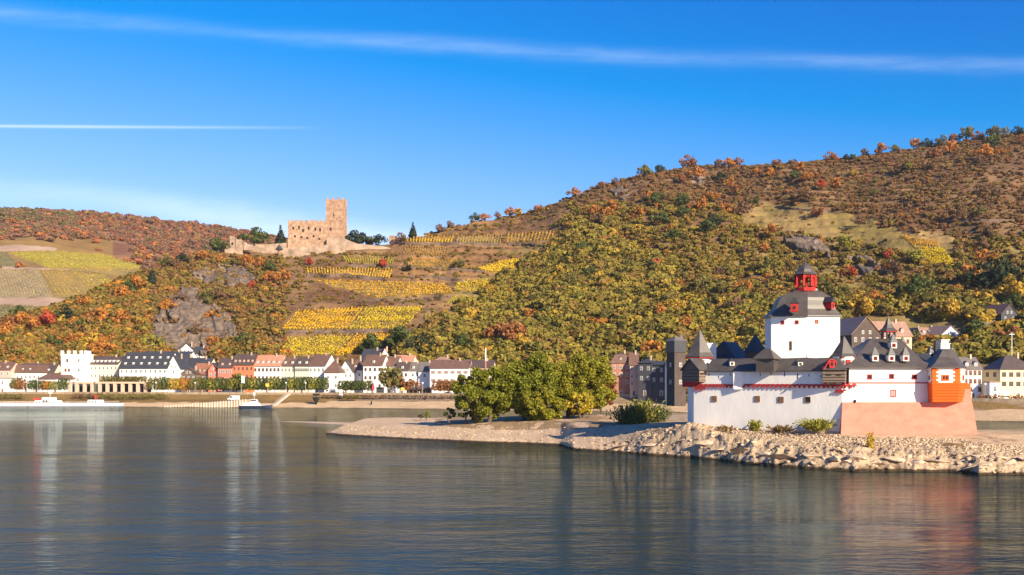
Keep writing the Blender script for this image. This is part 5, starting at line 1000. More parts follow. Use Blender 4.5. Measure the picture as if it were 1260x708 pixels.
chm = MB(); q = P(1161.5, 0, 184); w_ = .75; chm.box(q.x - w_, q.x + w_, 183.4, 184.8, ZP(434, 184), ZP(423.8, 184)); chm.box(q.x - w_ - .12, q.x + w_ + .12, 183.25, 184.95, ZP(423.7, 184), ZP(423, 184)); chm.box(q.x - w_ * .8, q.x + w_ * .8, 183.5, 184.7, ZP(422.9, 184), ZP(419.2, 184)); chm.box(q.x - w_, q.x + w_, 183.3, 184.9, ZP(419.1, 184), ZP(418.2, 184)); co_ = chm.build('chimney', [M_white], oo, CO)
bs_ = MB(); q = P(1153.5, 0, 188); bs_.box(q.x - .5, q.x + .35, 187.5, 188.5, ZP(436, 188), ZP(419, 188)); part(bs_, 'chimney', [M_slated])
# roof between hall and oriel, set behind, its shade put into the dark slate colour
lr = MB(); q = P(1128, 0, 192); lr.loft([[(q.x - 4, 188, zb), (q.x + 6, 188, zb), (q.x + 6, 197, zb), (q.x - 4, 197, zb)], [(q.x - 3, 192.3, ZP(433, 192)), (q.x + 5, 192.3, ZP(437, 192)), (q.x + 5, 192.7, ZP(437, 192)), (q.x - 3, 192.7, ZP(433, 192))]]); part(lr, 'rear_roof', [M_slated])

# ------------------------------------------------------------ rubble, slabs, tufts on the rocky shore
def stone_field(n, fn, name, mats, label, cat, seed, smin, smax):
    g = np.random.default_rng(seed); ico = []; 
    bm_v = np.array([(0, 0, 1), (.89, 0, .45), (.28, .85, .45), (-.72, .53, .45), (-.72, -.53, .45), (.28, -.85, .45), (.72, .53, -.45), (-.28, .85, -.45), (-.89, 0, -.45), (-.28, -.85, -.45), (.72, -.53, -.45), (0, 0, -1)])
    bf = np.array([(0, 1, 2), (0, 2, 3), (0, 3, 4), (0, 4, 5), (0, 5, 1), (1, 6, 2), (2, 7, 3), (3, 8, 4), (4, 9, 5), (5, 10, 1), (6, 7, 2), (7, 8, 3), (8, 9, 4), (9, 10, 5), (10, 6, 1), (11, 7, 6), (11, 8, 7), (11, 9, 8), (11, 10, 9), (11, 6, 10)])
    V = []; F = []; C = []; k = 0
    while k < n:
        px, Y = fn(g); X = XP(px, Y); z = drop(X, Y, BVI)
        if z is None or z < 0.15: continue
        s = smin + (smax - smin) * g.random() ** 3; v = bm_v * (1 + g.uniform(-.42, .42, (12, 1))) * s * g.uniform(.6, 1.3, 3) * np.array([1, .9, .62]); a = g.uniform(0, 6.28); tl = g.uniform(-.5, .5); v[:, 2] += v[:, 0] * tl
        v = np.stack([v[:, 0] * math.cos(a) - v[:, 1] * math.sin(a), v[:, 0] * math.sin(a) + v[:, 1] * math.cos(a), v[:, 2]], 1) + np.array([X, Y, z + s * .15])
        V.append(v); F.append(bf + 12 * k); C.append(np.repeat((np.array([[.56, .41, .275]]) * g.uniform(.35, 1.2)), 12, 0)); k += 1
    o = np_mesh(name, np.concatenate(V), np.concatenate(F), mats); set_col(o, np.concatenate(C)); return tag(o, label, cat, kind='stuff')
SM = attrmat('rubble_stone', scale=2.5, var=0.25, bump=0.05, bscale=8)
def f1(g):
    px = g.uniform(812, 1290); Y = wl(0, np.interp(px, *zip(*NS))) + g.uniform(0, 1) ** 0.6 * 9 + 8; return px, min(Y, 178.6 if px > 1036 else 179 + (1036 - px) / 190 * 16)
stone_field(11000, f1, 'rubble', [SM], 'loose pale rubble stones covering the bank at the foot of the fortress', 'rubble', 701, .07, .27)
def f2(g): px = g.uniform(395, 830); return px, wl(0, np.interp(px, *zip(*NS))) + g.uniform(0, 22)
stone_field(1800, f2, 'gravel', [SM], 'loose stones on the pale gravel island beach', 'gravel', 702, .08, .28)
def f3(g): px = g.uniform(740, 1290); return px, wl(0, np.interp(px, *zip(*NS))) + g.uniform(-.5, 6)
stone_field(900, f3, 'rocks_rubble', [SM], 'broken rock pieces strewn along the waterline of the fortress bank', 'rubble', 703, .1, .5)
slab_m = pm('bedrock', (0.52, 0.385, 0.26), var=0.35, scale=0.8, bump=0.5, bscale=1.2)
def wetline(m, ztop=0.42):
    t = NT(m.node_tree); b_ = t.n['Principled BSDF']; src = b_.inputs['Base Color'].links[0].from_socket; ge = t.add('ShaderNodeNewGeometry'); sp = t.add('ShaderNodeSeparateXYZ', i_0=ge.outputs['Position'])
    nn_ = t.add('ShaderNodeTexNoise', i_Vector=ge.outputs['Position'], i_Scale=1.5); zz = t.math('ADD', sp.outputs[2], t.math('MULTIPLY', t.math('SUBTRACT', nn_.outputs[0], .5), .5))
    f = t.math('SUBTRACT', 1.0, t.math('DIVIDE', t.math('SUBTRACT', zz, ztop * .6), ztop * .5), clamp=True); t.l.new(t.mix(f, src, (0.055, 0.038, 0.022)), b_.inputs['Base Color'])
wetline(slab_m); wetline(SM); wetline(MATS['gravel_and_rock'], .36)
slab_meshes = []
for k in range(6):
    import bmesh
    bm_ = bmesh.new(); bmesh.ops.create_icosphere(bm_, subdivisions=3, radius=1.0); g = random.Random(900 + k)
    pl = [(Vector((g.gauss(0, 1), g.gauss(0, 1), g.gauss(0, 1))).normalized(), g.uniform(.28, .7)) for _ in range(14)]
    for v in bm_.verts:
        for n, dd in pl:
            e = v.co.dot(n)
            if e > dd: v.co -= n * (e - dd)
        v.co += Vector((fbm(np.array(v.co.x * 3 + k), np.array(v.co.y * 3 + v.co.z * 2), 3, 77) - .5,) * 3) * .18
    me = bpy.data.meshes.new('rock'); bm_.to_mesh(me); bm_.free(); me.materials.append(slab_m); slab_meshes.append(me)
def slab(px, Y, sx, sy, sz, rz, tilt, label, group='rock ledges along the waterline', dz=0.0):
    X = XP(px, Y); z = drop(X, Y, BVI); z = 0.0 if z is None else max(z, -.2)
    o = bpy.data.objects.new('rock', random.choice(slab_meshes)); COL.objects.link(o); o.location = (X, Y, z + sz * .12 + dz); o.scale = (sx, sy, sz); o.rotation_euler = (tilt, random.uniform(-.25, .25), rz); tag(o, label, 'rock', group); return o
g_ = random.Random(33)
NR = [(712, 'flat low ledge lying in the water before the sand'), (765, 'pale rounded rock at the start of the rocky shore'), (800, 'smooth pale slab where sand gives way to rock'), (838, 'long smooth slab under the rubble'), (868, 'dark hollowed rock at the waterline'),
      (890, 'pale rock beside the dark hollow one'), (915, 'rounded pale rock below the green tuft'), (940, 'blocky rock below the castle wall windows'), (965, 'low rock among small stones at the waterline'), (1000, 'dark wet rock at the waterline under the keep'), (1026, 'steep fluted rock with vertical cracks'), (1044, 'tall cracked rock below the pink corner'),
      (1060, 'leaning rock slab under the yellow plant'), (1078, 'jagged rock next to the leaning slab'), (1100, 'pale pointed rock at the waterline'), (1124, 'broad pale slab below the pink bastion'), (1150, 'dark topped boulder below the pink bastion'), (1180, 'pale ledge below the orange oriel'), (1208, 'long low slab at the water below the bastion end'), (1238, 'low ledge running past the bastion end'), (1262, 'ledge at the edge of the view')]
for i, (px_, l_) in enumerate(NR):
    Yn = wl(0, np.interp(px_, *zip(*NS))); big_ = 1.0 if px_ > 850 else .7; tall = 1.5 if 1015 < px_ < 1090 else 1.0
    slab(px_, Yn + 1.6 + g_.uniform(-.3, .8), 2.9 * big_ * g_.uniform(.8, 1.4) / (tall ** 1.5), 1.5 * big_, (0.62 if px_ > 850 else .3) * tall * g_.uniform(.8, 1.2), g_.uniform(-.2, .2), g_.uniform(-.3, .3), l_)
for i in range(22):
    px_ = g_.uniform(830, 1290); Yn = wl(0, np.interp(px_, *zip(*NS))); slab(px_, Yn + g_.uniform(3.0, 11.5), g_.uniform(1.2, 3.0), g_.uniform(.6, 1.2), g_.uniform(.3, .6), g_.uniform(-.6, .6), g_.uniform(-.4, .4), 'bedrock lump standing out of the rubble slope below the fortress', 'bedrock lumps in the rubble slope')
wand_bush(929, 531, 187.3, 16, 13, 'lime', 90, 611, 'green tuft against the fortress wall foot', 'tuft_bush')
wand_bush(1005, 530, 180.8, 44, 14, 'lime', 230, 612, 'widest green bush at the fortress wall foot beside the pink corner')
wand_bush(895, 532, 189.5, 22, 8, 'brown', 60, 613, 'dry brown weeds at the fortress wall foot'); wand_bush(962, 532, 184.2, 30, 8, 'brown', 90, 614, 'low brown weeds between the two green tufts')
wand_bush(1071, 557, 168.5, 9, 24, 'straw', 60, 615, 'upright straw yellow plant alone on the rocks')
# ------------------------------------------------------------ the ruined hill castle
M_ruin = pm('ruin_stone', (0.38, 0.235, 0.15), var=0.45, scale=0.35, bump=0.4, bscale=1.0); M_ruin2 = pm('ruin_stone_pale', (0.34, 0.24, 0.17), var=0.45, scale=0.2, bump=0.3, bscale=.6)
RY = 856.0; rb_ = cast(413, 301); rc = P(390, 302, RY); RZ = ZP(302, RY)
ruin = thing('ruined_castle', 'pinkish stone ruined hill castle with square keep above the vineyards', 'castle', rc)
def rpart(mb, name, mats=M_ruin, parent=ruin): return mb.build(name, mats, parent, rc)
m_ = RY / FPX
def RX(px): return XP(px, RY)
tw_ = MB(); tx0, tx1 = RX(401), RX(424); rot = R(-8)
pl = rect((tx0 + tx1) / 2, RY + 6, (tx1 - tx0) * .93, 12, rot); tw_.prism(pl, RZ - 14, ZP(246, RY)); cren = []
tower = rpart(tw_, 'keep_tower'); cr = MB(); cx_, cy_ = (tx0 + tx1) / 2, RY + 6
for k in range(6):
    for (ax, ay) in ((-1, None), (1, None), (None, -1), (None, 1)):
        t_ = (k + .5) / 6 * 2 - 1; hw, hd = (tx1 - tx0) * .93 / 2, 6; x = ax * (hw - .6) if ax else t_ * hw * .97; y = ay * (hd - .6) if ay else t_ * hd * .97
        if (k + (1 if ax else 0)) % 2 == 0 or random.random() < .3:
            c, s = math.cos(rot), math.sin(rot); X = cx_ + x * c - y * s; Y = cy_ + x * s + y * c; cr.prism(rect(X, Y, 1.5, 1.2, rot), ZP(246, RY) - .05, ZP(243.3, RY) + random.uniform(-1.0, .4))
cr.build('battlements', [M_ruin], tower, rc)
def ruin_window(px, y, w_, h_, Yo, parent):
    mb = MB(); q = P(px, y, Yo); mb.box(q.x - w_ / 2, q.x + w_ / 2, Yo - .15, Yo + .1, q.z - h_ / 2, q.z + h_ / 2); mb.build('window', [M_dark], parent, rc)
pa_ = MB(); zt = [(354, 272), (362, 273), (366, 271.5), (374, 272.5), (380, 271), (388, 273), (394, 272), (402, 274)]
for (a, ya), (b_, yb) in zip(zt[:-1], zt[1:]):
    pa_.hull8([(RX(a), RY + .6, RZ - 8), (RX(b_), RY + .6, RZ - 8), (RX(b_), RY + 12, RZ - 8), (RX(a), RY + 12, RZ - 8), (RX(a), RY + .6, ZP(ya, RY)), (RX(b_), RY + .6, ZP(ya + .4, RY)), (RX(b_), RY + 12, ZP(yb, RY)), (RX(a), RY + 12, ZP(ya, RY))])
pal_ = rpart(pa_, 'palace_wall'); cr = MB()
for k in range(11): x = RX(355 + k * 4.3); cr.box(x - .7, x + .7, RY + .8, RY + 2, ZP(273.5, RY), ZP(270.6 + random.uniform(-.4, .8), RY))
cr.build('battlements', [M_ruin], pal_, rc)
for px_, y_ in ((361, 281), (368, 280), (373, 284), (380, 281), (388, 282), (394, 283), (363, 291), (371, 292), (378, 293), (386, 291), (393, 294)): ruin_window(px_, y_, 1.3, 2.2 if y_ < 288 else 1.6, RY + .6, pal_)
for px_, y_ in ((411, 265), (418, 255), (407, 282), (416, 288)): ruin_window(px_, y_, 1.1, 1.8, RY + .2, tower)
for nm, pts, dY in (('curtain_wall', [(402, 293), (410, 291), (420, 292), (432, 297), (440, 300), (470, 303), (480, 305)], -4), ('curtain_wall', [(352, 299), (340, 300), (322, 301), (300, 301), (282, 303)], -6), ('curtain_wall', [(282, 302), (262, 305), (247, 308), (238, 312)], -16), ('curtain_wall', [(346, 306), (360, 304), (385, 303), (404, 301), (425, 303)], -16)):
    for (a, ya), (b_, yb) in zip(pts[:-1], pts[1:]):
        mb = MB(); YY = RY + dY; mb.hull8([(XP(a, YY), YY, ZP(ya + 17, YY)), (XP(b_, YY), YY, ZP(yb + 17, YY)), (XP(b_, YY), YY + 3, ZP(yb + 17, YY)), (XP(a, YY), YY + 3, ZP(ya + 17, YY)), (XP(a, YY), YY + .3, ZP(ya, YY)), (XP(b_, YY), YY + .3, ZP(yb, YY)), (XP(b_, YY), YY + 3, ZP(yb, YY)), (XP(a, YY), YY + 3, ZP(ya, YY))]) if a < b_ else mb.hull8([(XP(b_, YY), YY, ZP(yb + 17, YY)), (XP(a, YY), YY, ZP(ya + 17, YY)), (XP(a, YY), YY + 3, ZP(ya + 17, YY)), (XP(b_, YY), YY + 3, ZP(yb + 17, YY)), (XP(b_, YY), YY + .3, ZP(yb, YY)), (XP(a, YY), YY + .3, ZP(ya, YY)), (XP(a, YY), YY + 3, ZP(ya, YY)), (XP(b_, YY), YY + 3, ZP(yb, YY))])
        rpart(mb, nm, M_ruin2)
gt = thing('gatehouse_ruin', 'broken pale stone gatehouse stump at the edge of the castle spur', 'ruin', P(288, 306, 838)); mb = MB(); gp = P(288, 306, 838)
for (a, b_, yt, yb, d0, d1) in ((282, 289, 290, 322, 0, 5), (289, 298, 294, 314, 1, 5), (298, 303, 297, 308, 1, 4), (276, 283, 304, 326, -1, 4), (300, 311, 300, 308, 0, 3)):
    mb.hull8([(XP(a, 838), 838 + d0, ZP(yb, 838)), (XP(b_, 838), 838 + d0, ZP(yb, 838)), (XP(b_, 838), 838 + d1, ZP(yb, 838)), (XP(a, 838), 838 + d1, ZP(yb, 838)), (XP(a + 1, 838), 838 + d0, ZP(yt, 838)), (XP(b_, 838), 838 + d0, ZP(yt + 1.5, 838)), (XP(b_, 838), 838 + d1, ZP(yt + 2, 838)), (XP(a + 1, 838), 838 + d1, ZP(yt, 838))])
mb.build('masonry', [M_ruin2], gt, gp); mb = MB(); q = P(286, 300, 837.9); mb.box(q.x - .6, q.x + .6, 837.7, 838.2, q.z - 1, q.z + 1); mb.build('opening', [M_dark], gt, gp)
st = thing('stair_turret', 'slim round turret with a dark pointed roof on the castle terrace wall', 'turret', P(343.5, 316, 832)); q = P(343.5, 316, 832); mb = MB(); mb.lathe(q.x, q.y, [(1.1, q.z - 3), (1.0, ZP(307, 832))], 10); mb.build('shaft', [M_ruin], st, q); mb = MB(); mb.lathe(q.x, q.y, [(3.2, ZP(307.5, 832)), (1.4, ZP(304, 832)), (.1, ZP(300.5, 832))], 8); mb.build('roof', [M_slated], st, q)
gs = thing('gate_tower', 'low pale stone tower at the east end of the castle terrace', 'tower', P(487, 304, 868)); q = P(487, 304, 868); mb = MB(); mb.prism(rect(q.x, q.y + 3, 10, 6, R(-10)), q.z - 6, ZP(292, 868)); mb.prism(rect(q.x - 3, q.y + 3, 4, 5, R(-10)), ZP(292.1, 868), ZP(290, 868)); mb.build('masonry', [M_ruin], gs, q); mb = MB(); mb.box(q.x - 1, q.x + .6, q.y - .6, q.y + .2, q.z - 1, q.z + 2.2); mb.build('doorway', [M_dark], gs, q)

# ------------------------------------------------------------ town houses
WM = {}
def wall_m(key):
    c = dict(white=(0.80, 0.76, 0.70), cream=(0.74, 0.64, 0.48), yellow=(0.76, 0.62, 0.38), pink=(0.70, 0.42, 0.34), salmon=(0.72, 0.44, 0.31), redp=(0.60, 0.20, 0.13), orange=(0.68, 0.20, 0.09), brick=(0.34, 0.15, 0.095), brown=(0.16, 0.115, 0.09),
             stone=(0.085, 0.060, 0.050), blue=(0.42, 0.47, 0.58), dark=(0.06, 0.06, 0.07), tan=(0.46, 0.35, 0.25), greyst=(.3, .25, .2))[key]
    return pm('wall_' + key, c, var=0.07 if key not in ('brick', 'stone', 'tan') else 0.22, scale=0.4, bump=0.02)
def roof_m(key):
    c = dict(brown=(0.15, 0.085, 0.06), slate=(0.05, 0.05, 0.058), grey=(0.16, 0.135, 0.12), red=(0.52, 0.16, 0.10), rust=(0.30, 0.13, 0.075), tan=(0.33, 0.20, 0.14), salmon=(0.46, 0.22, 0.14), dbrown=(0.09, 0.062, 0.052))[key]
    return roofmat('tiles_' + key, c, 0.35)
WINM = {}
M_fw = pm('white_joinery', (0.78, 0.76, 0.72), var=0.05); M_fr = pm('red_sandstone', (0.42, 0.16, 0.11), var=0.15); M_fb = pm('brown_joinery', (0.2, 0.12, 0.08), var=0.15)
def window_mesh(w_, h_, style):
    k = (round(w_, 2), round(h_, 2), style)
    if k in WINM: return WINM[k]
    mb = MB(); mb.box(-w_ / 2, w_ / 2, -.03, .1, 0, h_, 1); fm = .10
    for a in ((-w_ / 2 - fm, -w_ / 2, 0, h_), (w_ / 2, w_ / 2 + fm, 0, h_), (-w_ / 2 - fm, w_ / 2 + fm, h_, h_ + fm), (-w_ / 2 - fm - .05, w_ / 2 + fm + .05, -fm, 0)): mb.box(a[0], a[1], -.1, .1, a[2], a[3], 0)
    mb.box(-.04, .04, -.06, -.03, 0, h_, 0); mb.box(-w_ / 2, -.04, -.06, -.03, h_ * .66, h_ * .66 + .06, 0); mb.box(.04, w_ / 2, -.06, -.03, h_ * .66, h_ * .66 + .06, 0)
    fr_ = M_fw
    if style == 'red': fr_ = M_fr
    if style == 'brown': fr_ = M_fb
    mats = [fr_, M_glass]
    if style in ('shutred', 'shutgreen'):
        mats.append(pm('shutter_' + style, (0.42, 0.12, 0.09) if style == 'shutred' else (.1, .16, .09))); s_ = w_ * .5
        for sx_ in (-1, 1): mb.box(*sorted((sx_ * (w_ / 2 + fm + .02), sx_ * (w_ / 2 + fm + .02 + s_))), -.09, -.02, 0, h_, 2)
    o = mb.build('window', mats, link=False); WINM[k] = o.data; return o.data
def add_win(par, x, y, z, w_, h_, style, rz=0, name='window'):
    o = bpy.data.objects.new(name, window_mesh(w_, h_, style)); COL.objects.link(o); o.parent = par; o.location = (x, y, z); o.rotation_euler = (0, 0, rz); return o
def house(px0, px1, ye, yr, Y, label, wall='white', roof='brown', rtype='side', nc=4, nr=2, rot=14, dep=10, zb=6.2, win='plain', dorm=0, chim=1, name='town_house', cat='house', dstyle='gable', side=1, group='houses of the riverside town', wh=1.5, ww=.95, storey=None, door=True, over=.45, hipf=0.0, mans=0.0, drow=1, gy=None):
    if gy: c0 = cast((px0 + px1) / 2, gy); Y, zb = c0.y - 3, c0.z - 1.5
    Y = Y + (0 if gy else 26 if px0 < 840 else (10 if px0 > 1184 and zb < 10 else 0)); r = R(rot); c, s = math.cos(r), math.sin(r); k = (px1 - CX) / FPX; X0 = XP(px0, Y); w_ = (k * Y - X0) / (c + k * s); base = Vector((X0, Y, zb)); H = ZP(ye, Y) - zb; lo = -3 if zb < 10 else -6; HRr = ZP(yr, Y + dep / 2) - zb
    h = thing(name, label, cat, base, -r, group); wb = MB()
    if rtype in ('side',): wb.loft([[(0, 0, lo), (0, dep, lo), (0, dep, H), (0, dep / 2, HRr - .1), (0, 0, H)], [(w_, 0, lo), (w_, dep, lo), (w_, dep, H), (w_, dep / 2, HRr - .1), (w_, 0, H)]])
    elif rtype == 'front': wb.loft([[(0, 0, lo), (w_, 0, lo), (w_, 0, H), (w_ / 2, 0, HRr - .1), (0, 0, H)], [(0, dep, lo), (w_, dep, lo), (w_, dep, H), (w_ / 2, dep, HRr - .1), (0, dep, H)]])
    else: wb.box(0, w_, 0, dep, lo, H)
    wb.build('wall', [wall_m(wall)], h); rb = MB(); e = over; t_ = .18
    if rtype == 'side':
        sl_ = (HRr - H) / (dep / 2)
        for sg in (0, 1):
            y0_, y1_ = (-e, dep / 2) if sg == 0 else (dep + e, dep / 2); z0_ = H - e * sl_
            rb.hull8([(-e, y0_, z0_), (w_ + e, y0_, z0_), (w_ + e, y1_, HRr), (-e, y1_, HRr), (-e, y0_, z0_ + t_), (w_ + e, y0_, z0_ + t_), (w_ + e, y1_, HRr + t_), (-e, y1_, HRr + t_)])
    elif rtype == 'front':
        sl_ = (HRr - H) / (w_ / 2)
        for sg in (0, 1):
            x0_, x1_ = (-e, w_ / 2) if sg == 0 else (w_ + e, w_ / 2); z0_ = H - e * sl_
            rb.hull8([(x0_, -e, z0_), (x1_, -e, HRr), (x1_, dep + e, HRr), (x0_, dep + e, z0_), (x0_, -e, z0_ + t_), (x1_, -e, HRr + t_), (x1_, dep + e, HRr + t_), (x0_, dep + e, z0_ + t_)])
    elif rtype == 'flat': rb.box(-.2, w_ + .2, -.2, dep + .2, H, H + .4)
    elif rtype == 'mansard':
        zm = H + (HRr - H) * .78; i_ = 1.6; rb.loft([[(-e, -e, H), (w_ + e, -e, H), (w_ + e, dep + e, H), (-e, dep + e, H)], [(-e, -e, H + .15), (w_ + e, -e, H + .15), (w_ + e, dep + e, H + .15), (-e, dep + e, H + .15)], [(i_, i_, zm), (w_ - i_, i_, zm), (w_ - i_, dep - i_, zm), (i_, dep - i_, zm)], [(dep * .4, dep / 2 - .1, HRr), (w_ - dep * .4, dep / 2 - .1, HRr), (w_ - dep * .4, dep / 2 + .1, HRr), (dep * .4, dep / 2 + .1, HRr)]])
    else:
        ix = min(w_ / 2 - .05, dep * .5 if rtype == 'hip' else w_ / 2 - .05); rb.loft([[(-e, -e, H), (w_ + e, -e, H), (w_ + e, dep + e, H), (-e, dep + e, H)], [(-e, -e, H + .15), (w_ + e, -e, H + .15), (w_ + e, dep + e, H + .15), (-e, dep + e, H + .15)], [(ix, dep / 2 - .05, HRr), (w_ - ix, dep / 2 - .05, HRr), (w_ - ix, dep / 2 + .05, HRr), (ix, dep / 2 + .05, HRr)]])
    ro = rb.build('roof', [roof_m(roof)], h)
    for q in range(chim):
        cm = MB(); x = w_ * (.25 + .5 * q) if chim > 1 else w_ * .72; zt_ = HRr + 1.0; cm.box(x - .35, x + .35, dep / 2 - .9, dep / 2 - .3, HRr - 1.8, zt_); cm.box(x - .42, x + .42, dep / 2 - .97, dep / 2 - .23, zt_, zt_ + .12); cm.build('chimney', [wall_m('tan')], ro)
    st_ = storey or H / (nr + (.25 if nr > 1 else .3)); st_ = min(st_, 4.2)
    for j in range(nr):
        z = H - (j + 1) * st_ + (st_ - wh) * .45
        for i in range(nc):
            x = w_ * (i + .5) / nc
            if j == nr - 1 and nr > 2 and i == nc // 2 and door: continue
            if z > -.5: add_win(h, x, 0, z, ww, wh, win)
        if side and rtype in ('side', 'hip', 'flat', 'mansard') and z > -.5:
            for y_ in (dep * .3, dep * .7): add_win(h, w_ if side > 0 else 0, y_, z, ww, wh, win, R(90) * side)
    if rtype == 'side' and side: add_win(h, w_ if side > 0 else 0, dep / 2, H + .3, ww * .8, wh * .7, win, R(90) * side)
    if rtype == 'front':
        for i in range(2 if w_ > 6 else 1): add_win(h, w_ * (.38 + .24 * i) if w_ > 6 else w_ / 2, 0, H + .15, ww * .8, wh * .75, win)
    if door: dm_ = MB(); dm_.box(-.55, .55, -.08, .05, 0, 2.2, 0); dm_.box(-.68, -.55, -.12, .05, 0, 2.3, 1); dm_.box(.55, .68, -.12, .05, 0, 2.3, 1); dm_.box(-.68, .68, -.12, .05, 2.2, 2.35, 1); d_ = dm_.build('door', [M_fb, M_fw], h); d_.location = (w_ * .5, 0, 0)
    for dr in range(drow):
        for i in range(dorm):
            x = w_ * (i + .5) / dorm; fr_z = .22 + .38 * dr; 
            if rtype in ('side',): sl_ = (HRr - H) / (dep / 2); yy_ = dep / 2 * fr_z; zz = H + sl_ * yy_
            elif rtype == 'mansard': yy_ = 1.6 * (fr_z + .1); zz = H + (HRr - H) * .78 * (fr_z + .1)
            else: sl_ = (HRr - H) / (dep / 2); yy_ = dep / 2 * fr_z; zz = H + sl_ * yy_
            if rtype in ('hip', 'mansard') and (x < dep * .3 or x > w_ - dep * .3): continue
            dm_ = MB(); dw = .55; dh = 1.25; dm_.box(x - dw, x + dw, yy_ - .1, yy_ + 2.0, zz - .3, zz + dh, 0)
            if dstyle == 'gable': dm_.loft([[(x - dw - .2, yy_ - .3, zz + dh), (x, yy_ - .3, zz + dh + .7), (x + dw + .2, yy_ - .3, zz + dh)], [(x - dw - .2, yy_ + 2.4, zz + dh), (x, yy_ + 2.4, zz + dh + .7), (x + dw + .2, yy_ + 2.4, zz + dh)]], 1)
            else: dm_.box(x - dw - .15, x + dw + .15, yy_ - .3, yy_ + 2.3, zz + dh, zz + dh + .15, 1)
            d_ = dm_.build('dormer', [M_fw if wall in ('white', 'cream', 'yellow') else wall_m(wall), roof_m(roof)], ro); add_win(d_, x, yy_ - .1, zz + .15, .6, .85, 'plain')
    h['w'] = w_; h['H'] = H; return h, w_, H, HRr
Hs = house
Hs(-30, 13, 455, 446, 600, 'pinkish house with brown roof at the edge of the view', 'pink', 'brown', nc=6, nr=2, dorm=4, rot=10, group='houses of the riverside town')
Hs(-14, 20, 466, 463, 582, 'low white annex before the pinkish house', 'white', 'grey', 'flat', nc=3, nr=1, rot=10, dep=6, chim=0, name='annex_building')
Hs(14, 50, 459, 447, 600, 'white house with brown mansard roof and three white dormers', 'white', 'brown', 'mansard', nc=7, nr=1, dorm=4, rot=10, dep=12)
Hs(50, 66, 459, 448, 604, 'narrow house with plain brown roof between mansard house and tower', 'cream', 'dbrown', nc=2, nr=1, dorm=1, rot=10)
Hs(46, 90, 467, 459, 580, 'long low building with brown roof under the crenellated tower', 'white', 'brown', 'hip', nc=8, nr=1, rot=10, dep=9, chim=0)
# crenellated tower
tp = P(75, 470, 607); ttw = thing('town_tower', 'square white tower with crenellated top', 'tower', (tp.x, tp.y, 6.2), R(-12)); w_ = 34 * 607 / FPX * .86; tz = ZP(436, 607) - 6.2; mb = MB(); mb.box(0, w_, 0, w_ * .8, -3, tz); mb.box(-.25, w_ + .25, -.25, w_ * .8 + .25, tz - .5, tz); tb_ = mb.build('wall', [wall_m('white')], ttw); mb = MB()
for i in range(4):
    x = (w_ - 1.5) * i / 3 ; mb.box(x, x + 1.5, -.2, .6, tz, tz + 1.9)
    if i in (1, 2): mb.box(w_ - .9, w_ + .2, w_ * .8 * i / 3 - .4, w_ * .8 * i / 3 + 1.2, tz, tz + 1.9)
mb.build('merlons', [wall_m('white')], tb_)
for x, z in ((.30, .80), (.84, .80), (.22, .55), (.38, .55), (.84, .55), (.32, .3), (.8, .3)): add_win(ttw, w_ * x, 0, tz * z, 1.0, 1.5, 'red' if x < .5 else 'plain')
Hs(110, 145, 448, 439, 585, 'cream three storey house with brown roof beside the crenellated tower', 'cream', 'dbrown', nc=7, nr=3, dorm=7, rot=12, dep=14, dstyle='flat')
Hs(147, 206, 453, 434, 575, 'long white building with large dark slate roof and two rows of dormers', 'white', 'slate', 'side', nc=10, nr=2, dorm=6, drow=2, rot=8, dep=18, dstyle='flat', storey=3.4)
Hs(205, 222, 453, 438, 574, 'plain white end wing of the long slate roofed building', 'white', 'slate', 'front', nc=1, nr=1, rot=8, dep=14, door=False)
Hs(172, 232, 440, 433, 612, 'long rear building with dark slate roof behind the slate roofed building', 'white', 'slate', 'side', nc=10, nr=1, rot=8, dep=12)
Hs(213, 238, 448, 438, 600, 'cream gabled house behind the dark timber house', 'cream', 'slate', 'front', nc=2, nr=1, rot=6, dep=10)
Hs(219, 240, 433, 423.5, 640, 'white gabled house standing above the town on the slope', 'white', 'slate', 'front', nc=3, nr=1, rot=-6, dep=12, gy=436, name='hillside_house')
Hs(238, 253, 435, 427, 645, 'white wing of the hillside house with slate roof', 'white', 'slate', 'side', nc=3, nr=1, rot=0, dep=8, gy=438, name='hillside_house')
Hs(228, 257, 452, 441, 588, 'slate roofed house between the long building and pink house', 'cream', 'slate', 'side', nc=3, nr=2, rot=14)
Hs(223, 241, 460, 453, 566, 'dark timber gabled house with white window frames', 'brown', 'dbrown', 'front', nc=3, nr=1, rot=12, dep=10)
Hs(237, 258, 460, 447.5, 570, 'dark timber house with tall reddish brown dormered roof', 'brown', 'rust', 'side', nc=4, nr=1, rot=14, dep=10, dorm=4)
Hs(256, 268, 456, 447, 566, 'narrow pink house with white stepped dormer', 'redp', 'slate', 'front', nc=2, nr=2, rot=12, win='plain')
Hs(268, 286, 452, 441, 563, 'pink red half timbered gabled house with white windows', 'redp', 'dbrown', 'side', nc=4, nr=3, rot=12, dorm=2, win='plain')
Hs(286, 312, 448.5, 436, 562, 'tall orange red house with brown roof', 'orange', 'dbrown', 'side', nc=5, nr=3, rot=14, dorm=5, win='red', dstyle='flat')
Hs(312, 345, 450, 437.5, 560, 'cream house with green awning and orange brown roof', 'white', 'salmon', 'side', nc=7, nr=3, rot=14, dorm=5, win='brown')
Hs(345, 363, 450, 440, 557, 'pale yellow house adjoining the cream one', 'cream', 'brown', 'side', nc=4, nr=3, rot=14, dorm=2, side=0)
Hs(363, 380, 450, 440, 554, 'pale yellow house with green shutters beside the white gable', 'cream', 'dbrown', 'side', nc=4, nr=3, rot=14, dorm=2, win='shutgreen')
Hs(380, 400, 450, 436.5, 552, 'white house with steep brown roof and big bare white gable wall', 'white', 'brown', 'side', nc=4, nr=3, rot=18, dep=14, dorm=0)
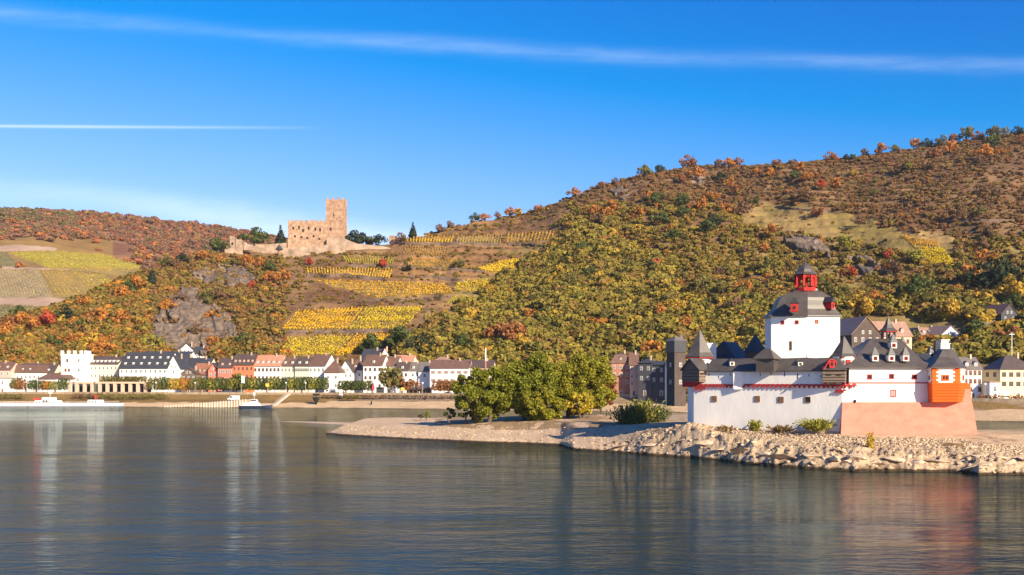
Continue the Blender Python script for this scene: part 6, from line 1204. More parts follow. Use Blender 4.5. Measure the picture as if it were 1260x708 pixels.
tu = P(399, 0, 543); Hs(399, 418, 459, 443, 543, 'white corner tower house with brown pyramid roof and painted frieze', 'white', 'brown', 'pyr', nc=2, nr=2, rot=12, dep=7.5, name='corner_tower_house', side=0)
Hs(417, 434, 457, 444, 552, 'white house with round gable behind the pyramid roofed tower', 'white', 'dbrown', 'front', nc=3, nr=2, rot=12, dep=12)
Hs(428, 445, 456, 440.5, 556, 'white house with brown hipped roof and balcony', 'white', 'brown', 'hip', nc=3, nr=2, rot=12, dorm=1)
Hs(443, 466, 446, 430, 572, 'house with tall dark grey roof beneath the vineyard', 'cream', 'slate', 'side', nc=4, nr=2, rot=16, dep=12)
Hs(466, 482, 444, 429, 566, 'house whose bright red roof rises beneath the vineyard', 'cream', 'red', 'front', nc=2, nr=2, rot=-14, dep=10)
Hs(447, 470, 449.5, 437, 545, 'white house with brown roof and white dormer next to the tall green tree', 'white', 'brown', 'side', nc=4, nr=3, rot=14, dorm=1, win='brown', dep=12)
Hs(469, 488, 450, 439, 548, 'white house with plain brown roof partly behind the green tree', 'white', 'brown', 'side', nc=4, nr=2, rot=14)
Hs(484, 506, 450, 437.5, 556, 'house with salmon coloured roof', 'cream', 'salmon', 'side', nc=4, nr=2, rot=14, dep=12)
Hs(487, 502, 456, 446, 540, 'white house with arched ground floor and white dormer gable', 'white', 'dbrown', 'side', nc=3, nr=2, rot=8, dorm=1, win='brown')
Hs(500, 516, 456, 446, 540, 'white house with dormer gable west of the red shuttered house', 'white', 'grey', 'side', nc=3, nr=2, rot=8, dorm=1)
Hs(515, 530, 457, 446, 538, 'plain white narrow house beside the red shuttered house', 'white', 'grey', 'side', nc=1, nr=1, rot=8, dep=12)
Hs(529, 577, 453, 443.3, 530, 'white house with red shutters and long brown roof', 'white', 'brown', 'side', nc=6, nr=3, rot=10, win='shutred', dep=11, ww=.9)
Hs(529, 556, 446, 439, 560, 'rear house with pale pinkish brown roof', 'salmon', 'tan', 'hip', nc=5, nr=2, rot=10, dep=10)
Hs(576, 606, 452, 443.5, 530, 'house with dark brown roof half hidden by the island trees', 'tan', 'dbrown', 'side', nc=5, nr=3, rot=10)
Hs(752, 776, 447, 434, 462, 'red brick house with brown mansard roof and white windows', 'brick', 'brown', 'mansard', nc=3, nr=3, rot=4, dorm=3, dep=12, side=1, storey=3.2)
Hs(775, 785, 449, 434.5, 458, 'white bay fronted end of the red brick house', 'salmon', 'brown', 'side', nc=2, nr=3, rot=6, dep=10, storey=3.2, group=None)
Hs(785, 802, 447, 441, 452, 'dark slate clad building beside the brick house', 'dark', 'slate', 'pyr', nc=2, nr=2, rot=28, dep=8)
Hs(800, 828, 449, 445, 450, 'dark building with low curved slate roof', 'dark', 'slate', 'side', nc=3, nr=2, rot=26, dep=8, win='plain')
Hs(821, 829, 452, 446, 440, 'narrow house with pink and white facade', 'white', 'slate', 'side', nc=1, nr=3, rot=0, dep=8, win='red')
# dark square town gate tower
dt = thing('stone_tower', 'tall square medieval stone tower with low slate roof behind the fortress corner', 'tower', (XP(830, 420), 420, 6.2), R(24)); zt_ = ZP(419.5, 420) - 6.2; mb = MB(); mb.box(0, 5.0, 0, 5.6, -3, zt_); o = mb.build('wall', [wall_m('stone')], dt)
mb = MB(); mb.loft([[(-.4, -.4, zt_), (5.8, -.4, zt_), (5.8, 6, zt_), (-.4, 6, zt_)], [(1.8, 2, zt_ + 1.6), (3.4, 2, zt_ + 1.6), (3.4, 3.6, zt_ + 1.6), (1.8, 3.6, zt_ + 1.6)]]); mb.lathe(4.4, 2.5, [(.9, zt_ + .6), (.7, zt_ + 1.7), (.05, zt_ + 2.9)], 8); mb.build('roof', [roof_m('grey')], dt); mb = MB(); mb.box(-.2, 5.2, -.25, 5.85, zt_ * .8, zt_); mb.build('slate_storey', [roof_m('slate')], dt)
for z in (.85, .55, .25): add_win(dt, 2.6, 0, zt_ * z, .9, 1.4, 'plain'); add_win(dt, 0, 2.8, zt_ * z, .9, 1.4, 'plain', R(-90))
# houses beyond the fortress
Hs(1048, 1084, 411, 391, 425, 'large dark stone gabled house rising behind the bell turret', 'stone', 'tan', 'front', nc=4, nr=2, rot=-18, dep=16, zb=14, chim=0, storey=4.0, name='gabled_house')
Hs(1082, 1122, 413, 396, 432, 'salmon house with tan roof beside the large dark gable', 'salmon', 'tan', 'side', nc=4, nr=1, rot=-10, dep=12, zb=16, dorm=2, win='brown', name='gabled_house')
Hs(1122, 1140, 413, 404, 455, 'small grey roofed house on the slope', 'tan', 'grey', 'front', nc=2, nr=1, rot=-10, dep=9, gy=418, name='hillside_house')
Hs(1134, 1156, 412, 403.5, 450, 'small cream house with row of white dormer windows', 'cream', 'tan', 'side', nc=3, nr=1, rot=0, dep=9, gy=418, dorm=3, name='hillside_house', dstyle='flat')
h_, w_, H_, Hr_ = Hs(1158, 1182, 412, 401.5, 445, 'pale blue gabled house with brown roof', 'blue', 'tan', 'front', nc=1, nr=1, rot=-22, dep=14, gy=420, name='hillside_house', chim=0)
Hs(1232, 1252, 386, 375, 455, 'timber chalet with dark gable and white ground floor', 'dark', 'brown', 'front', nc=2, nr=1, rot=-24, dep=13, gy=397, name='chalet', cat='chalet')
Hs(1213, 1228, 399, 395, 452, 'low shed with curved tan roof below the chalet', 'tan', 'grey', 'side', nc=1, nr=1, rot=-8, dep=6, gy=405, chim=0, name='shed', cat='shed')
Hs(1186, 1208, 454, 440, 385, 'white house with grey gabled roof east of the fortress', 'white', 'grey', 'side', nc=4, nr=3, rot=-6, dep=10, dorm=2, win='red', storey=2.9)
Hs(1231, 1275, 455, 437.5, 385, 'cream house with dark hipped roof east of the fortress', 'yellow', 'dbrown', 'hip', nc=5, nr=2, rot=-10, dep=11, win='brown', side=-1, ww=1.5, storey=3.3)
Hs(1218, 1231, 471, 468, 380, 'small flat white shed between two houses', 'white', 'tan', 'flat', nc=1, nr=1, rot=-4, dep=4, chim=0, name='shed', cat='shed')
# ------------------------------------------------------------ riverside things
def bankY(px):
    i = int(np.argmin(np.abs(bpx - px))); return by[i]
def at_bank(px, off, z=6.14): Y = bankY(px) + off; return Vector((XP(px, Y), Y, z))
# arcade
ap = at_bank(85, 27); w_ = 102 * ap.y / FPX * .98; ar = thing('arcade', 'long low pinkish arcade wall with dark square openings under clipped trees', 'arcade', ap, R(-9)); zt_ = ZP(470, ap.y) - ap.z
mb = MB(); n_ = 10
for i in range(n_ + 1):
    x = w_ * i / n_; mb.box(x - .75, x + .75, 0, 1.2, -1, zt_ - .9)
mb.build('pillar_row', [wall_m('pink')], ar) if False else None
pm2 = MB(); pm2.box(-.75, .75, 0, 1.2, -1, zt_ - .9); pd_ = pm2.build('pillar', [wall_m('salmon')], link=False)
for i in range(n_ + 1): o = bpy.data.objects.new('pillar', pd_.data); COL.objects.link(o); o.parent = ar; o.location = (w_ * i / n_, 0, 0)
mb = MB(); mb.box(-.9, w_ + .9, -.1, 1.3, zt_ - .9, zt_); mb.build('lintel', [wall_m('salmon')], ar); mb = MB(); mb.box(-.9, w_ + .9, 4.5, 5, -1, zt_); mb.build('rear_wall', [wall_m('dark')], ar)
def clip_tree(px, off, h, wd, color, label, group, trunk=1.2, z=6.14):
    p = at_bank(px, off, z); cr, tk = tree_parts(color, 'clip', int(px) % 3) if ('clipcrown', color, int(px) % 3) in TM else clip_parts(color, int(px) % 3)
    t = thing('tree', label, 'tree', p, 0, group)
    o = bpy.data.objects.new('crown', cr); COL.objects.link(o); o.parent = t; o.scale = (wd * 1.4, wd, (h - trunk) * 1.5); o.location = (0, 0, trunk)
    o = bpy.data.objects.new('trunk', tk); COL.objects.link(o); o.parent = t; o.scale = (1, 1, trunk + .6)
def clip_parts(color, sd):
    k = ('clip', color, sd)
    if k in TM: return TM[k]
    bl = [(x + random.uniform(-.05, .05), y, .5, .27, 1.5) for x in (-.3, 0, .3) for y in (-.2, .2)]; V, Q = leaf_cloud(bl, 520, .07, .75, sd + 900); V[:, 2] = np.clip(V[:, 2], 0.02, 1.05)
    cr = np_mesh('crown', V, Q, [leafmat('leaves_' + color, TC[color], .35, .02, .22)], link=False); mb = MB(); mb.tube((0, 0, 0), (0, 0, 1), .16, .12, 6); tk = mb.build('trunk', bark, link=False); TM[k] = (cr.data, tk.data); return TM[k]
k_ = 0
for i, px_ in enumerate(np.linspace(189, 396, 26)):
    c_ = 'olive' if i in (0, 1, 6, 7) else ('orange' if i in (5,) else ('yellow' if i in (3, 4) else ('green' if i % 3 else 'lime')))
    clip_tree(px_ + random.uniform(-1, 1), 27, ZP(469.5 + random.uniform(-.6, 1), bankY(px_) + 27) - 6.14, 4.2, c_, {'olive': 'olive clipped plane tree in the promenade row', 'orange': 'orange clipped plane tree in the promenade row', 'yellow': 'yellowing clipped plane tree in the promenade row', 'green': 'green clipped plane tree in the promenade row', 'lime': 'light green clipped plane tree in the promenade row'}[c_], 'clipped ' + c_ + ' plane trees on the promenade')
for i, px_ in enumerate((130, 142, 153, 162, 173)): clip_tree(px_, 30, 1.9 + zt_, 4.5, 'olive', 'rounded olive tree growing above the arcade', 'trees above the arcade', trunk=zt_ - .6)
for px_, c_ in ((20, 'olive'), (26, 'rust'), (41, 'green'), (58, 'orange'), (79, 'green'), (52, 'green'), (68, 'lime')): clip_tree(px_, 27, ZP(471 + random.uniform(-1.5, 1.5), 580) - 6.14, 4, c_, {'olive': 'olive tree before the mansard house', 'rust': 'rusty tree before the mansard house', 'green': 'green tree in the gardens below the crenellated tower', 'orange': 'orange tree in front of the long low building', 'lime': 'light green tree in front of the long low building'}[c_], 'garden trees below the tower')
for px_ in (423, 432, 441, 452): clip_tree(px_, 27, 5.2, 4, 'green', 'green shrub tree before the white houses', 'shrub trees before the white houses')
tree_at(at_bank(480, 27), 14, 'olive', 'round', 'tall olive green tree before the white houses'); tree_at(at_bank(492, 30), 8.5, 'rust', 'wide', 'rust tree beside the tall olive green one'); tree_at(at_bank(506, 30), 7, 'rust', 'wide', 'low rust tree before the arched house'); tree_at(at_bank(291, 27), 11, 'olive', 'round', 'olive tree in front of the orange red house')
for px_ in (540, 547, 556, 565): clip_tree(px_, 27, 5.2, 4.2, 'rust', 'rusty round tree before the red shuttered house', 'rusty trees before the red shuttered house')
for i, px_ in enumerate((771, 779, 788, 798, 808, 818, 828, 838, 847)): clip_tree(px_, 30, ZP([467, 468, 468, 466.5, 469, 471, 465.5, 468, 470][i], bankY(px_) + 30) - 6.14, 3.6, 'orange' if i in (0, 2, 3, 6) else 'rust', ('orange' if i in (0, 2, 3, 6) else 'rust') + ' clipped promenade tree in front of the brick house and dark buildings', ('orange' if i in (0, 2, 3, 6) else 'rust') + ' promenade trees by the brick house')
# hedges
def hedge(px0, px1, off, h, d, color, label, z=6.1, seed=1, dens=1.0):
    a, b_ = at_bank(px0, off, z), at_bank(px1, off, z); L = (b_ - a).length; n = int(L / 1.2) + 1; g = random.Random(seed); bl = []
    for i in range(n):
        p = a.lerp(b_, i / max(1, n - 1)); bl += [(p.x - a.x + g.uniform(-.4, .4), p.y - a.y + g.uniform(-d / 2, d / 2), h * g.uniform(.3, .6), h * g.uniform(.45, .62), .9) for _ in range(2)]
    V, Q = leaf_cloud(bl, int(n * 55 * dens), .28, .7, seed); o = np_mesh('hedge', V, Q, [leafmat('leaves_' + color, TC[color], .35, .02, .22)]); o.location = a; tag(o, label, 'hedge')
hedge(-20, 27, 17, 3.0, 3, 'olive', 'overgrown green brown hedge behind the landing stage', 3.4, 11); hedge(92, 122, 18, 2.6, 3, 'brown', 'brownish scrub hedge on the embankment below the arcade', 4, 12); hedge(122, 205, 17, 3.2, 4, 'olive', 'long green yellow hedge on the embankment below the arcade', 3.6, 13)
hedge(425, 441, 15, 1.6, 2, 'olive', 'small green hedge on the embankment by the signs', 4.4, 14); hedge(1203, 1275, 25, 2.0, 2, 'rust', 'reddish hedge along the road east of the fortress', 6.1, 15); hedge(836, 850, 18, 2.4, 3, 'olive', 'green scrub beside the fortress wall on the far bank', 4.6, 16)
hedge(398, 560, 19.5, 1.2, 1.5, 'brown', 'strip of dry brown weeds along the promenade wall', 4.8, 17, .5)
# cars
paint = {}
def car_mesh(kind):
    L, Wd, Hh = (4.3, 1.8, 1.45) if kind == 'car' else (5.6, 2.0, 2.5); b_ = MB()
    pr = [(0, .35), (0, .75), (.15, .9), (1.1, .98), (1.75, Hh), (3.3, Hh), (4.1, .95), (L, .85), (L, .35)] if kind == 'car' else [(0, .4), (0, 1.1), (.9, 1.3), (1.5, Hh - .1), (1.8, Hh), (L, Hh - .05), (L, .4)]
    b_.loft([[(x, -Wd / 2, z) for x, z in pr], [(x, Wd / 2, z) for x, z in pr]]); g = MB()
    gp = [(1.25, 1.0), (1.82, Hh - .1), (3.2, Hh - .1), (3.85, 1.0)] if kind == 'car' else [(1.1, 1.35), (1.6, Hh - .3), (2.4, Hh - .3), (2.4, 1.35)]
    for sy in (-1, 1): g.loft([[(x, sy * Wd / 2, z) for x, z in gp], [(x, sy * (Wd / 2 + .02), z) for x, z in gp]])
    wl_ = MB(); wl_.loft([[(.33 * math.cos(t), -.11, .33 * math.sin(t)) for t in np.linspace(0, 6.283, 13)[:-1]], [(.33 * math.cos(t), .11, .33 * math.sin(t)) for t in np.linspace(0, 6.283, 13)[:-1]]])
    return b_, g, wl_, L, Wd
tyre = pm('tyre_rubber', (.03, .03, .03)); CARS = {}
def car(px, off, col, kind, label, rz=None, z=6.02, p=None, cat=None):
    if kind not in CARS:
        b_, g, wl_, L, Wd = car_mesh(kind); CARS[kind] = (b_, g.build('side_window', [M_glass], link=False).data, wl_.build('wheel', [tyre], link=False).data, L, Wd)
    b_, gd, wd_, L, Wd = CARS[kind]; p = p or at_bank(px, off, z); t = thing('parked_car' if kind == 'car' else 'parked_van', label, cat or kind, p, R(-12) if rz is None else rz, 'vehicles on the riverside road')
    b_.build('body', [pm('car_paint_' + label.split()[0], col, var=.03, rough=.25, spec=.6)], t)
    o = bpy.data.objects.new('side_window', gd); COL.objects.link(o); o.parent = t
    for x in (.85, L - .85):
        for y in (-Wd / 2 + .08, Wd / 2 - .08): o = bpy.data.objects.new('wheel', wd_); COL.objects.link(o); o.parent = t; o.location = (x, y, .33)
car(264, 32, (.75, .75, .75), 'car', 'white car under the promenade trees'); car(272, 32, (.7, .7, .7), 'van', 'white delivery van under the promenade trees'); car(284, 32, (.8, .8, .78), 'van', 'pale van next to the flag pole'); car(399, 31, (.78, .77, .75), 'van', 'whitish van before the corner tower house')
car(404, 31, (.03, .03, .04), 'car', 'black car before the corner tower house'); car(414, 31, (.45, .04, .05), 'car', 'red car beside the black car'); car(436, 31, (.7, .68, .65), 'car', 'silver car beside the green shrubs'); car(545, 31, (.75, .75, .74), 'car', 'light grey car by the rusty trees')
car(785, 31, (.5, .52, .55), 'car', 'grey car below the orange promenade trees'); car(792, 31, (.6, .2, .15), 'car', 'dull red car below the orange promenade trees'); car(812, 31, (.25, .15, .12), 'car', 'brown car below the rust promenade trees'); car(822, 31, (.7, .7, .7), 'car', 'bright car nearest the fortress corner')
car(281, 13, (.85, .85, .85), 'van', 'white camper van parked on the sandy bank by the patrol boat', z=3.0); 
# boats
hullw = pm('boat_white', (.8, .8, .8), var=.04, rough=.35); hulln = pm('boat_navy', (.03, .04, .07), rough=.3); hullr = pm('boat_red', (.5, .06, .04))
def hull_(L, Wd, H, m, par, bow=.18, name='hull', pointed=True):
    b_ = MB(); n = 12; rings = []
    for i in range(n + 1):
        u = i / n; wf = 1 if u < 1 - bow * 1.6 else max(.04, 1 - ((u - (1 - bow * 1.6)) / (bow * 1.6)) ** 2); wf = wf if u > .04 else .85; x = u * L; sh = H * (1 + .35 * max(0, u - .7) / .3) if pointed else H
        rings.append([(x, -Wd / 2 * wf * .7, -.4), (x, Wd / 2 * wf * .7, -.4), (x, Wd / 2 * wf, sh), (x, -Wd / 2 * wf, sh)])
    b_.loft(rings); return b_.build(name, m, par)
pb = P(296, 499.5, 1); Yb = 515; p0 = Vector((XP(295, Yb), Yb, 0.05)); bt = thing('patrol_boat', 'small dark hulled patrol boat with white wheelhouse moored off the sand', 'boat', p0, R(-6), None); L = 41 * Yb / FPX * 1.0
hull_(L, 3.6, 1.2, [hulln], bt); mb = MB(); mb.box(L * .06, L * .78, -1.5, 1.5, 1.2, 1.35); mb.build('deck', [hullw], bt); mb = MB(); mb.loft([[(L * .12, -1.2, 1.35), (L * .64, -1.2, 1.35), (L * .64, 1.2, 1.35), (L * .12, 1.2, 1.35)], [(L * .14, -1.1, 2.6), (L * .58, -1.1, 2.6), (L * .58, 1.1, 2.6), (L * .14, 1.1, 2.6)]]); cb_ = mb.build('cabin', [hullw], bt)
mb = MB(); mb.loft([[(L * .34, -1, 2.6), (L * .56, -1, 2.6), (L * .56, 1, 2.6), (L * .34, 1, 2.6)], [(L * .36, -.95, 4.1), (L * .52, -.95, 4.1), (L * .52, .95, 4.1), (L * .36, .95, 4.1)]]); wh_ = mb.build('wheelhouse', [hullw], bt); mb = MB(); mb.box(L * .36, L * .53, -1.03, -.98, 3.2, 3.85); [mb.box(L * (.16 + .06 * i), L * (.195 + .06 * i), -1.22, -1.15, 1.7, 2.2) for i in range(6)]; mb.build('windows', [M_glass], bt) if False else mb.build('glazing', [M_glass], bt)
mb = MB(); mb.tube((L * .45, 0, 4.1), (L * .45, 0, 7.2), .09, .05); mb.tube((L * .45 - 1, 0, 5.8), (L * .45 + 1, 0, 5.8), .05); mb.box(L * .43, L * .47, -.5, .5, 6.0, 7.3); mb.build('mast', [hullw], bt); mb = MB(); [mb.tube((x, -1.55, 1.3), (x, -1.55, 2.2), .03, n=4) for x in np.linspace(L * .04, L * .95, 14)]; mb.tube((L * .04, -1.55, 2.2), (L * .95, -1.55, 2.2), .03, n=4); mb.build('railing', [hullw], bt)
def pontoon(px0, px1, Yp, cabin, label, cat='barge'):
    p = Vector((XP(px0, Yp), Yp, 0.1)); L = (px1 - px0) * Yp / FPX; t = thing('pontoon' if cat != 'boat' else 'passenger_boat', label, cat, p, R(-3)); mb = MB(); mb.box(0, L, -2.6, 2.6, -.5, .7); mb.build('hull', [pm('boat_grey', (.2, .2, .22))], t); mb = MB(); mb.box(.1, L - .1, -2.65, 2.65, .7, 1.9); mb.build('side', [hullw], t)
    for a, b_, h in cabin: mb = MB(); mb.loft([[(a * L, -2, 1.9), (b_ * L, -2, 1.9), (b_ * L, 2, 1.9), (a * L, 2, 1.9)], [(a * L + .3, -1.8, 1.9 + h), (b_ * L - .3, -1.8, 1.9 + h), (b_ * L - .3, 1.8, 1.9 + h), (a * L + .3, 1.8, 1.9 + h)]]); c_ = mb.build('cabin', [hullw], t); mb = MB(); [mb.box(a * L + .8 + 1.4 * i, a * L + 1.7 + 1.4 * i, -2.02, -1.85, 2.2, 2.2 + h * .45) for i in range(max(1, int(((b_ - a) * L - 2) / 1.4)))]; mb.build('glazing', [M_glass], c_)
    mb = MB(); [mb.tube((x, -2.5, 1.9), (x, -2.5, 2.8), .04, n=4) for x in np.linspace(.3, L - .3, 12)]; mb.tube((.3, -2.5, 2.8), (L - .3, -2.5, 2.8), .04, n=4); mb.build('railing', [hullw], t); return t, L
pontoon(-24, 37, 533, [], 'long low white landing pontoon at the edge of the view'); t_, L_ = pontoon(38, 82, 533, [(.15, .85, 1.3), (.35, .7, 2.8)], 'white passenger boat with stacked cabins moored between the pontoons', 'boat')
mb = MB(); mb.box(L_ * .12, L_ * .24, -1.8, 1.8, 3.3, 4.4); mb.build('awning', [hullr], t_); mb = MB(); mb.tube((L_ * .55, 0, 4.7), (L_ * .55, 0, 8), .1, .05); mb.box(L_ * .5, L_ * .62, -.1, .1, 6.6, 6.9); mb.build('mast', [hullw], t_)
t_, L_ = pontoon(83, 128, 534, [(.6, .98, 1.6)], 'white pontoon with a cabin at its upstream end'); pontoon(128, 150, 536, [], 'narrow white gangway pontoon leading to the sand')
def post(px, off, h, label, top=None, r=.12, z=6.14, cat='lamp post', name='lamp_post', mat_=M_metal, group=None, Y=None):
    p = at_bank(px, off, z); t = thing(name, label, cat, p, 0, group); mb = MB(); mb.tube((0, 0, 0), (0, 0, h), r, r * .7, 8); mb.build('pole', [mat_], t)
    if top: top(t, h)
    return t
def lamp_top(t, h): mb = MB(); mb.lathe(0, 0, [(.1, h), (.45, h + .15), (.4, h + .55), (.05, h + .75)], 8); mb.build('lamp_head', [hullw], t)
for px_ in (33, 46, 70, 92, 118, 192, 240, 352, 376, 520, 703, 803, 836, 1212): post(px_, 25, 6.5 if px_ < 130 else 5.2, 'slim grey street lamp on the riverside promenade', lamp_top, .12, group='street lamps on the riverside')
def flag_top(t, h):
    mb = MB(); mb.hull8([(0.1, -.02, h - 4), (1.6, .1, h - 4.2), (1.6, .14, h - 4.2), (.1, .02, h - 4), (.1, -.02, h - .3), (1.5, .2, h - .6), (1.5, .24, h - .6), (.1, .02, h - .3)]); mb.build('flag', [pm('pale_green_cloth', (.5, .7, .6))], t)
post(297, 24, 9.5, 'tall flag pole with pale green flag above the sandy bank', flag_top, cat='flag pole', name='flag_pole')
def red_top(t, h): mb = MB(); mb.box(-.9, .9, -.1, .1, 0.2, 2.2); mb.build('panel', [hullr], t)
post(118.5, 16, 2.2, 'small red and white sign post on the bank below the arcade', red_top, cat='sign', name='sign_post', z=3.2)
def yel(t, h): mb = MB(); mb.box(-.9, .9, -.06, .06, h - 1.6, h); mb.build('panel', [pm('yellow_panel', (.75, .42, .05))], t)
post(329, 24, 5.2, 'yellow square sign on a post above the grey wall', yel, cat='sign', name='sign_post'); post(496, 24, 3.4, 'small yellow sign before the white houses', yel, cat='sign', name='sign_post')
def wsign(t, h):
    for z in (h - 1.4, h - 3.4): mb = MB(); mb.box(-.8, .8, -.06, .06, z, z + 1.4); mb.build('panel', [hullw], t)
post(419.5, 20, 4.2, 'white double navigation sign on the embankment', wsign, cat='sign', name='sign_post', z=4.2); post(1238, 22, 4.0, 'white and red navigation sign on the wall east of the fortress', wsign, cat='sign', name='sign_post', z=5.2)
# black day mark
p = at_bank(389, 6, 1.2); dmk = thing('day_mark', 'black triangular river beacon standing on the sandy bank', 'beacon', p); mb = MB(); mb.tube((0, 0, -1), (0, 0, 7), .18, .15); mb.build('pole', [M_dark], dmk); mb = MB(); mb.lathe(0, 0, [(.1, 0), (1.9, 3.6), (.2, 3.7)], 6); mb.box(-1.6, 1.6, -.1, .1, 4.4, 5.4); mb.build('topmark', [M_dark], dmk)
p = at_bank(457, 7, 1.2); o = thing('mooring_post', 'short dark mooring post on the pale ramp', 'post', p); mb = MB(); mb.tube((0, 0, -.5), (0, 0, 2.0), .35, .35); mb.build('shaft', [M_dark], o)
# gangway with rails
a, b_ = at_bank(356, 22, 6.1), at_bank(338, 2, .8); gw = thing('gangway', 'pale sloping gangway with handrails from the road to the moored patrol boat', 'gangway', a); mb = MB()
for off in (-.7, .7):
    o2 = Vector((off, 0, 0)); mb.tube(Vector((0, 0, 0)) + o2, b_ - a + o2, .12); mb.tube(Vector((0, 0, 1)) + o2, b_ - a + o2 + Vector((0, 0, 1)), .07); [mb.tube((b_ - a) * k + o2, (b_ - a) * k + o2 + Vector((0, 0, 1)), .06, n=4) for k in np.linspace(0, 1, 9)]
mb.hull8([(-.7, 0, -.1), (.7, 0, -.1), b_ - a + Vector((.7, 0, -.1)), b_ - a + Vector((-.7, 0, -.1)), (-.7, 0, .02), (.7, 0, .02), b_ - a + Vector((.7, 0, .02)), b_ - a + Vector((-.7, 0, .02))]); mb.build('walkway', [pm('pale_metal', (.6, .52, .45))], gw)
# ribbed ferry ramp
rp = thing('ferry_ramp', 'pale sloping ferry ramp wall with a row of short white ribs', 'ramp', at_bank(200, 1, 0)); r0_ = at_bank(200, 1, 0); mb = MB(); rings = []
for k in range(13):
    px_ = 200 + 104 * k / 12; q = at_bank(px_, 1.0, 0); h_ = .35 + 3.4 * k / 12; rings.append([(q.x - r0_.x, q.y - r0_.y, -.8), (q.x - r0_.x, q.y - r0_.y + 9, -.8), (q.x - r0_.x, q.y - r0_.y + 9, h_), (q.x - r0_.x, q.y - r0_.y, h_)])
mb.loft(rings); mb.build('ramp_wall', [pm('ramp_concrete', (.46, .34, .25), scale=.4)], rp)
rbm = MB(); rbm.box(-.22, .22, -.35, 0, 0, 1); rbd = rbm.build('rib', [pm('ramp_rib', (.66, .56, .46))], link=False)
for k in range(30):
    px_ = 203 + 99 * k / 29; q = at_bank(px_, .98, 0); h_ = .45 + 3.4 * (px_ - 200) / 104; o = bpy.data.objects.new('rib', rbd.data); COL.objects.link(o); o.parent = rp; o.location = (q.x - r0_.x, q.y - r0_.y, -.2); o.scale = (1, 1, h_ + .3)
# shelter, kiosk, parasol, people
p = at_bank(498, 26); w_ = 32 * p.y / FPX; sh_ = thing('shelter', 'long low riverside shelter with flat brown roof', 'shelter', p, R(-10)); mb = MB(); mb.loft([[(-.4, -.5, 2.4), (w_ + .4, -.5, 2.4), (w_ + .4, 4, 2.4), (-.4, 4, 2.4)], [(.6, .6, 3.6), (w_ - .6, .6, 3.6), (w_ - .6, 3, 3.6), (.6, 3, 3.6)]]); mb.build('roof', [roof_m('dbrown')], sh_)
for i in range(7): mb = MB(); mb.box(w_ * i / 6 - .12, w_ * i / 6 + .12, 0, .25, 0, 2.4); mb.build('post', [M_fb], sh_)
mb = MB(); mb.box(0, w_, 3.2, 3.4, 0, 2.4); mb.build('rear_wall', [wall_m('brown')], sh_)
p = at_bank(463, 25); kz = thing('kiosk', 'small black kiosk with dark canopy on the promenade', 'kiosk', p, R(-8)); mb = MB(); mb.box(0, 3.2, 0, 2.6, 0, 3.2); mb.build('cabin', [wall_m('dark')], kz); mb = MB(); mb.box(-.3, 3.5, -.9, 2.8, 3.2, 3.45); mb.build('canopy', [M_dwood], kz); mb = MB(); mb.box(.4, 2.8, -.05, 0, 1.1, 2.3); mb.build('hatch', [M_glass], kz)
p = at_bank(459, 25); us = thing('parasol', 'tall closed red parasol beside the black kiosk', 'parasol', p); mb = MB(); mb.tube((0, 0, 0), (0, 0, 5.8), .06); mb.build('pole', [M_metal], us); mb = MB(); mb.lathe(0, 0, [(.1, 1.9), (.75, 2.1), (.6, 3.8), (.12, 5.9)], 8); mb.build('canopy', [pm('red_cloth', (.55, .05, .09))], us)
cloths = [((.7, .7, .7), (.1, .12, .2)), ((.5, .08, .08), (.05, .05, .06)), ((.1, .15, .3), (.15, .12, .1)), ((.75, .7, .6), (.08, .08, .1)), ((.2, .3, .2), (.2, .2, .25))]
def person(px, off, k, label, z=6.14, facing=0):
    ct, cp = cloths[k % 5]; p = at_bank(px, off, z); me = bpy.data.meshes.new('person'); vs = [(0, 0, .95), (0, 0, 1.25), (0, 0, 1.45), (0, 0, 1.53), (0, 0.02, 1.66), (.2, 0, 1.43), (.27, .02, 1.15), (.25, -.08, .9), (-.2, 0, 1.43), (-.27, 0, 1.15), (-.24, .06, .9), (.1, 0, .9), (.12, -.08, .5), (.12, 0, .06), (.12, -.16, .03), (-.1, 0, .9), (-.12, .06, .5), (-.12, .12, .06), (-.12, -.04, .03)]
    es = [(0, 1), (1, 2), (2, 3), (3, 4), (2, 5), (5, 6), (6, 7), (2, 8), (8, 9), (9, 10), (0, 11), (11, 12), (12, 13), (13, 14), (0, 15), (15, 16), (16, 17), (17, 18)]
    me.from_pydata(vs, es, []); o = bpy.data.objects.new('person', me); COL.objects.link(o); o.location = p; o.rotation_euler = (0, 0, facing); md = o.modifiers.new('s', 'SKIN'); rd = [.15, .14, .13, .06, .115, .06, .045, .035, .06, .045, .035, .09, .06, .045, .04, .09, .06, .045, .04]
    for v, r_ in zip(me.skin_vertices[0].data, rd): v.radius = (r_, r_ * .85)
    me.skin_vertices[0].data[0].use_root = True; o.modifiers.new('u', 'SUBSURF').levels = 1
    m = bpy.data.materials.new('clothes'); m.use_nodes = True; t = NT(m.node_tree); tc_ = t.add('ShaderNodeTexCoord'); sp = t.add('ShaderNodeSeparateXYZ', i_0=tc_.outputs['Object']); c = t.mix(t.math('GREATER_THAN', sp.outputs[2], .95), cp, ct); c = t.mix(t.math('GREATER_THAN', sp.outputs[2], 1.52), c, (.5, .3, .2)); c = t.mix(t.math('GREATER_THAN', sp.outputs[2], 1.68), c, (.06, .04, .03)); t.l.new(c, t.n['Principled BSDF'].inputs['Base Color']); me.materials.append(m)
    tag(o, label, 'person', None)
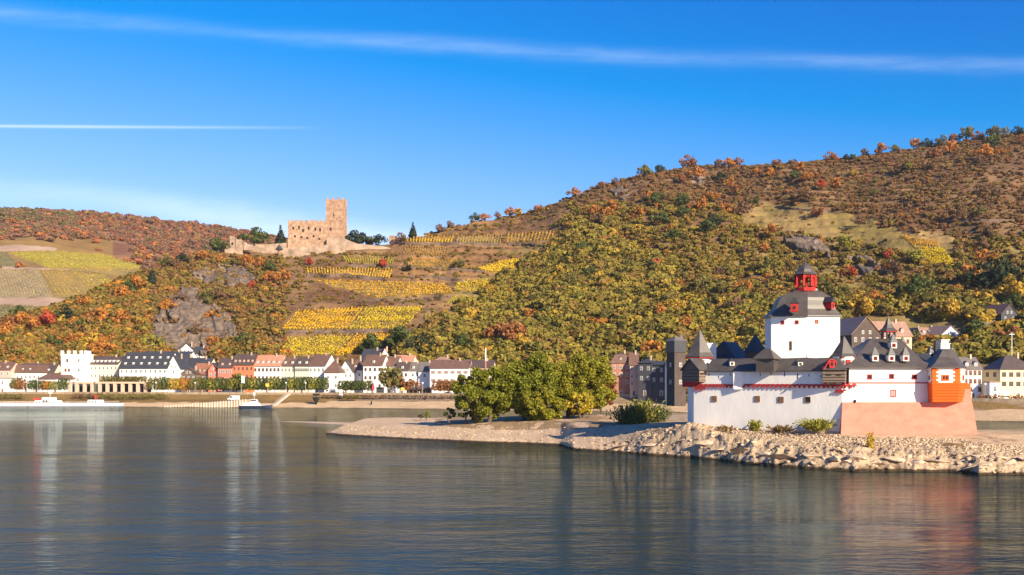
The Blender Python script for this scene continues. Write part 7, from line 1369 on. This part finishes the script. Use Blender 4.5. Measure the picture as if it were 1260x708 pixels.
for i, (px_, l_) in enumerate([(204, 'person in pale jacket standing at the end of the hedge'), (484, 'person in white top on the promenade beside the tall olive tree'), (487, 'person in red on the promenade beside the tall olive tree'), (516, 'person in pale clothes by the shelter'), (356, 'person in pale jacket at the head of the gangway')]): person(px_, 24.3, [0, 3, 1, 3, 0][i], l_, 6.14, i)
# tall mast behind the town and pole by the chalet
mz = thing('radio_mast', 'thin mast with red and white bands behind the dark roofed house', 'mast', Vector((XP(597.5, 545), 545, 6.2))); mb = MB(); H_ = ZP(428, 545) - 6.2; mb.tube((0, 0, 0), (0, 0, H_ * .72), .45, .4, 8); mb.build('lower_shaft', [M_fr], mz); mb = MB(); mb.tube((0, 0, H_ * .72), (0, 0, H_), .32, .22, 8); mb.build('upper_shaft', [hullw], mz)
q = cast(1245, 425) or P(1245, 425, 440); tpz = thing('utility_pole', 'pale utility pole with crossbar among reddish bushes', 'pole', Vector((XP(1245, 420), 420, drop(XP(1245, 420), 420) or 6))); zt_ = ZP(409, 420) - tpz.location.z; mb = MB(); mb.tube((0, 0, -1), (0, 0, zt_), .16, .12); mb.build('shaft', [hullw], tpz); mb = MB(); mb.box(-1, 1, -.08, .08, zt_ - .9, zt_ - .7); mb.build('crossbar', [hullw], tpz)
for pts, l_ in (([(1197, 432), (1230, 431), (1262, 432)], 'stone wall along the railway ledge east of the fortress'),): terrace(pts, 2.6, l_)
X_, Y_, Z_, scl, tint, n_ = HS
scatter('undergrowth', np.stack([X_, Y_, Z_ - 0.3], 1), scl, rng.uniform(0, 6.28, n_), rng.integers(0, 8, n_), tint, 'dense autumn scrub and low woodland covering the hillside', 'undergrowth')

# ------------------------------------------------------------ river haze
hz = MB(); hz.box(-6100, 6100, -1100, 8100, -3.5, 330)
hm = bpy.data.materials.new('haze'); hm.use_nodes = True; t = NT(hm.node_tree); t.n.clear()
pv = t.add('ShaderNodeVolumePrincipled'); pv.inputs['Color'].default_value = (0.8, 0.9, 1.0, 1); pv.inputs['Density'].default_value = 0.00004; pv.inputs['Anisotropy'].default_value = 0.2
mo = t.add('ShaderNodeOutputMaterial'); t.l.new(pv.outputs[0], mo.inputs['Volume'])
tag(hz.build('haze', hm), 'thin blue air between the river and the far hill', 'haze', kind='stuff')
